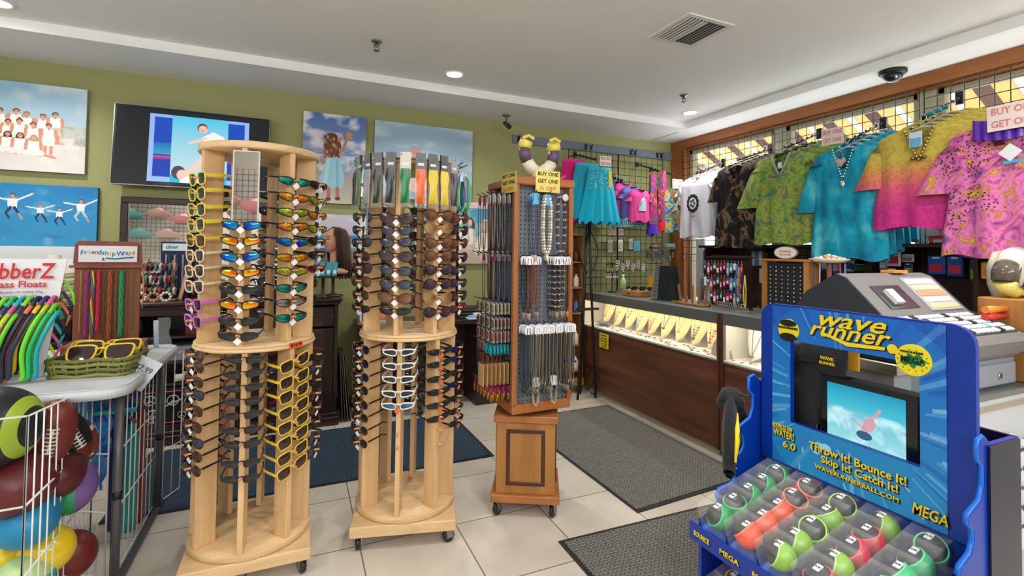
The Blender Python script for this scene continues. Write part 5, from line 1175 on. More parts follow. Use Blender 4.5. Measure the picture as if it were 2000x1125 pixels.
def bust(x,y,c,nc,label,style=0,s=1,group='necklace busts in the long showcase',rz=-pi/2):
    t=thing('necklace_bust',label,'bust',(x,y,.686),rz,group)
    mb=MB(srgb(c))
    def f(u,v):
        if u<.10: w=.030+.004*sin(u*30)
        elif u<.24: w=.032+.062*sin((u-.10)/.14*pi/2)
        else: w=.094*(1-((u-.24)/.76)**2.2)**.5*(1-.28*(u-.24)/.76)
        w*=s; z=(.250-.238*u)*s; x=(v*2-1)*w; y=.02-.085*u+.03*(v*2-1)**2; return (x,y,z)
    mb.surf(f,20,14); 
    mb.add([(-.01,.03,0),(.01,.03,0),(.01,-.03,.17*s),(-.01,-.03,.17*s)],[(0,1,2,3)]); mb.build('bust_form','cream' if not isinstance(c,str) and c[0]<240 else 'deck',t)
    def fr(u,v): p=f(u,v); return (p[0],p[1]-.004,p[2])
    n=MB(srgb(nc)); L=[.62,.75,.5,.85][style%4]
    pts=[fr(.08+(L-.08)*q/8,.30+.18*(q/8)**1.5) for q in range(9)]+[fr(.08+(L-.08)*(8-q)/8,.70-.18*((8-q)/8)**1.5) for q in range(9)]
    if style in (1,2):
        for k,q in enumerate(pts): n.ball(q,.009 if 4<k<14 else .004,6,srgb(nc if k%2 else [min(255,a+50) for a in nc]))
    else: n.tube(pts,.0022,5); 
    for k in range(3): p=pts[8]; n.ball((p[0]+(k-1)*.012,p[1]-.004,p[2]-.008*(2-abs(k-1))),.007,6,srgb(nc))
    n.build('necklace','satin',t)
by=[4.24,4.05,3.87,3.70,3.53,3.36,3.18,3.00,2.83,2.68]
bc=[(190,150,90),(176,130,96),(170,150,120),(130,170,190),(226,110,70),(40,50,90),(180,176,160),(90,60,50),(170,110,80),(150,120,90)]
bn=['plain chain','pink and brown stone','pearl cluster','pale blue chunky','orange coral','navy V-shaped','silver chain','dark brown bead','red-brown bead','fine gold']
for i,y in enumerate(by): bust(2.98,y,(226,200,140),bc[i],'cream bust wearing a %s necklace, in the long showcase'%bn[i],[0,1,2,1,1,0,0,1,1,0][i])
bust(2.93,2.40,(246,244,236),(70,60,56),'white bust with a dark starfish necklace in the second showcase',3,1.1,None)
r_=random.Random(12)
EARP=[]
for i in range(90):
    y=4.3-i*(1.72/90)+r_.uniform(-.01,.01); x=2.79+r_.random()*.12; c=srgb([(190,150,120),(120,60,60),(60,130,130),(206,190,150),(70,60,60),(206,206,210),(180,110,110)][i%7])
    if i<7:
        o=MB(c).tube([(.011*cos(q*pi/3),.009*sin(q*pi/3),.003) for q in range(6)],.0025,4,closed=True,caps=False).ball((.0,.014,.004),.004,6).build('ring_jewel','satin'); EARP.append(o)
    else: o=EARP[i%7].copy(); COL.objects.link(o)
    o.location=(x,y,.6865); o.rotation_euler=(0,0,r_.uniform(0,6)); tag(o,['tan','dark red','teal','pale gold','charcoal','silver','rose'][i%7]+' ring on the long showcase deck, %s of its colour from the left'%NTH[i//7],'ring','rings on the showcase deck')
for i in range(24):
    o=EARP[(i*3)%7].copy(); COL.objects.link(o); o.location=(2.79+r_.random()*.1,2.50-i*.038,.6865); o.rotation_euler=(0,0,r_.uniform(0,6)); tag(o,['tan','dark red','teal','pale gold','charcoal','silver','rose'][(i*3)%7]+' ring in the second showcase, %s of its colour from the left'%NTH[i//7],'ring','rings in the second showcase')
t=thing('price_notice','yellow notice taped to the front of the long showcase','sign',(2.742,3.97,.575),-pi/2)
MB(srgb(222,206,40)).box(-.075,.075,-.001,.001,-.07,.07).build('card','matte',t)
for i,(s,z) in enumerate((('JEWELRY','.048'),('BUY ONE','.02'),('GET ONE','-.005'),('½ OFF','-.03'),('TODAY','-.052'))): text('lettering',s,.02,(0,-.002,float(z)),(1,0,0),(0,0,1),'black',parent=t,width=.1)
tag(MB(srgb(150,140,140)).prism([(-.09,0),(.09,0),(.09,.02),(.07,.09),(.03,.14),(-.03,.14),(-.07,.09),(-.09,.02)],-.008,.008,axis='y').build('round_backed_stand','matte',loc=(2.83,2.62,.687),rot=(0,0,-pi/2)),'grey round-topped display stand at the right end of the long showcase','stand')
tag(MB(srgb(110,104,104)).lathe([(0,.0),(.03,.0),(.04,.02),(.075,.04),(.07,.04),(0,.03)],20).build('stone_dish','satin',loc=(2.86,4.16,.688)),'small grey dish at the left end of the long showcase','dish')
# ---- things on the glass top
t=thing('earring_tree','small metal tree hung with silver earrings on the glass counter','jewelry stand',(3.0,4.20,1.022))
MB(srgb(60,56,54)).lathe([(.05,0),(.05,.006),(.008,.012),(.006,.30),(0,.30)],16).tube([(-.08,0,.28),(0,0,.30),(.08,0,.28)],.004,6).tube([(-.07,0,.20),(0,0,.21),(.07,0,.20)],.004,6).build('stand','metal',t)
for k in range(12):
    x=-.075+.0135*k; z=.27 if k%2 else .195; mb=MB(srgb([(206,206,210),(190,176,150),(226,190,190),(150,120,110)][k%4])); mb.tube([(x,0,z),(x,-.004,z-.03)],.0016,4).ball((x,-.004,z-.04),.011,7,sq=(1,.5,1.2)); mb.build('earring','satin',t)
t=thing('spray_bottle','white bottle with green and purple label on the glass counter','bottle',(3.03,4.06,1.022))
MB(srgb(206,206,200)).lathe([(0,0),(.03,0),(.032,.01),(.032,.05)],16,srgb(90,70,150)).lathe([(.032,.05),(.032,.12),(.012,.16)],16,srgb(160,200,130)).lathe([(.012,.16),(.014,.19),(0,.19)],12,srgb(230,230,230)).build('bottle_body','gloss',t)
t=thing('sunglasses_box','light wooden box holding dark sunglasses on the glass counter','box',(3.02,3.80,1.022))
MB(srgb(176,124,66)).box(-.12,.12,-.13,.13,0,.05,bev=.004).build('wooden_box','satin',t); MB(srgb(120,80,40)).box(-.126,-.12,-.012,.012,.018,.03).build('latch','metal',t)
for k in range(3):
    o=copy_tree(GL['dark']); o.location=(2.97+.05*k,3.86-.06*k,1.09); o.rotation_euler=(rad(-20),0,-pi/2+.2*k); tag(o,'black sunglasses in the wooden counter box, %s of three'%['left','middle','right'][k],'sunglasses','sunglasses in the counter box')
tag(MB(srgb(226,130,30)).box(-.03,.03,-.06,.06,0,.17).box(-.031,-.03,-.05,.05,.06,.16,srgb(240,190,30)).build('orange_card_holder','matte',loc=(3.16,3.74,1.04)),'orange and yellow card holder behind the wooden counter box','card holder')
t=thing('ring_size_tower','tall dark wedge display with a grey strip of rows on the glass counter','display stand',(3.0,3.42,1.022),-pi/2+rad(8))
MB(srgb(30,36,44)).prism([(-.10,0),(.14,0),(.10,.30),(-.05,.30)],-.06,.05,axis='y').build('wedge_body','satin',t)
MB(srgb(150,152,156)).prism([(-.098,.005),(-.03,.005),(.0,.295),(-.048,.295)],-.064,-.06,axis='y').build('grey_strip','matte',t)
mb=MB(srgb(60,62,66)); 
for k in range(22): mb.box(-.085+.002*k,-.035+.0018*k,-.066,-.064,.015+k*.0125,.021+k*.0125)
mb.build('row_slots','satin',t)
t=thing('finger_ring_stand','low wooden tray with upright wooden pegs and silver rings on the counter','jewelry stand',(2.93,3.02,1.022),-pi/2)
MB().box(-.17,.16,-.06,.06,0,.014,bev=.004).build('tray',OK_,t)
for k in range(5): MB(srgb(160,100,60)).prism([(-.012,0),(.012,0),(.010,.13),(0,.145),(-.010,.13)],-.004,.004,axis='y',color=srgb(160,100,60)).build('wooden_peg','matte',t,loc=(-.12+k*.065,0,.014),rot=(0,rad(6*(k-2)),0))
for k in range(5): MB(srgb(170,170,176)).tube([(.011*cos(q*pi/4),.009*sin(q*pi/4),0) for q in range(8)],.003,5,closed=True,caps=False).build('ring','metal',t,loc=(-.12+k*.065,0,.05),rot=(rad(70),0,0))
t=thing('counter_mirror','frameless tilting mirror standing on the glass counter','mirror',(3.18,3.12,1.022),-pi/2)
MB(srgb(120,118,120)).box(-.06,.06,.0,.006,0,.20).build('mirror_back','satin',t); MB().box(-.056,.056,-.002,-.001,.004,.196).build('mirror_glass','mirror',t)
# crowded key chain rack
t=thing('keychain_spinner','crowded counter rack of colourful key chains and lanyards','display rack',(3.02,2.74,1.022),-pi/2+rad(5))
MB(srgb(50,30,28)).box(-.17,.17,.03,.05,0,.40).box(-.17,.17,-.06,.06,0,.012).box(-.18,.18,-.03,.06,.38,.392).build('rack_frame','satin',t)
for z in (.10,.21,.32): MB(srgb(40,30,30)).box(-.17,.17,-.05,-.046,z,z+.006).build('rail','satin',t)
kc=[(30,70,170),(60,140,90),(190,40,60),(226,226,226),(40,40,110),(170,30,110),(30,160,180),(206,60,50),(110,50,40),(90,170,210)]
for r_i,z in enumerate((.37,.26,.15)):
    for k in range(12):
        c=srgb(kc[(k*7+r_i*3)%10]); x=-.16+k*.029; h=.05+.02*((k*5+r_i)%3)
        tt=tag(MB(c).box(-.011,.011,-.003,.003,-h-.02,-.02,bev=.002).tube([(0,0,0),(.004,0,-.012),(0,0,-.022)],.0015,4,srgb(180,180,180)).box(-.008,.008,-.0036,-.003,-h*.8-.02,-.4*h-.02,srgb(230,225,220)).build('key_chain','gloss'),'%s key chain, %s from the left, %s row of the counter rack'%(['blue','green','red','white','navy','magenta','aqua','coral','brown','sky blue'][(k*7+r_i*3)%10],NTH[k],['top','middle','bottom'][r_i]),'key chain','key chains on the counter rack')
        v=Matrix.Rotation(-pi/2+rad(5),3,'Z')@Vector((x,-.058+.0*k,0)); tt.location=(3.02+v.x,2.74+v.y,1.022+z-.01); tt.rotation_euler=(0,0,-pi/2+rad(5+rnd.uniform(-20,20)))
for k in range(5):
    v=Matrix.Rotation(-pi/2+rad(5),3,'Z')@Vector((.13+.016*k,-.07,0)); c=srgb([(30,120,190),(196,150,60),(160,40,120),(20,24,30),(220,200,60)][k])
    tag(MB(c).tube([(0,0,0),(-.012,0,-.10),(-.008,0,-.2),(0,-.004,-.24),(.010,0,-.2),(.012,0,-.10),(0,0,0)],.004,5).build('lanyard','fabric',loc=(3.02+v.x,2.74+v.y,1.36-.02*k)),['blue','mustard','purple','black','yellow'][k]+' lanyard hanging on the right end of the key chain rack','lanyard','lanyards on the key chain rack')
t=thing('clear_ring_tray','clear acrylic tray of small silver rings on the counter','tray',(2.88,2.60,1.022),-pi/2)
MB().box(-.13,.13,-.05,.05,0,.03,bev=.004).build('acrylic_block','plastic_clear',t)
for k in range(12): MB(srgb(180,176,166)).tube([(.012*cos(q*pi/4),.0,.012*sin(q*pi/4)) for q in range(8)],.003,5,closed=True,caps=False).build('ring','metal',t,loc=(-.115+k*.021,.0,.045),rot=(0,0,rad(15*(k%3))))
# earring box with oval sign
t=thing('earring_cabinet','light wood upright box with black panel of stud earrings','jewelry stand',(3.05,2.27,1.022),-pi/2+rad(4))
MB(srgb(30,30,32)).box(-.14,.14,-.02,.06,.02,.35).build('black_panel','fabric',t)
MB().box(-.165,-.13,-.03,.08,0,.365).build('side_board',OK_,t); MB().box(.13,.165,-.03,.08,0,.365).build('side_board',OK_,t)
MB().box(-.185,.185,-.04,.09,.365,.38,bev=.003).box(-.165,.165,-.03,.08,0,.02).build('top_board',OK_,t)
mb=MB(srgb(206,206,206))
for r_i in range(11):
    for k in range(6): mb.ball((-.105+k*.042,-.024,.045+r_i*.028),.0055,6)
o=mb.build('stud_earrings','chrome',t); o['kind']='stuff'
t2=thing('oval_sign','small white oval sign with scrollwork on top of the earring box','sign',(3.05,2.28,1.402),-pi/2+rad(4))
MB(srgb(110,96,100)).prism([(.085*cos(2*pi*k/28),.045+.045*sin(2*pi*k/28)) for k in range(28)],-.004,.006,axis='y').build('rim','satin',t2)
MB(srgb(226,220,214)).prism([(.078*cos(2*pi*k/28),.045+.039*sin(2*pi*k/28)) for k in range(28)],-.0055,-.004,axis='y').build('face','matte',t2)
text('lettering','Sterling',.026,(0,-.0065,.055),(1,0,0),(0,0,1),rink,parent=t2); text('lettering','Silver Earrings',.014,(0,-.0065,.032),(1,0,0),(0,0,1),rink,parent=t2)
t=thing('shell_stand','cake stand dish of small shells on a wooden post with hanging cords','dish stand',(3.12,2.03,1.022))
MB().lathe([(.05,0),(.05,.01),(.014,.02),(.014,.36),(0,.36)],16).build('post',OK_,t); MB(srgb(230,220,196)).lathe([(.0,.36),(.08,.365),(.115,.385),(.112,.39),(.08,.372),(0,.368)],24).build('dish','gloss',t)
for k in range(26):
    a_=k*2.4; q=.09*math.sqrt(k/26); tag(MB(srgb([(230,214,184),(206,170,130),(240,230,214)][k%3])).ball((0,0,0),.014,8,sq=(1.2,.8,.8)).build('sea_shell','matte',loc=(3.12+q*cos(a_),2.03+q*sin(a_),1.402+.03*(1-q/.1)),rot=(0,0,a_)),['cream','tan','pale'][k%3]+' sea shell heaped in the dish on the wooden post','shell','shells heaped in the dish')
for k in range(10): MB(srgb([(30,60,150),(206,206,214),(120,60,140),(190,60,60)][k%4])).cyl((.09*cos(k*.63),.09*sin(k*.63),.36),(.095*cos(k*.63),.095*sin(k*.63),.14),.003,n=5).build('hanging_cord','fabric',t)
# wood shelf tower and iron easel at the far end
t=thing('slim_shelf_tower','slim pale wooden shelf tower on casters behind the necklace tower','shelf',(2.59,4.36,0))
mb=MB(); mb.box(-.105,-.093,-.09,.09,.10,1.62); mb.box(.093,.105,-.09,.09,.10,1.62); mb.box(-.093,.093,.082,.09,.10,1.62); mb.build('side_panel',OK_,t)
for z in (.22,.48,.80,1.06,1.32,1.60): MB().box(-.093,.093,-.09,.082,z,z+.015).build('shelf',OK_,t)
MB().box(-.115,.115,-.10,.095,.08,.15,bev=.003).build('base_box',OK_,t)
for sx in (-.08,.08): caster(t,sx,-.06,.032,0,.08)
k=0
for z,cs in ((.235,[(226,214,200),(220,206,190)]),(.495,[(30,110,110),(226,220,210)]),(.815,[(200,200,206),(60,90,150)]),(1.075,[(60,50,60),(226,214,200)]),(1.335,[(206,170,40),(60,40,40)])):
    for j,c in enumerate(cs):
        x=2.55+j*.085; k+=1
        tag(MB(srgb(c)).lathe([(0,0),(.03,0),(.032,.01),(.032,.085),(.02,.105),(.012,.11),(.012,.13),(0,.13)],12).build('gift_jar','satin',loc=(x,4.32,z)),'%s jar on the %s shelf of the slim shelf tower'%(['left','right'][j],['lowest','second','third','fourth','fifth'][(k-1)//2]),'jar')
t=thing('iron_easel','tall black wrought iron easel with scrolled top beside the showcase','easel',(2.62,4.12,0))
def irn(pts,r=.008): return MB(srgb(22,22,24)).tube(pts,r,7)
irn([(-.10,-.04,0),(-.02,0,1.0),(.03,.02,1.74)],.013).build('leg','satin',t); irn([(.10,-.05,0),(.075,0,1.0),(.05,.02,1.74)],.013).build('leg','satin',t); irn([(.03,.12,0),(.04,.03,1.74)],.010).build('leg','satin',t)
MB(srgb(22,22,24)).box(-.11,.13,-.05,-.02,.86,.885).build('ledge','satin',t)
for s in (-1,1):
    pts=[(.04+s*(.02+.085*sin(min(1,q/12)*pi)),.0,1.22+.48*q/14+.0) for q in range(13)]; pts+=[(.04+s*(.05-.03*cos(q*.9)),.0,1.69+.02*sin(q*.9)) for q in range(6)]
    irn(pts,.006).build('scroll','satin',t)
irn([(.04+.04*cos(q*.6)*(1-q/14),0,.25+.04*sin(q*.6)*(1-q/14)) for q in range(12)],.006).build('scroll','satin',t)
irn([(.02,-.03,.08),(.08,-.04,.16),(.12,-.04,.10),(.09,-.04,.03),(.05,-.04,.05)],.008).build('scroll','satin',t)
# ================================================================ clothing
def fab(name,build,rough=.85):
    m=mat(name,(.5,.5,.5),rough); build(m); M[name]=m; return m
def f_camo(m):
    v=coords(m,(1,1,.7)); n=nd(m,'ShaderNodeTexNoise'); n.inputs['Scale'].default_value=9; n.inputs['Detail'].default_value=7; n.inputs['Distortion'].default_value=1.0; ln(m,v,n.inputs[0])
    base(m,ramp(m,n.outputs[0],[(.44,srgb(20,18,18)),(.50,srgb(52,42,34)),(.54,srgb(136,112,80)),(.60,srgb(28,26,26))]))
def f_green(m):
    v=coords(m,(1,1,1)); n=nd(m,'ShaderNodeTexNoise'); n.inputs['Scale'].default_value=7; n.inputs['Detail'].default_value=6; n.inputs['Distortion'].default_value=2.4; ln(m,v,n.inputs[0])
    c1=ramp(m,n.outputs[0],[(.32,srgb(30,130,130)),(.42,srgb(120,160,60)),(.5,srgb(170,186,60)),(.58,srgb(120,120,110)),(.66,srgb(60,140,70))])
    w=nd(m,'ShaderNodeTexVoronoi'); w.inputs['Scale'].default_value=11; w.feature='DISTANCE_TO_EDGE'; ln(m,n.outputs['Color'],w.inputs[0])
    x=nd(m,'ShaderNodeMix'); x.data_type='RGBA'; ln(m,ramp(m,w.outputs[0],[(.02,(1,1,1)),(.045,(0,0,0))]),x.inputs[0]); ln(m,c1,x.inputs[6]); x.inputs[7].default_value=(*srgb(110,124,60),1); base(m,x.outputs[2])
def f_turq(m):
    v=coords(m,(1,1,.6)); n=nd(m,'ShaderNodeTexNoise'); n.inputs['Scale'].default_value=8; n.inputs['Detail'].default_value=5; ln(m,v,n.inputs[0])
    base(m,ramp(m,n.outputs[0],[(.35,srgb(0,120,150)),(.52,srgb(10,160,190)),(.66,srgb(90,200,214))]))
def f_ombre(m):
    tc=nd(m,'ShaderNodeTexCoord'); s=nd(m,'ShaderNodeSeparateXYZ'); ln(m,tc.outputs['Object'],s.inputs[0])
    mr=nd(m,'ShaderNodeMapRange'); mr.inputs[1].default_value=-.60; mr.inputs[2].default_value=-.08; ln(m,s.outputs[2],mr.inputs[0])
    c1=ramp(m,mr.outputs[0],[(.10,srgb(206,50,140)),(.38,srgb(226,90,130)),(.58,srgb(222,140,90)),(.76,srgb(206,186,80))])
    w=nd(m,'ShaderNodeTexVoronoi'); w.inputs['Scale'].default_value=34; ln(m,tc.outputs['Object'],w.inputs[0])
    x=nd(m,'ShaderNodeMix'); x.data_type='RGBA'; x.blend_type='MULTIPLY'; x.inputs[0].default_value=.5
    ln(m,c1,x.inputs[6]); ln(m,ramp(m,w.outputs[0],[(.22,(1,1,1)),(.36,(.55,.3,.3)),(.5,(1,1,1))]),x.inputs[7]); base(m,x.outputs[2])
def f_pink(m):
    v=coords(m,(1,1,1)); n=nd(m,'ShaderNodeTexNoise'); n.inputs['Scale'].default_value=6; n.inputs['Detail'].default_value=4; n.inputs['Distortion'].default_value=3; ln(m,v,n.inputs[0])
    c1=ramp(m,n.outputs[0],[(.30,srgb(90,80,120)),(.42,srgb(206,90,160)),(.52,srgb(226,130,186)),(.6,srgb(190,110,70)),(.68,srgb(206,180,70))])
    w=nd(m,'ShaderNodeTexVoronoi'); w.inputs['Scale'].default_value=60; ln(m,v,w.inputs[0]); n2=nd(m,'ShaderNodeTexNoise'); n2.inputs['Scale'].default_value=3.5; ln(m,v,n2.inputs[0])
    mm=nd(m,'ShaderNodeMath'); mm.operation='MULTIPLY'; ln(m,ramp(m,w.outputs[0],[(.25,(1,1,1)),(.4,(0,0,0))]),mm.inputs[0]); ln(m,ramp(m,n2.outputs[0],[(.5,(0,0,0)),(.56,(1,1,1))]),mm.inputs[1])
    x=nd(m,'ShaderNodeMix'); x.data_type='RGBA'; ln(m,mm.outputs[0],x.inputs[0]); ln(m,c1,x.inputs[6]); x.inputs[7].default_value=(*srgb(60,34,40),1); base(m,x.outputs[2])
def f_tie(m):
    v=coords(m,(1,1,1)); n=nd(m,'ShaderNodeTexNoise'); n.inputs['Scale'].default_value=8; n.inputs['Distortion'].default_value=2; ln(m,v,n.inputs[0])
    base(m,ramp(m,n.outputs[0],[(.34,srgb(70,50,140)),(.43,srgb(30,150,180)),(.5,srgb(190,190,70)),(.57,srgb(210,100,60)),(.66,srgb(60,150,90))]))
def f_sarong(m):
    v=coords(m,(1,1,.5)); n=nd(m,'ShaderNodeTexNoise'); n.inputs['Scale'].default_value=30; n.inputs['Distortion'].default_value=.6; ln(m,v,n.inputs[0])
    base(m,ramp(m,n.outputs[0],[(.38,srgb(30,110,130)),(.45,srgb(190,40,50)),(.5,srgb(90,40,160)),(.56,srgb(206,40,60)),(.64,srgb(206,150,60))]))
for n_,f_ in (('camo_cloth',f_camo),('green_paisley_cloth',f_green),('turquoise_cloth',f_turq),('ombre_cloth',f_ombre),('pink_paisley_cloth',f_pink),('tie_dye_cloth',f_tie),('sarong_cloth',f_sarong)): fab(n_,f_)
def tunic(label,cat,mt,loc,rz,h,w,sleeve=.22,slw=.10,neck='v',col=(1,1,1),flare=1.15,seed=0,nm='tunic',fold=.012,depth=.05,group=None,neckd=.16,slang=24,trim=None):
    """a top on a hanger: origin at the collar, front towards -y"""
    t=thing(nm,label,cat,loc,rz,group); r=random.Random(seed); ph=[r.uniform(0,6) for _ in range(4)]
    nw=.075
    def f(u,v):
        a=2*pi*v; s=math.sin(a); c=math.cos(a)
        if u<.10: W=nw+(w/2-nw)*(u/.10)**.8; z=-(u/.10)*.055
        else: q=(u-.10)/.90; W=w/2*(1-.06*sin(pi*min(1,q*1.3)))*(1+(flare-1)*q**1.4); z=-.055-(h-.055)*q
        q=max(0,(u-.1)/.9); D=depth*(.5+.5*min(1,u/.15)); fl_=fold*q*(sin(7*a+ph[0])+.7*sin(12*a+ph[1]+3*q))
        x=W*c; y=-(D+fl_)*s*(abs(s)**-.3 if abs(s)>.05 else 1); z+=.012*q*sin(5*a+ph[2])
        if neck=='v' and s>0: 
            pass
        return (x,y,z)
    NU,NV=34,64
    def keep(u,v):
        p=f(u,v); s=math.sin(2*pi*v)
        if s>0 and abs(p[0])<nw*(1.05)*(1-(-p[2])/neckd) : return False
        return True
    mb=MB(col); vs=[f(i/NU,j/NV) for i in range(NU+1) for j in range(NV)]
    fs=[(i*NV+j,i*NV+(j+1)%NV,(i+1)*NV+(j+1)%NV,(i+1)*NV+j) for i in range(NU) for j in range(NV) if keep((i+.5)/NU,(j+.5)/NV)]
    mb.add(vs,fs,col,True); mb.build('body',mt,t)
    if sleeve:
        for sx in (-1,1):
            def g(u,v):
                a=2*pi*v; ax=rad(slang); L=sleeve
                bx=sx*(w/2-.035)+sx*L*u*sin(ax)*1.0; bz=-.045-slw*.55-L*u*cos(ax)*.95
                wd=slw*(.85+.35*u); 
                return (bx+wd*cos(a)*.62*cos(ax), -(.035+.012*sin(3*a+ph[3]+4*u))*sin(a), bz+sx*0-wd*cos(a)*sx*.62*sin(ax)*-.0+ (1-u)*0)
            vs=[]; n2=22; m2=12
            for i in range(m2+1):
                for j in range(n2):
                    vs.append(g(i/m2,j/n2))
            # close the shoulder end into the body
            fs=[(i*n2+j,i*n2+(j+1)%n2,(i+1)*n2+(j+1)%n2,(i+1)*n2+j) for i in range(m2) for j in range(n2)]
            cap=[(sx*(w/2-.06),0,-.035)]; k=len(vs); vs+=cap; fs+=[(j,(j+1)%n2,k) for j in range(n2)]
            mb=MB(col); mb.add(vs,fs,col,True); mb.build('sleeve',mt,t)
    if trim: trim(t,f)
    return t
def hanger(label,loc,rz,w=.38,c=(.85,.88,.9),mt='plastic_hanger',group=None):
    t=thing('clothes_hanger',label,'hanger',loc,rz,group)
    MB(c).tube([(-w/2,0,-.075),(-w/2+.02,0,-.055),(-.04,0,-.01),(0,0,.0),(.04,0,-.01),(w/2-.02,0,-.055),(w/2,0,-.075)],.006,6).build('shoulder_bar',mt,t)
    MB(srgb(190,190,194)).tube([(0,0,0),(0,0,.03),(.016,0,.045),(.018,0,.062),(.004,0,.076),(-.012,0,.07)],.002,5).build('hook','chrome',t)
    return t
M['plastic_hanger']=mat('clear_hanger',srgb(226,232,236),.15,alpha=.55)
M['black_hanger']=mat('black_hanger',srgb(20,20,24),.3)
def waterfall(label,x,y,z,L=.36,drop=.20,rz=0,nb=7,off=(0,0)):
    """arm projecting towards -x from the grid"""
    t=thing('waterfall_arm',label,'display arm',(x,y,z),rz)
    MB(srgb(30,26,28)).box(-.02,0,-.022,.022,-.045,.045).build('bracket','satin',t)
    MB(srgb(40,34,36)).tube([(-.015,0,0),(-L,0,-drop),(-L-.006,0,-drop+.022)],.007,8).build('rod','satin',t)
    for k in range(nb):
        q=(k+.6)/nb; MB(srgb(60,44,40)).ball((-L*q,0,-drop*q+.010),.011,8).build('knob','satin',t)
    return t
XG=4.12
def wgrid(label,ya,yb):
    t=gridwall(label,(XG,ya,1.35),-pi/2,ya-yb,1.30); return t
wgrid('black wire gridwall across the far window bay',4.40,3.22); wgrid('black wire gridwall across the middle window bay',3.19,2.02); wgrid('black wire gridwall across the near window bay',1.99,.75)
def stack(n,armpx,frontpx,desc,make,hg='clear plastic',xf=3.66,grp=''):
    a=atX(*armpx,XG-.01); b=atX(*frontpx,xf)
    waterfall('black waterfall arm carrying the %s'%desc,a.x,a.y,a.z,a.x-xf,a.z-b.z,rz=math.atan2(a.y-b.y,a.x-b.x)*0)
    return a,b
def row(protos_fn,n,y,xs,xe,zs,ze,rzj,labels,grp,hlabel,mt='plastic_hanger',w=.36):
    o=None
    for k in range(n):
        q=k/(max(1,n-1)); x=xs+(xe-xs)*q; z=zs+(ze-zs)*q; rz=-pi/2+rnd.uniform(-rzj,rzj)+ROT
        if o is None: o=protos_fn((x,y,z),rz,labels[0])
        else: dup(o,(x,y,z),(0,0,rz),labels[min(k,len(labels)-1)],grp)
        h=hanger(hlabel+', %s from the front'%NTH[k],(x,y,z-.005),rz,w,mt=mt,group='hangers of the '+grp)
    o['group']=grp
    return o
ROT=rad(6)
def yz(px,py,X): p=atX(px,py,X); return p.y,p.z
# --- pink paisley (nearest)
y_,z_=yz(1958,238,3.62); waterfall('black waterfall arm at the right edge with the pink paisley tops',XG-.01,y_,z_+.22,.50,.19)
row(lambda l,r,s: tunic(s,'top','pink_paisley_cloth',l,r,.76,.48,.28,.16,flare=1.18,seed=3,fold=.016,slang=20),3,y_,3.62,3.95,z_,z_+.13,.04,['pink paisley and leopard tunic, frontmost at the right edge','second pink paisley tunic behind the front one at the right edge','rear pink paisley tunic at the right edge'],'pink paisley tunics','clear hanger of the pink paisley tunics')
tag(MB(srgb(90,30,170)).surf(lambda u,v:(-.15+.30*v,-.06-.02*sin(pi*v)-.006*sin(40*v),.02-.11*u-.03*sin(pi*v)),8,40).build('sequin_band','gloss',loc=(3.60,y_-.05,z_-.0),rot=(0,0,-pi/2)),'shiny purple sequin top draped over the pink paisley tunics','top')
t=thing('price_tag','white square tag turned on its corner on the pink paisley tunic','tag',(3.54,y_-.06,z_-.19),-pi/2)
MB(srgb(226,228,230)).prism([(0,-.05),(.05,0),(0,.05),(-.05,0)],-.001,.001,axis='y').build('card','matte',t); MB(srgb(60,170,206)).prism([(-.03,-.065),(.05,-.055),(.05,-.04),(-.03,-.045)],.001,.003,axis='y').build('blue_strip','matte',t)
# --- yellow to pink ombre
y_,z_=yz(1803,245,3.66)
waterfall('black waterfall arm with the yellow and pink tunics',XG-.01,y_,z_+.24,.45,.20)
def beads_trim(t,f):
    for sx in (-1,1):
        for k in range(9): 
            q=k/8; MB(srgb(196,180,120)).ball((sx*.075*(1-q*.85),-.062-.006*q,-.035-.17*q),.011,8).build('collar_bead','metal',t)
    for k in range(3): MB(srgb(150,130,80)).ball((-.03+.03*k,-.07,-.225+.01*abs(k-1)),.013,8).build('collar_bead','metal',t)
row(lambda l,r,s: tunic(s,'top','ombre_cloth',l,r,.66,.50,.28,.16,flare=1.15,seed=5,trim=beads_trim,slang=16),5,y_,3.66,4.0,z_,z_+.14,.05,['yellow to pink leopard tunic with a beaded neckline, frontmost','second yellow and pink tunic in the stack','third yellow and pink tunic in the stack','fourth yellow and pink tunic in the stack','rearmost yellow and pink tunic against the grid'],'yellow and pink tunics','clear hanger of the yellow and pink tunics')
t=thing('price_tag','blue and white tag hanging in the neckline of the yellow and pink tunic','tag',(3.575,y_-.0,z_-.09),-pi/2); MB(srgb(206,226,236)).box(-.035,.035,-.001,.001,-.05,.04).box(-.03,.03,-.003,-.001,-.06,.0,srgb(110,180,214)).build('card','satin',t)
for k in range(3): tag(MB(srgb(20,140,160)).box(-.025,.025,-.008,.008,-.012,.012,bev=.006).build('size_cube','gloss',loc=(3.70+.08*k,y_-.02,z_+.075+.03*k),rot=(0,0,-pi/2)),['teal size marker on the front hanger of the yellow tunics','teal size marker on the middle hanger of the yellow tunics','teal size marker on the rear hanger of the yellow tunics'][k],'size marker')
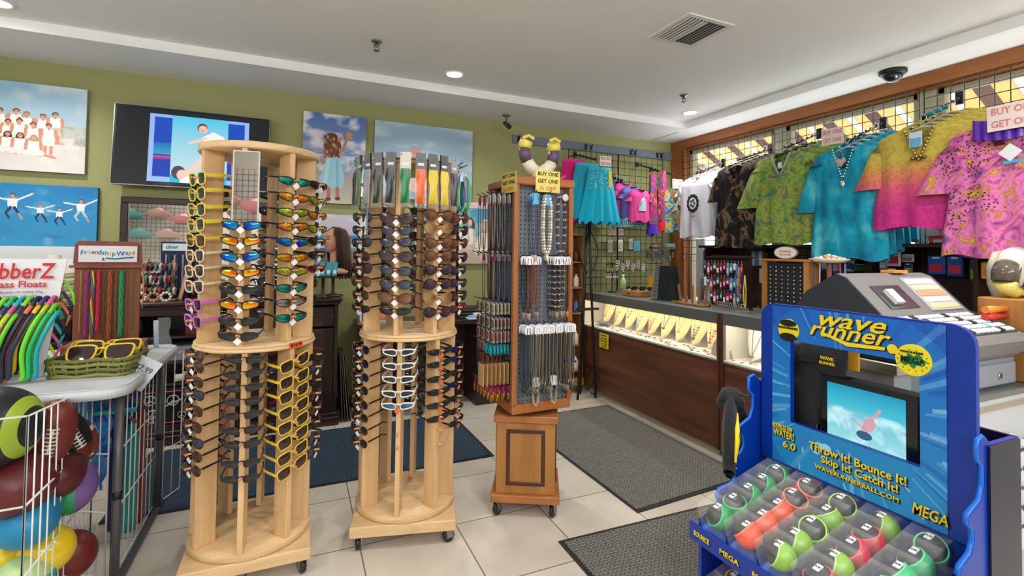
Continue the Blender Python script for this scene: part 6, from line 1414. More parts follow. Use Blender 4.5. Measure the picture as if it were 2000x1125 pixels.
# --- turquoise
y_,z_=yz(1655,285,3.66); waterfall('black waterfall arm with the turquoise tunics',XG-.01,y_,z_+.22,.45,.19)
def tq_trim(t,f):
    mb=MB(srgb(206,214,220))
    for sx in (-1,1):
        for k in range(12): q=k/11; mb.ball((sx*.07*(1-q),-.066,-.03-.22*q),.0075,6)
    mb.ball((0,-.07,-.285),.022,10,sq=(.7,.3,1.2)); mb.build('silver_necklace_trim','chrome',t)
row(lambda l,r,s: tunic(s,'top','turquoise_cloth',l,r,.83,.46,.38,.14,flare=1.12,seed=8,trim=tq_trim,slang=12,neckd=.2),5,y_,3.66,4.0,z_,z_+.14,.05,['turquoise tunic with a silver V necklace, frontmost','second turquoise tunic in the stack','third turquoise tunic in the stack','fourth turquoise tunic in the stack','rearmost turquoise tunic against the grid'],'turquoise tunics','clear hanger of the turquoise tunics')
tag(MB(srgb(206,170,160)).prism([(0,-.04),(.035,0),(.03,.02),(.015,.025),(0,.012),(-.015,.025),(-.03,.02),(-.035,0)],-.001,.001,axis='y').build('heart_tag','matte',loc=(3.585,y_,z_-.12),rot=(0,0,-pi/2)),'pink heart-shaped tag in the neckline of the turquoise tunic','tag')
bogo('white BUY ONE GET ONE card above the turquoise tunics',(3.60,y_+.07,z_+.08),-pi/2+rad(8),.15,.12,(226,210,206),rink,lines=('BUY ONE','GET ONE'))
y0_,z0_=yz(1980,225,3.5)
bogo('white BUY ONE GET ONE card at the right edge above the purple sequins',(3.5,y0_,z0_),-pi/2,.22,.14,(222,206,204),rink,lines=('BUY ONE','GET ONE'))
# --- green paisley
y_,z_=yz(1532,297,3.66); waterfall('black waterfall arm with the green paisley tunics',XG-.01,y_,z_+.20,.45,.17)
def gr_trim(t,f):
    mb=MB(srgb(150,160,150))
    for sx in (-1,1): mb.tube([(sx*.078,-.05,-.02),(sx*.05,-.064,-.10),(sx*.005,-.066,-.20)],.010,6)
    mb.build('neck_trim','fabric',t); MB(srgb(226,226,226)).box(-.018,.018,-.06,-.058,-.14,-.09).build('white_tag','matte',t)
row(lambda l,r,s: tunic(s,'top','green_paisley_cloth',l,r,.76,.50,.34,.17,flare=1.08,seed=11,trim=gr_trim,slang=18,neckd=.2),4,y_,3.66,4.0,z_,z_+.12,.04,['lime and teal paisley tunic with a V neck, frontmost','second lime and teal paisley tunic in the stack','third lime and teal paisley tunic in the stack','rearmost lime and teal paisley tunic against the grid'],'green paisley tunics','dark hanger of the green paisley tunics','black_hanger')
# --- black and tan
y_,z_=yz(1440,320,3.66); waterfall('black waterfall arm with the black and tan dresses',XG-.01,y_,z_+.18,.45,.15)
row(lambda l,r,s: tunic(s,'dress','camo_cloth',l,r,.76,.40,.24,.12,flare=1.12,seed=14,nm='dress',slang=14),6,y_,3.66,4.02,z_,z_+.13,.06,['black and tan patterned dress, frontmost','second black and tan dress in the stack','third black and tan dress in the stack','fourth black and tan dress in the stack','fifth black and tan dress in the stack','rearmost black and tan dress against the grid'],'black and tan dresses','clear hanger of the black and tan dresses')
# --- white tees
y_,z_=yz(1362,345,3.74); waterfall('black waterfall arm with the white T-shirts in the corner',XG-.01,y_,z_+.17,.38,.14)
def tee_trim(t,f):
    MB(srgb(30,30,34)).prism([(.075*cos(2*pi*k/24)*(1 if k%2 else .9),-.28+.10*sin(2*pi*k/24)*(1 if k%2 else .9)) for k in range(24)],-.072,-.070,axis='y').build('turtle_print','matte',t)
    MB(srgb(226,228,232)).prism([(.045*cos(2*pi*k/16),-.28+.06*sin(2*pi*k/16)) for k in range(16)],-.0735,-.072,axis='y').build('print_centre','matte',t)
    mb=MB(srgb(30,30,34))
    for k in range(5): mb.prism([(.012*cos(2*pi*q/6)+.022*cos(k*1.256),-.28+.015*sin(2*pi*q/6)+.032*sin(k*1.256)) for q in range(6)],-.075,-.0735,axis='y')
    mb.build('shell_pattern','matte',t)
    text('lettering','TURTLE',.016,(0,-.072,-.41),(1,0,0),(0,0,1),'black',parent=t)
M['white_cloth']=mat('white_cloth',srgb(214,216,224),.9)
row(lambda l,r,s: tunic(s,'T-shirt','white_cloth',l,r,.62,.42,.10,.10,flare=1.02,seed=17,nm='t_shirt',trim=tee_trim,slang=26,neckd=.07),7,y_,3.74,4.05,z_,z_+.11,.04,['white T-shirt with a black turtle print, frontmost','second white T-shirt in the stack','third white T-shirt in the stack','fourth white T-shirt in the stack','fifth white T-shirt in the stack','sixth white T-shirt in the stack','rearmost white T-shirt against the grid'],'white T-shirts','clear hanger of the white T-shirts')
# ================================================================ clothes on the green wall grid
ROT=0
YG=YW-.06
def arm_g(px,py,X,L,drop,label):
    t=thing('waterfall_arm',label,'display arm',(X,YG-.01,py)); 
    MB(srgb(26,26,28)).box(-.02,.02,-.02,0,-.03,.03).build('bracket','satin',t); MB(srgb(26,26,28)).tube([(0,-.015,0),(0,-L,-drop),(0,-L-.006,-drop+.02)],.007,8).build('rod','satin',t)
    for k in range(6): q=(k+.5)/6; MB(srgb(30,30,32)).ball((0,-L*q,-drop*q+.01),.011,8).build('knob','satin',t)
    return t
p=atY(1165,330,4.18)
arm_g(0,2.50,p.x-.02,.42,.13,'black waterfall arm over the aqua tutu skirts')
def skirt(label,loc,rz,c,h=.56,w1=.13,w2=.24,fold=.016,seed=0,nm='tutu_skirt',cat='skirt',group=None,n=13,col2=None):
    t=thing(nm,label,cat,loc,rz,group); r=random.Random(seed); ph=r.uniform(0,6)
    def f(u,v):
        a=2*pi*v; W=w1+(w2-w1)*u**1.1; return (W*cos(a),-(W*.28+fold*u*sin(n*a+ph))*sin(a),-h*u+.02*u*sin(n*a+ph))
    MB(srgb(c)).surf(f,20,56,cfn=(lambda u,v: srgb(c) if u<.42 or not col2 else srgb(col2))).build('skirt_body','fabric',t)
    MB(srgb([min(255,k+24) for k in c])).surf(lambda u,v:(f(0,v)[0]*1.02,f(0,v)[1]*1.05,-.03*u+.004),2,40).build('waistband','fabric',t)
    return t
for k,(l,c,c2) in enumerate((('aqua tutu skirt with a lace top panel, frontmost',(40,170,196),(0,176,206)),('second aqua skirt behind the front one',(30,160,186),(0,160,190)),('hot pink skirt, rearmost on the arm',(214,30,120),(206,30,120)))):
    t=skirt(l,(p.x-.0-.09*k,4.12+.10*k,p.z+.05*k),rad(-6),c,.56 if k<2 else .66,.125,.235,seed=k,col2=c2)
    if k==0:
        mb=MB(srgb(110,206,214)); r_=random.Random(2)
        for q in range(70):
            u=.03+.4*r_.random(); a_=pi*(.2+.6*r_.random()); W=.125+.11*u**1.1; mb.ball((W*cos(a_),-(W*.28+.004)*sin(a_)-.002,-.52*u),.008,5,sq=(1,.3,1))
        o=mb.build('lace_pattern','fabric',t); o['kind']='stuff'; MB(srgb(226,206,70)).box(.075,.11,-.05,-.048,-.20,-.03).build('yellow_size_strip','matte',t)
bogo('white BUY ONE GET ONE card clipped above the aqua tutu skirt',(p.x+.02,4.05,p.z+.06),rad(-3),.13,.10,(226,214,210),rink,lines=('BUY ONE','GET ONE'))
p=atY(1234,372,4.22)
arm_g(0,2.30,p.x-.08,.30,.10,'plain black arm over the pink unicorn T-shirt')
def uni(t,f):
    MB(srgb(170,206,214)).prism([(-.05,-.23),(.045,-.23),(.05,-.16),(.035,-.10),(.005,-.09),(-.01,-.13),(-.04,-.15)],-.056,-.054,axis='y').build('unicorn_print','matte',t)
    MB(srgb(226,190,214)).prism([(.02,-.09),(.035,-.05),(.03,-.10)],-.057,-.056,axis='y').tube([(.01,-.057,-.10),(-.02,-.057,-.13),(-.03,-.057,-.18)],.008,5).build('mane_print','matte',t)
M['hotpink']=mat('hotpink_cloth',srgb(220,70,150),.9); M['lilac']=mat('lilac_cloth',srgb(110,110,190),.9); M['teal_cloth']=mat('teal_cloth',srgb(30,140,160),.9); M['plum_cloth']=mat('plum_cloth',srgb(90,40,90),.9)
for k,(mt,l) in enumerate((('hotpink','small hot pink T-shirt with a unicorn print, frontmost'),('lilac','lilac T-shirt behind the pink unicorn one'),('hotpink','magenta T-shirt, third behind the unicorn one'),('plum_cloth','plum T-shirt, fourth in the small T-shirt row'),('teal_cloth','teal T-shirt, rearmost in the small T-shirt row'))):
    tunic(l,'T-shirt',mt,(p.x-.045*k,4.10+.07*k,p.z+.0+.035*k),rad(4),.34,.27,.07,.08,flare=1.0,seed=20+k,nm='t_shirt',trim=uni if k==0 else None,slang=40,neckd=.05,fold=.005)
    hanger('black hanger in the small T-shirt row, %s'%ORD[k].replace('topmost','frontmost').replace(' down',''),(p.x-.045*k,4.10+.07*k,p.z+.0+.035*k-.004),rad(4),.24,mt='black_hanger')
p=atY(1283,345,4.25)
arm_g(0,2.46,p.x-.02,.36,.12,'black waterfall arm with the long purple and red sarongs')
for k in range(6):
    t=thing('sarong',['purple and red sarong, frontmost','red patterned sarong, second','purple sarong, third','violet and teal sarong, fourth','red fringed sarong, fifth','orange and red sarong, rearmost'][k]+' in the hanging row','sarong',(p.x-.10+.045*k,4.2+.05*(k%3),p.z-.0+.015*k),rad(10*(k%3)))
    MB().surf(lambda u,v:((.034+.026*u+.006*sin(25.13*v+k))*cos(2*pi*v),(.03+.02*u+.006*sin(25.13*v+k))*sin(2*pi*v),-.54*u),16,20).build('cloth','sarong_cloth',t)
    MB(srgb([(70,40,170),(206,30,40)][k%2])).surf(lambda u,v:((.060+.010*u)*cos(2*pi*v),(.050+.008*u)*sin(2*pi*v),-.54-.11*u+.012*sin(30*v)),4,24).build('fringe','fabric',t)
p=atY(1312,372,4.18)
for k in range(3): 
    tunic(['tie-dye top with aqua and orange swirls, frontmost','second tie-dye top behind the front one','rearmost tie-dye top in the corner'][k],'top','tie_dye_cloth',(p.x+.0+.04*k,4.16+.09*k,p.z+.03*k),rad(-14),.46,.26,.0,.08,flare=1.1,seed=30+k,nm='tie_dye_top',fold=.008)
arm_g(0,2.42,p.x+.04,.36,.11,'black waterfall arm with the tie-dye tops in the corner')
bogo('white BUY ONE GET ONE card above the tie-dye tops in the corner',(p.x-.01,4.08,p.z+.06),rad(-6),.13,.10,(226,214,212),rink,lines=('BUY ONE','GET ONE'))
# carded goods hooked on the lower grid
def carded(px,py,w,h,c,label,inner=None,Y=4.50,group=None):
    q=atY(px,py,Y); t=thing('carded_item',label,'carded jewelry',q,0,group)
    MB(srgb(c)).box(-w/2,w/2,-.002,.002,-h,0,bev=.0015).build('card','satin',t)
    if inner: MB(srgb(inner)).tube([(w*.3*cos(2*pi*k/10),-.004,-h*.55+h*.28*sin(2*pi*k/10)) for k in range(10)],.005,5,closed=True,caps=False).build('jewelry','satin',t)
    MB(srgb(20,20,22)).cyl((0,.006,.002),(0,YG-Y-.004,.004),.0025,n=5).build('hook','satin',t)
for k in range(8): carded(1203+k*7.4,424,.05,.11,(150,210,214),'aqua and white card below the unicorn T-shirt, %s from the left'%NTH[k],(60,150,160),4.44+.01*(k%2),'aqua cards below the unicorn T-shirt')
for i,(px,py,w,h,c,inn,l) in enumerate([(1196,447,.09,.07,(226,206,200),(206,110,110),'pale card with red print, left of the lower grid'),(1213,447,.07,.07,(226,206,206),(200,110,110),'pale card with red print, second on the lower grid'),(1192,468,.06,.14,(200,200,190),(150,140,130),'tall grey card on the left of the lower grid'),(1212,468,.06,.13,(206,206,196),(160,150,130),'tall grey card, second on the lower grid'),(1232,466,.05,.12,(210,206,200),(180,170,160),'narrow pale card in the middle of the lower grid'),(1244,470,.09,.12,(80,180,206),(160,220,230),'bright blue card with a pale ring on the lower grid'),(1310,475,.14,.07,(70,140,150),(190,206,200),'teal card with pale pattern near the corner'),(1280,478,.06,.08,(190,130,150),(226,190,190),'rose card near the corner')]): carded(px,py,w,h,c,l,inn)
for i in range(6):
    q=atY(1205+i*10,505+6*(i%2),4.46); t=thing('shell_cluster',['white shell cluster, far left','pearl shell cluster, second','pink shell cluster, third','cream shell cluster, fourth','rose shell cluster, fifth','white shell cluster, far right'][i]+' on the lower grid','shell ornament',q)
    mb=MB(srgb([(226,220,216),(206,200,200),(220,190,190),(230,220,200),(226,190,196),(230,226,222)][i]))
    for k in range(9): mb.ball((.018*cos(k*2.2),-.01,-.03-.012*k*.7+.012*sin(k*2.2)),.012,6)
    mb.build('shells','matte',t); MB(srgb(20,20,22)).cyl((0,.0,-.02),(0,YG-4.465,-.015),.0025,n=5).build('hook','satin',t)
for i in range(10):
    q=atY(1265+i*5.4,492+3*(i%3),4.40); t=thing('dark_key_ring','dark beaded key ring under the tie-dye tops, %s from the left'%NTH[i],'key ring',q,0,'dark key rings in the corner row')
    MB(srgb([(30,34,60),(40,40,44),(60,70,90)][i%3])).box(-.012,.012,-.004,.004,-.07,0,bev=.003).cyl((0,0,0),(0,YG-4.40-.005,.004),.002,n=5).build('fob','satin',t)
tag(MB(srgb(70,40,30)).box(-.16,.18,-.02,.02,-.012,.012).build('wooden_rail','matte',loc=atY(1292,484,4.42)),'dark wooden rail holding the key rings near the corner','rail')
# ================================================================ dark hutch under the windows
t=thing('wall_hutch','long dark wood slatted hutch with a top shelf under the window wall','shelf unit',(4.0,2.4,0))
ya,yb=3.88,.75; Y0=2.4
MB().box(-.15,.20,yb-Y0,ya-Y0,1.495,1.52,bev=.005).build('top_shelf',wood('hutch_wood_long',srgb(66,38,28),srgb(40,24,20),.4,1,8,.1),t)
MB().box(.12,.15,yb-Y0,ya-Y0,.55,1.495).build('slatted_back',M['hutch_wood_long'] if 'hutch_wood_long' in M else DW,t)
MB().box(-.18,.12,yb-Y0,ya-Y0,.86,.90,bev=.004).box(-.15,.12,yb-Y0,ya-Y0,.0,.86).build('lower_cabinet',DW,t)
mb=MB(srgb(24,14,12))
for k in range(5): mb.box(.114,.121,yb-Y0+.01,ya-Y0-.01,.98+.1*k,.988+.1*k)
mb.build('slat_groove','satin',t)
for y in (3.83,3.14,2.25,1.62):
    pts=[(-.13,.90),(.12,.90),(.12,1.495),(-.02,1.495),(-.06,1.45),(-.05,1.38),(-.02,1.30),(-.03,1.20),(-.09,1.12),(-.13,1.05)] if y in (3.14,) else [(-.10,.90),(.12,.90),(.12,1.495),(-.10,1.495)]
    MB().prism(pts,y-Y0-.012,y-Y0+.012,axis='y').build('end_panel',DWV,t)
def xbox(px0,py0,px1,py1,X,c,label,cat,nm,depth=.02,lab=None,mt='satin',group=None,rot=None,extra=None,foot=False):
    a=atX(px0,(py0+py1)/2,X); b=atX(px1,(py0+py1)/2,X); zt=atX((px0+px1)/2,py0,X).z; zb=atX((px0+px1)/2,py1,X).z; w=a.y-b.y; h=zt-zb
    t=thing(nm,label,cat,(X,(a.y+b.y)/2,zb),-pi/2,group)
    MB(srgb(c)).box(-w/2,w/2,0,depth,0,h,bev=min(.006,depth*.3)).build('body',mt,t)
    if lab: MB(srgb(lab)).box(-w*.36,w*.36,-.002,0,h*.15,h*.55).build('label',mt,t)
    MB(srgb(225,225,228)).box(-w*.2,w*.2,-.001,.0,h*.86,h*.95).build('hang_tab',mt,t) if extra=='tab' else None
    if X+depth<4.115 and not foot: MB(srgb(60,60,62)).cyl((0,depth,h*.9),(0,4.112-X,h*.9),.003,n=5).build('peg_hook','satin',t)
    return t
tt=thing('storefront_light_gap','x','x') if False else None
K=3.98
xbox(1373,488,1390,535,K,(50,110,190),'blue bottle with a white cap hanging at the left end of the hutch','bottle','blue_bottle',.04,(220,226,230)); xbox(1390,498,1408,520,K,(190,60,60),'red packet at the left end of the hutch','packet','red_packet',.02,(226,220,220))
xbox(1374,520,1391,543,K,(60,150,90),'green packet below the blue bottle on the hutch','packet','green_packet',.02,(220,230,220))
xbox(1375,545,1395,580,K,(30,80,190),'blue packet low at the left end of the hutch','packet','blue_packet',.02,(80,160,220))
for k in range(5): xbox(1467+7*k,490,1473+7*k,519,K,[(170,190,206),(90,120,160),(206,206,214),(120,60,70),(150,170,190)][k],'thin booklet in the upper row on the hutch, %s'%['leftmost','second','middle','fourth','rightmost'][k],'booklet','booklet',.10)
for k in range(3): xbox(1482+7*k,524,1488+7*k,553,K,[(206,206,210),(80,110,150),(190,200,206)][k],'thin booklet in the lower row on the hutch, %s'%['left','middle','right'][k],'booklet','booklet',.10)
xbox(1476,566,1512,576,3.95,(150,110,80),'small oval wooden bowl on the hutch counter','bowl','wooden_bowl',.05,foot=True).location.z=.905
for k,(a,b,c,d,col,lb,l) in enumerate([(1602,495,1620,530,(40,70,140),(200,200,206),'navy and white packet behind the shell stand'),(1624,495,1645,535,(90,60,140),(206,190,206),'purple packet behind the shell stand'),(1648,500,1668,530,(206,206,212),(60,90,170),'white packet behind the shell stand'),(1660,515,1700,530,(60,90,80),None,'dark green packet low under the turquoise tunics'),(1716,498,1732,528,(90,110,130),(200,206,210),'grey-blue packet left of the tall white card'),(1730,484,1758,520,(222,220,222),(206,60,70),'tall white card of red swimming goggles'),(1760,496,1784,512,(180,180,184),(120,120,124),'pale grey packet right of the goggles card'),(1764,514,1782,534,(50,50,54),(150,150,150),'small black calculator-like packet on the hutch'),(1733,524,1748,545,(206,206,210),(60,60,64),'small white packet low on the hutch'),(1811,500,1845,536,(30,90,180),(200,50,60),'blue card with red swim fins'),(1848,500,1881,540,(26,80,170),(206,60,90),'blue card with a pink toy'),(1892,506,1918,552,(60,66,66),(120,190,70),'dark card with a green lure')]): xbox(a,b,c,d,K,col,l,'packet','hanging_packet',.02,lb,'gloss',extra='tab')
xbox(1915,512,1955,545,3.9,(236,170,50),'yellow and orange folded cloth hanging right of the dark card','cloth','orange_cloth',.05,(226,120,60),'fabric')
# red car boxes on the hutch top
for k,(a,b,c,d,col,lb) in enumerate([(1812,459,1895,474,(196,26,36),(226,226,226)),(1842,446,1872,459,(206,206,214),(60,90,170)),(1872,447,1896,459,(150,160,190),(196,60,50))]):
    o=xbox(a,b,c,d,3.93,col,['long flat red box on top of the hutch under the ombre tunics','silver and blue toy car box on the red box','blue and red toy car box on the red box, right'][k],'box','toy_box',.16,lb,'gloss',foot=True)
    o.location.z=1.521 if k==0 else 1.521+.075
    o.scale.z=1
# pleated white sheet put in as the bright window gap beside the hutch
tag(MB(srgb(226,226,222)).surf(lambda u,v:(4.10+.012*sin(26*v),4.16-.13*v,1.60-.65*u),4,40).build('bright_gap_sheet','fabric'),'narrow white sheet standing in for the bright window gap below the white T-shirts','bright gap stand-in')
# ================================================================ checkout counter and register
t=thing('checkout_counter','pale grey checkout counter behind the blue ball display','counter',(2.35,1.22,0))
MB().box(-.60,.62,-.25,.24,.885,.912,bev=.004).build('countertop','alu',t)
MB(srgb(196,200,206)).box(-.58,.60,-.235,.23,.04,.885).build('front_panel','matte',t)
MB(srgb(226,214,196)).box(-.60,.62,-.252,-.235,.845,.862).build('trim_strip','metal',t)
t=thing('till_box','grey metal till drawer box with a round lock under the register','till',(2.41,1.22,.913))
MB(srgb(128,134,146)).box(-.32,.32,-.21,.22,0,.115,bev=.005).build('drawer_case','satin',t)
fr=MB(srgb(140,146,158)).box(-.31,.31,-.218,-.21,.008,.092,bev=.003).build('drawer_front','satin',t)
MB(srgb(200,196,180)).cyl((.175,-.217,.045),(.175,-.224,.045),.013,n=18).build('lock','metal',fr); MB(srgb(30,30,30)).box(.173,.177,-.2255,-.224,.038,.052).build('keyhole','satin',fr)
t=thing('cash_register','silver grey cash register with a sloped keyboard and dark sides on the drawer','cash register',(2.1,1.0,1.03))
prof=[(.50,.0),(.52,.17),(.47,.24),(.34,.325),(.30,.31),(.16,.165),(-.02,.095),(-.04,.07),(-.02,.02),(0,.0)]
pts=[(y,z) for y,z in prof][::-1]
MB(srgb(122,122,122)).prism(pts,.012,.63,axis='x').build('housing','satin',t)
MB(srgb(44,48,54)).prism(pts,.0,.012,axis='x').build('side_cheek','satin',t); MB(srgb(44,48,54)).prism(pts,.63,.642,axis='x').build('side_cheek','satin',t)
# slope directions on the raised part
sl=Vector((0,.14,.145)).normalized(); nn=Vector((0,-sl.z,sl.y))
TT=Matrix((Vector((1,0,0)),sl,nn)).transposed().to_4x4(); TT.translation=Vector((0,.16,.165))
MB(srgb(34,38,42),TT).box(.10,.30,.03,.15,0,.004).build('printer_window','gloss',t); MB(srgb(214,214,210),TT).box(.15,.20,.05,.12,.004,.02).build('receipt_paper','matte',t)
MB(srgb(170,172,174),TT).box(.36,.60,.01,.19,.0,.006).build('display_panel','satin',t)
for k in range(5): MB(srgb([(226,190,150),(226,214,200),(214,150,110),(226,200,170),(236,236,232)][k]),TT).box(.375,.585,.02+.033*k,.046+.033*k,.006,.008).build('department_label','matte',t)
s2=Vector((0,.18,.07)).normalized(); n2=Vector((0,-s2.z,s2.y)); T3=Matrix((Vector((1,0,0)),s2,n2)).transposed().to_4x4(); T3.translation=Vector((0,-.02,.095))
kb=MB(srgb(60,62,66),T3).box(.03,.61,.012,.18,0,.004).build('keyboard_plate','satin',t)
for r_i in range(5):
    for k in range(15):
        c=(214,214,216) if (k+r_i)%6 else ((120,190,196) if r_i==1 else (40,42,46))
        MB(srgb(c),T3).box(.04+k*.0375,.069+k*.0375,.018+r_i*.031,.042+r_i*.031,.004,.013,bev=.002).build('key','satin',kb)
tag(MB(srgb(230,150,60)).box(-.05,.05,-.03,.03,0,.012).build('orange_receipt_pad','matte',loc=(2.52,1.34,1.356)),'orange pad lying on top of the register','pad')
# note sheets on the counter front
t=thing('handwritten_note','white handwritten note sheet taped to the counter front at the right edge','note',(2.63,.978,.72))
MB(srgb(222,222,226)).surf(lambda u,v:(-.10+.34*v,-.004-.006*sin(7*u),.0-.44*u+.02*sin(9*v)),10,10).build('sheet','matte',t)
for k in range(5): text('lettering',['David Bates','Do not sell','to your door','keep warm','see me'][k],.034,(.06,-.014,-.05-.075*k),(1,0,.05),(0,0,1),solid('bluepen',60,80,130),parent=t)
# items around the register
t=thing('toy_tub','clear plastic tub holding colourful toy pens beside the register','tub',(2.93,1.40,.913))
MB().lathe([(.05,0),(.06,.0),(.075,.14),(.071,.14),(.057,.006),(0,.006)],24).build('tub','plastic_clear',t)
for k in range(7):
    c=[(190,80,190),(30,160,170),(40,60,150),(226,190,60),(206,60,110),(60,60,70),(120,190,220)][k]; a_=k*.9
    tag(MB(srgb(c)).cyl((0,0,0),(.0,0,.20),.007,n=8).ball((0,0,.21),.015,8).build('toy_pen','gloss',loc=(2.93+.03*cos(a_),1.40+.03*sin(a_),.925),rot=(rad(10*sin(a_)),rad(-10*cos(a_)),0)),['purple','teal','navy','yellow','pink','dark grey','sky blue'][k]+' toy pen standing in the clear tub','pen')
t=thing('spray_tube_rack','white box of small clear bottles behind the register','box',(3.45,1.35,.905))
MB(srgb(206,214,220)).box(-.1,.1,-.2,.2,0,.10,bev=.004).build('carton','matte',t)
for k in range(6): tag(MB(srgb(206,214,220)).lathe([(0,0),(.022,0),(.022,.07),(.014,.08),(.014,.10),(0,.10)],12).build('clear_bottle','gloss',loc=(3.45,1.50-.06*k,1.007)),'%s small clear capped bottle from the left behind the register'%NTH[k],'bottle','clear bottles behind the register')
tag(MB(srgb(170,176,180)).prism([(-.11,0),(.11,0),(.08,.16),(-.04,.18)],-.004,.004,axis='y').build('acrylic_sheet','plastic_clear',loc=(3.1,1.62,1.022),rot=(0,0,-pi/2)),'clear acrylic sheet leaning behind the register','sheet')
t=thing('wood_box','brown wooden box with a row of holes under the seated figurine','box',(2.93,1.02,.913))
MB().box(-.165,.25,-.14,.125,0,.345,bev=.006).build('box_body',OK_,t)
for k in range(6): MB(srgb(40,24,18)).cyl((.12,-.1405,.05+.05*k),(.12,-.143,.05+.05*k),.008,n=10).build('hole','matte',t)
for k,(c,l) in enumerate((((206,50,40),'red and yellow candy roll, lower, against the wooden box'),((226,130,40),'orange and red candy roll, upper, against the wooden box'))):
    t=thing('candy_roll',l,'candy',(2.675,1.06,1.185+.029*k)); MB(srgb(c)).cyl((-.05,0,0),(.09,-.01,0),.014,n=14).build('wrapper','gloss',t); MB(srgb(240,200,60)).cyl((-.02,-.0005,0),(.02,-.004,0),.0146,n=14).build('label_band','gloss',t)
tag(MB(srgb(90,60,50)).box(-.04,.04,-.015,.015,0,.048).build('candy_prop','matte',loc=(2.69,1.06,1.125)),'small brown block the candy rolls rest on','block')
t=thing('seated_figurine','cream resin figurine with grey banded arms and yellow hands at the right edge','figurine',(2.885,1.12,1.259))
body=MB(srgb(226,220,200)); body.tube([(.14,0,.0),(.13,0,.06),(.10,0,.14),(.09,0,.20)],[.075,.085,.075,.05],20); body.build('body','gloss',t)
MB(srgb(226,220,200)).tube([(.11,-.02,.175),(.02,-.04,.17),(-.045,-.05,.13)],[.05,.046,.044],16).build('arm','gloss',t)
MB(srgb(92,82,74)).tube([(-.043,-.05,.132),(-.066,-.052,.105),(-.072,-.052,.07)],[.0455,.0465,.045],16).build('grey_band','gloss',t)
mb=MB(srgb(222,206,110)).tube([(-.072,-.052,.072),(-.062,-.055,.040),(-.035,-.06,.026),(.0,-.065,.024)],[.043,.034,.030,.024],14)
for k in range(4): mb.tube([(-.01,-.085+.016*k,.022),(.02,-.09+.018*k,.018),(.04,-.09+.018*k,.012)],[.011,.010,.007],8)
mb.tube([(-.03,-.05,.035),(-.01,-.03,.048),(.012,-.025,.045)],[.011,.010,.007],8); mb.build('hand','gloss',t)
MB(srgb(92,82,74)).tube([(.06,-.09,.06),(.12,-.11,.05),(.20,-.10,.045)],[.036,.04,.04],14).build('grey_band','gloss',t)
MB(srgb(222,206,110)).ball((.04,-.10,.04),.032,12,sq=(1.2,.8,.9)).build('foot','gloss',t)
# ================================================================ blue ball display
BL=srgb(10,74,190); M['bluepl']=mat('blue_plastic',srgb(0,48,150),.32,coat=.05); M['bluedk']=mat('dark_acrylic',srgb(6,18,44),.3,coat=.1); M['bluelt']=mat('blue_plastic_edge',srgb(14,96,196),.3)
t=thing('ball_display','blue floor display with scalloped sides and a printed header with a window','display stand',(1.2,.735,0))
db=t
XH=0.0
def yl(y): return y-.735
# header plate with window, front face at local x=0, facing -x
yL,yR=yl(.972),yl(.499); zt=1.297; zb=.872; hy0,hy1,hz0,hz1=yl(.882),yl(.592),.992,1.2045
mb=MB(); r_=.04
def strip(pts): mb.prism(pts,0,.012,axis='x')
top=[(yR,hz1),(yL,hz1)]+[(yL-r_+r_*cos(rad(a_)),zt-r_+r_*sin(rad(a_))) for a_ in range(0,91,15)]+[(yR+r_+r_*cos(rad(a_)),zt-r_+r_*sin(rad(a_))) for a_ in range(90,181,15)]
strip(top); strip([(yR,zb),(yL,zb),(yL,hz0),(yR,hz0)]); strip([(hy0,hz0),(yL,hz0),(yL,hz1),(hy0,hz1)]); strip([(yR,hz0),(hy1,hz0),(hy1,hz1),(yR,hz1)])
hd=mb.build('header_panel','bluepl',t)
pa0,pa1=yl(.936),yl(.545); pz1=zt-.004; pz0=zb+.004; PW=pa0-pa1; PH=pz1-pz0
a=Art(280,300,(14,96,190),(30,140,200)); r2_=np.random.RandomState(4)
cx,cy=.5,.52; ang=np.arctan2((a.Y-cy)*PH,(a.X-cx)*PW); rr=np.hypot((a.Y-cy)*PH,(a.X-cx)*PW)/.2
for k in range(70):
    a0=r2_.uniform(-pi,pi); w_=r2_.uniform(.01,.05); m_=np.abs(np.angle(np.exp(1j*(ang-a0))))<w_*.6; a.put(m_*(rr>.5+.5*r2_.rand()),[(110,190,236),(8,60,160),(150,214,240),(20,110,200)][k%4],.22+.25*r2_.rand())
a.put((rr>1.25)*1.0,(6,50,150),.35)
for k in range(14): x=.1+.8*r2_.rand(); y=.78+.2*r2_.rand(); a.line(x,y,x+.02+.06*(x-.5),y+.03,.004,(190,230,246),.6)
for k in range(6): a.ell(.3+.1*r2_.rand(),.80+.05*r2_.rand(),.03,.02,(150,214,236),.5)
hx0=(pa0-hy0)/PW; hx1=(pa0-hy1)/PW; hv0=(pz1-hz1)/PH; hv1=(pz1-hz0)/PH
panel('header_graphic',a,(-.0015,pa0,pz1),(0,-PW,0),(0,0,-PH),'satin',hd,hole=lambda u,v: hx0-.002<u<hx1+.002 and hv0-.002<v<hv1+.002)
YE=solid('logo_yellow',232,204,20,rough=.5); BK=M['black']
def htext(s,y,z,size,width=None,shear=0,up=(0,0,1),xd=(0,-1,0),par=None,dx=-.004,shadow=True,mt=None):
    if shadow: text('lettering',s,size,(dx+.001,yl(y)-.0028,z-.003),xd,up,'black',parent=par or hd,width=width,shear=shear,depth=.0004)
    return text('lettering',s,size,(dx-.0005,yl(y),z),xd,up,mt or YE,parent=par or hd,width=width,shear=shear,depth=.0006)
htext('wave',.735,1.2735,.054,.150,.35); htext('runner',.742,1.2465,.052,.185,.35)
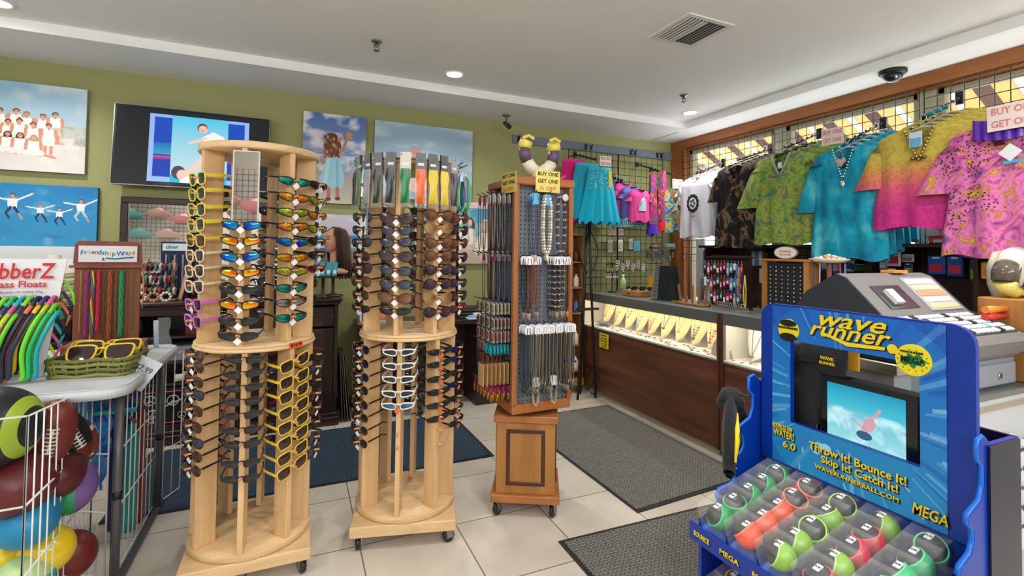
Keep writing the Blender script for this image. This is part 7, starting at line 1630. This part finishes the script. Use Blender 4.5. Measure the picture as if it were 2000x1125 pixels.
for off,mt,dx in ((.0028,BK,-.0028),(0,YE,-.0045)):
    sw=MB(); P=[(.80,1.238),(.735,1.216),(.655,1.222),(.655,1.229),(.735,1.2255),(.79,1.240)]
    sw.prism([(yl(y)-off,z-off*.8) for y,z in P],dx-.001,dx,axis='x'); sw.prism([(yl(.640)-off+.0105*cos(2*pi*k/20),1.228-off*.8+.0105*sin(2*pi*k/20)) for k in range(20)],dx-.001,dx,axis='x')
    sw.build('logo_swoosh',mt,hd)
def badge(y,z,r,c,fn=None,label=None):
    MB(srgb(c)).prism([(yl(y)+r*cos(2*pi*k/32),z+r*sin(2*pi*k/32)) for k in range(32)],-.006,-.002,axis='x').build('ball_badge','satin',hd)
badge(.886,1.232,.0285,(230,210,30)); 
for zz,w_,h_ in ((1.250,.024,.009),(1.213,.024,.011)): MB(srgb(24,24,20)).prism([(yl(.886)+w_*cos(2*pi*k/20),zz+h_*sin(2*pi*k/20)) for k in range(20)],-.0068,-.006,axis='x').build('badge_patch','satin',hd)
text('lettering','WAVE RUNNER',.008,(-.0075,yl(.886),1.237),(0,-1,0),(0,0,1),'black',parent=hd)
badge(.601,1.212,.033,(232,214,30))
mb=MB(srgb(20,130,60)); r3=random.Random(6)
mb.prism([(yl(.601)+(.022+.006*((k*7)%3-1))*cos(2*pi*k/22),1.211+(.013+.004*((k*5)%3-1))*sin(2*pi*k/22)) for k in range(22)],-.0068,-.006,axis='x')
for k in range(14): a_=k*.45; mb.prism([(yl(.601)+.028*cos(a_)+.0016*cos(q),1.211+.022*sin(a_)+.0016*sin(q)) for q in (0,1.2,2.5,3.8,5)],-.0066,-.006,axis='x')
mb.build('green_splash','satin',hd); text('lettering','MEGA',.019,(-.0078,yl(.601),1.211),(0,-1,-.05),(0,0,1),'black',parent=hd,width=.044); text('lettering','WAVE RUNNER',.006,(-.0078,yl(.603),1.228),(0,-1,0),(0,0,1),'black',parent=hd)
htext('BOUNCES ON',.905,.970,.017,.055,up=(0,.0,1)); htext('WATER!',.900,.953,.026,.058)
htext('6.0',.885,.928,.024,.036)
htext('Throw It! Bounce It!',.722,.951,.026,.215); htext('Skip It! Catch It!',.715,.928,.024,.168); htext('WAVERUNNERBALL.COM',.722,.905,.014,.185,shadow=True)
htext('MEGA',.575,.903,.032,.062,.2)
# scalloped side panels
def side(y,th,back=.11,off=0):
    P=[(-.0,1.075),(-.02,1.092),(-.036,1.088),(-.038,1.06),(-.036,1.050),(-.022,1.040),(-.022,1.005),(-.034,.975),(-.075,.957),(-.079,.945),(-.060,.930),(-.058,.905),(-.07,.885),(-.103,.87),(-.107,.858),(-.092,.845),(-.092,.82),(-.108,.806),(-.15,.80),(-.158,.785),(-.15,.765),(-.165,.74),(-.205,.72),(-.215,.70),(-.215,.0),(back,.0),(back,1.075)]
    P=[(x+off,z) for x,z in P]
    MB().prism(P,y-th/2,y+th/2,axis='y').build('side_panel','bluepl',t)
    e=MB(); Q=P[:24]
    e.tube([(x,y,z) for x,z in Q],th*.5,6); e.build('scalloped_edge','bluelt',t)
side(yl(.982),.010); side(yl(.489),.010,off=.012)
MB().box(.02,.11,yR,yL,.0,.86).build('back_box','bluepl',t)
MB().box(.116,.124,yl(.487),yl(.985),.0,1.075).build('acrylic_back','bluedk',t)
MB().box(.0,.115,yl(.4835),yl(.4790),.0,1.074).build('acrylic_side','bluedk',t)
# trays
def tray(zf,zr,lip,nm):
    k=MB(); x0,x1=-.245,.0
    k.add([(x0,yR,zf),(x1,yR,zr),(x1,yL,zr),(x0,yL,zf),(x0,yR,zf-.008),(x1,yR,zr-.008),(x1,yL,zr-.008),(x0,yL,zf-.008)],[(0,1,2,3),(7,6,5,4),(0,3,7,4),(1,5,6,2),(0,4,5,1),(3,2,6,7)])
    o=k.build(nm,'bluelt',t)
    f=MB().box(x0-.006,x0,yR-.008,yL+.012,zf-.035,zf+.012,bev=.002).build('front_lip','bluepl',t)
    return o,f
tr,lp=tray(.728,.800,.04,'upper_tray'); tr2,lp2=tray(.53,.60,.04,'lower_tray'); tr3,_l=tray(.33,.40,.04,'bottom_tray')
for y,s,w_ in ((.94,'BOUNCE',.05),(.855,'MEGA',.055),(.765,'BOUNCE',.05),(.66,'MEGA',.055),(.56,'BOUNCE',.05)): htext(s,y,.716,.017,w_,par=lp,dx=-.2525)
cw=.086
for k in range(6):
    y=.960-cw*k+.0; MB().add([(-.24,yl(y)-.001,.730),(-.0,yl(y)-.001,.801),(-.0,yl(y)-.001,.82),(-.24,yl(y)-.001,.752),(-.24,yl(y)+.001,.730),(-.0,yl(y)+.001,.801),(-.0,yl(y)+.001,.82),(-.24,yl(y)+.001,.752)],[(0,1,2,3),(7,6,5,4),(3,2,6,7),(0,3,7,4),(0,4,5,1),(1,5,6,2)]).build('tray_divider','bluepl',tr)
# boxed balls: ball with dark cap in a clear cube, white price sticker
BC={}
def boxed(x,y,z,key,c,c2,label,group,pitch=16,yaw=0,box=True):
    k=(key,rnd.randrange(3))
    if k in BC: o=dup(BC[k],(x,y,z),(0,rad(-pitch),rad(yaw)),label,group); return o
    t=thing('boxed_ball',label,'ball',(x,y,z),group=group,rot=(0,rad(-pitch),rad(yaw))); BC[k]=t
    R=.0305
    pr_=[(R*cos(-pi/2+pi*q/16) if 0<q<16 else 0,R*sin(-pi/2+pi*q/16)) for q in range(17)]
    TB=Matrix.Rotation(rad(rnd.uniform(-55,10)),4,'Y')@Matrix.Rotation(rad(rnd.uniform(-45,25)),4,'X')
    b_=MB(T=TB).lathe(pr_,28,colors=[srgb(c if q<11 else c2) for q in range(16)]).build('ball','satin',t)
    MB(srgb([min(255,v+50) for v in c]),T=TB).tube([(R*.88*cos(2*pi*q/24),R*.88*sin(2*pi*q/24),R*.50) for q in range(24)],.0018,5,closed=True,caps=False).build('seam','satin',b_)
    MB(srgb(226,226,230)).box(-.009,.009,-.006,.006,R-.001,R+.0008).build('price_sticker','matte',b_)
    text('lettering','4.99',.006,(0,0,R+.0012),(0,-1,0),(1,0,0),'black',parent=b_)
    if box: MB().box(-.034,.034,-.036,.036,-.032,.036,bev=.001).build('clear_box','plastic_clear',t)
    return t
colb=[('green',(30,150,80),(40,44,44)),('orange',(226,80,40),(46,44,44)),('lime',(130,180,50),(44,44,42)),('red',(206,36,60),(40,38,40)),('jade',(30,176,110),(34,36,38))]
yc=[.917,.832,.747,.660,.572]; rowp=['front','second','third','fourth','rear']
for ci,(nm,c,c2) in enumerate(colb):
    for ri in range(5):
        x=.985+.053*ri; z=.728+.0+(x-.955)/.245*.072+.034
        kk,cc=nm,(c,c2)
        if ci==3 and ri in (1,4): kk,cc='lime',(colb[2][1],colb[2][2])
        if ci==2 and ri==4: cc=(colb[2][1],colb[2][2])
        boxed(x,yc[ci],z,kk,*cc,'%s and black boxed ball, %s in the %s column of the blue display'%(kk,rowp[ri],['left','second','middle','fourth','right'][ci]),'boxed balls on the blue display',yaw=0)
for ci in range(5):
    for ri in range(3):
        x=.985+.06*ri; z=.53+(x-.955)/.245*.07+.034
        nm,c,c2=[('maroon',(110,30,44),(40,38,40)),('orange',*colb[1][1:])][(ci+ri)%2]
        boxed(x,yc[ci],z,nm,c,c2,'%s boxed ball, %s in the %s column of the lower tray'%(nm,rowp[ri],['left','second','middle','fourth','right'][ci]),'boxed balls on the lower tray')
# hanging water gloves on the left side, seen through the window too
def glove(loc,rot,label,s=1,nm='water_mitt'):
    t=thing(nm,label,'swim glove',loc,rot=rot); t.scale=(s,s,s)
    mb=MB(srgb(22,22,24)); mb.surf(lambda u,v:((.028+.030*sin(pi*min(1,u*1.1))**.7*(1 if u<.9 else .8))*cos(2*pi*v),(.014+.006*sin(pi*u))*sin(2*pi*v),-.20*u),18,20)
    mb.build('mitt_body','fabric',t)
    for sx in (-1,1): MB(srgb(226,200,30)).tube([(sx*.018,-.016,-.05),(sx*.040,-.018,-.10),(sx*.030,-.015,-.18)],[.004,.007,.003],6).build('yellow_stripe','fabric',t)
    MB(srgb(18,18,20)).tube([(0,0,.02),(0,0,-.01),(0,0,-.03)],[.024,.036,.034],12).build('cuff','fabric',t)
    return t
glove((1.165,1.045,1.015),(0,rad(36),rad(40)),'black and yellow swim glove hanging outside the left scalloped panel, upper',1.05)
glove((1.185,1.04,.97),(0,rad(30),rad(30)),'black and yellow swim glove hanging outside the left scalloped panel, rear',.9)
MB(srgb(40,40,42)).cyl((-.025,yl(.987),1.03),(-.03,yl(1.05),1.03),.003,n=6).build('hook','satin',db)
for k,(y,z,rz,l) in enumerate([(.905,1.17,0,'left'),(.865,1.18,20,'second'),(.90,1.10,-15,'lower left')]): glove((1.262,y,z),(0,0,rad(90+rz)),'black and yellow swim glove seen through the header window, %s'%l,.95)
t=thing('glove_pouch','black pouch with yellow print seen at the top of the header window','pouch',(1.26,.815,1.155))
MB(srgb(24,24,28)).surf(lambda u,v:(.018*cos(pi*(u-.5))*sin(2*pi*v)*1.0,.042*cos(2*pi*v)*(1 if u<.5 else .9),.045-.08*u),10,22).build('pouch_body','fabric',t); MB(srgb(24,24,28)).ball((0,0,.0),.03,14,sq=(.5,1.4,1.1)).build('pouch_front','fabric',t)
text('lettering','WAVE',.012,(-.018,0,.012),(0,-1,0),(0,0,1),YE,parent=t); text('lettering','RUNNER',.010,(-.018,0,.0),(0,-1,0),(0,0,1),YE,parent=t)
tag(MB(srgb(226,170,40)).box(-.004,.0,-.09,.05,.0,.10).box(-.005,-.004,-.01,.0,.03,.055,srgb(206,70,40)).build('yellow_price_board','matte',loc=(1.30,.86,1.14)),'yellow card behind the gloves at the top left of the header window','card')
tag(MB(srgb(226,190,30)).box(-.003,.0,-.03,.02,.0,.16).build('yellow_strip_card','matte',loc=(1.285,.83,.93)),'yellow strip behind the gloves beside the small screen','card')
t=thing('small_monitor','small black tablet screen playing a swimming clip behind the header window','monitor',(1.27,.728,.955))
MB(srgb(16,22,26)).box(-.008,.012,-.118,.112,-.03,.165,bev=.008).build('casing','gloss',t)
a=Art(120,90,(20,150,186),(150,214,216)); a.noise((190,236,240),.6,6,6,3,.5); a.band(.0,.35,(10,140,176),(60,180,200)); a.noise((214,240,244),.5,5,4,6,.5,.4,1)
a.poly([(.52,.45),(.60,.40),(.66,.50),(.60,.62),(.50,.70),(.46,.62)],(206,130,140),.8); a.line(.60,.44,.70,.26,.018,(214,140,140),.8); a.line(.50,.6,.36,.52,.014,(206,130,130),.7); a.ell(.50,.72,.10,.07,(50,90,120),.7); a.line(.25,.55,.30,.75,.01,(160,170,176),.6)
panel('screen',a,(-.0088,.088,.143),(0,-.176,0),(0,0,-.15),'screen',t)
t.location=(1.262,.733,.965)
tag(MB(srgb(20,24,30)).box(-.05,.05,-.09,.11,0,.10,bev=.004).build('black_case','satin',loc=(1.56,.88,1.135)),'black case on the silver ledge behind the display','case')
t=thing('silver_ledge','silver metal ledge behind the blue display','ledge',(1.56,.95,1.105))
MB(srgb(190,190,184)).box(-.06,.06,-.16,.16,0,.03,bev=.003).build('ledge_plate','metal',t); MB(srgb(120,124,130)).box(-.04,.04,-.14,.14,-1.105,0).build('pedestal','matte',t)
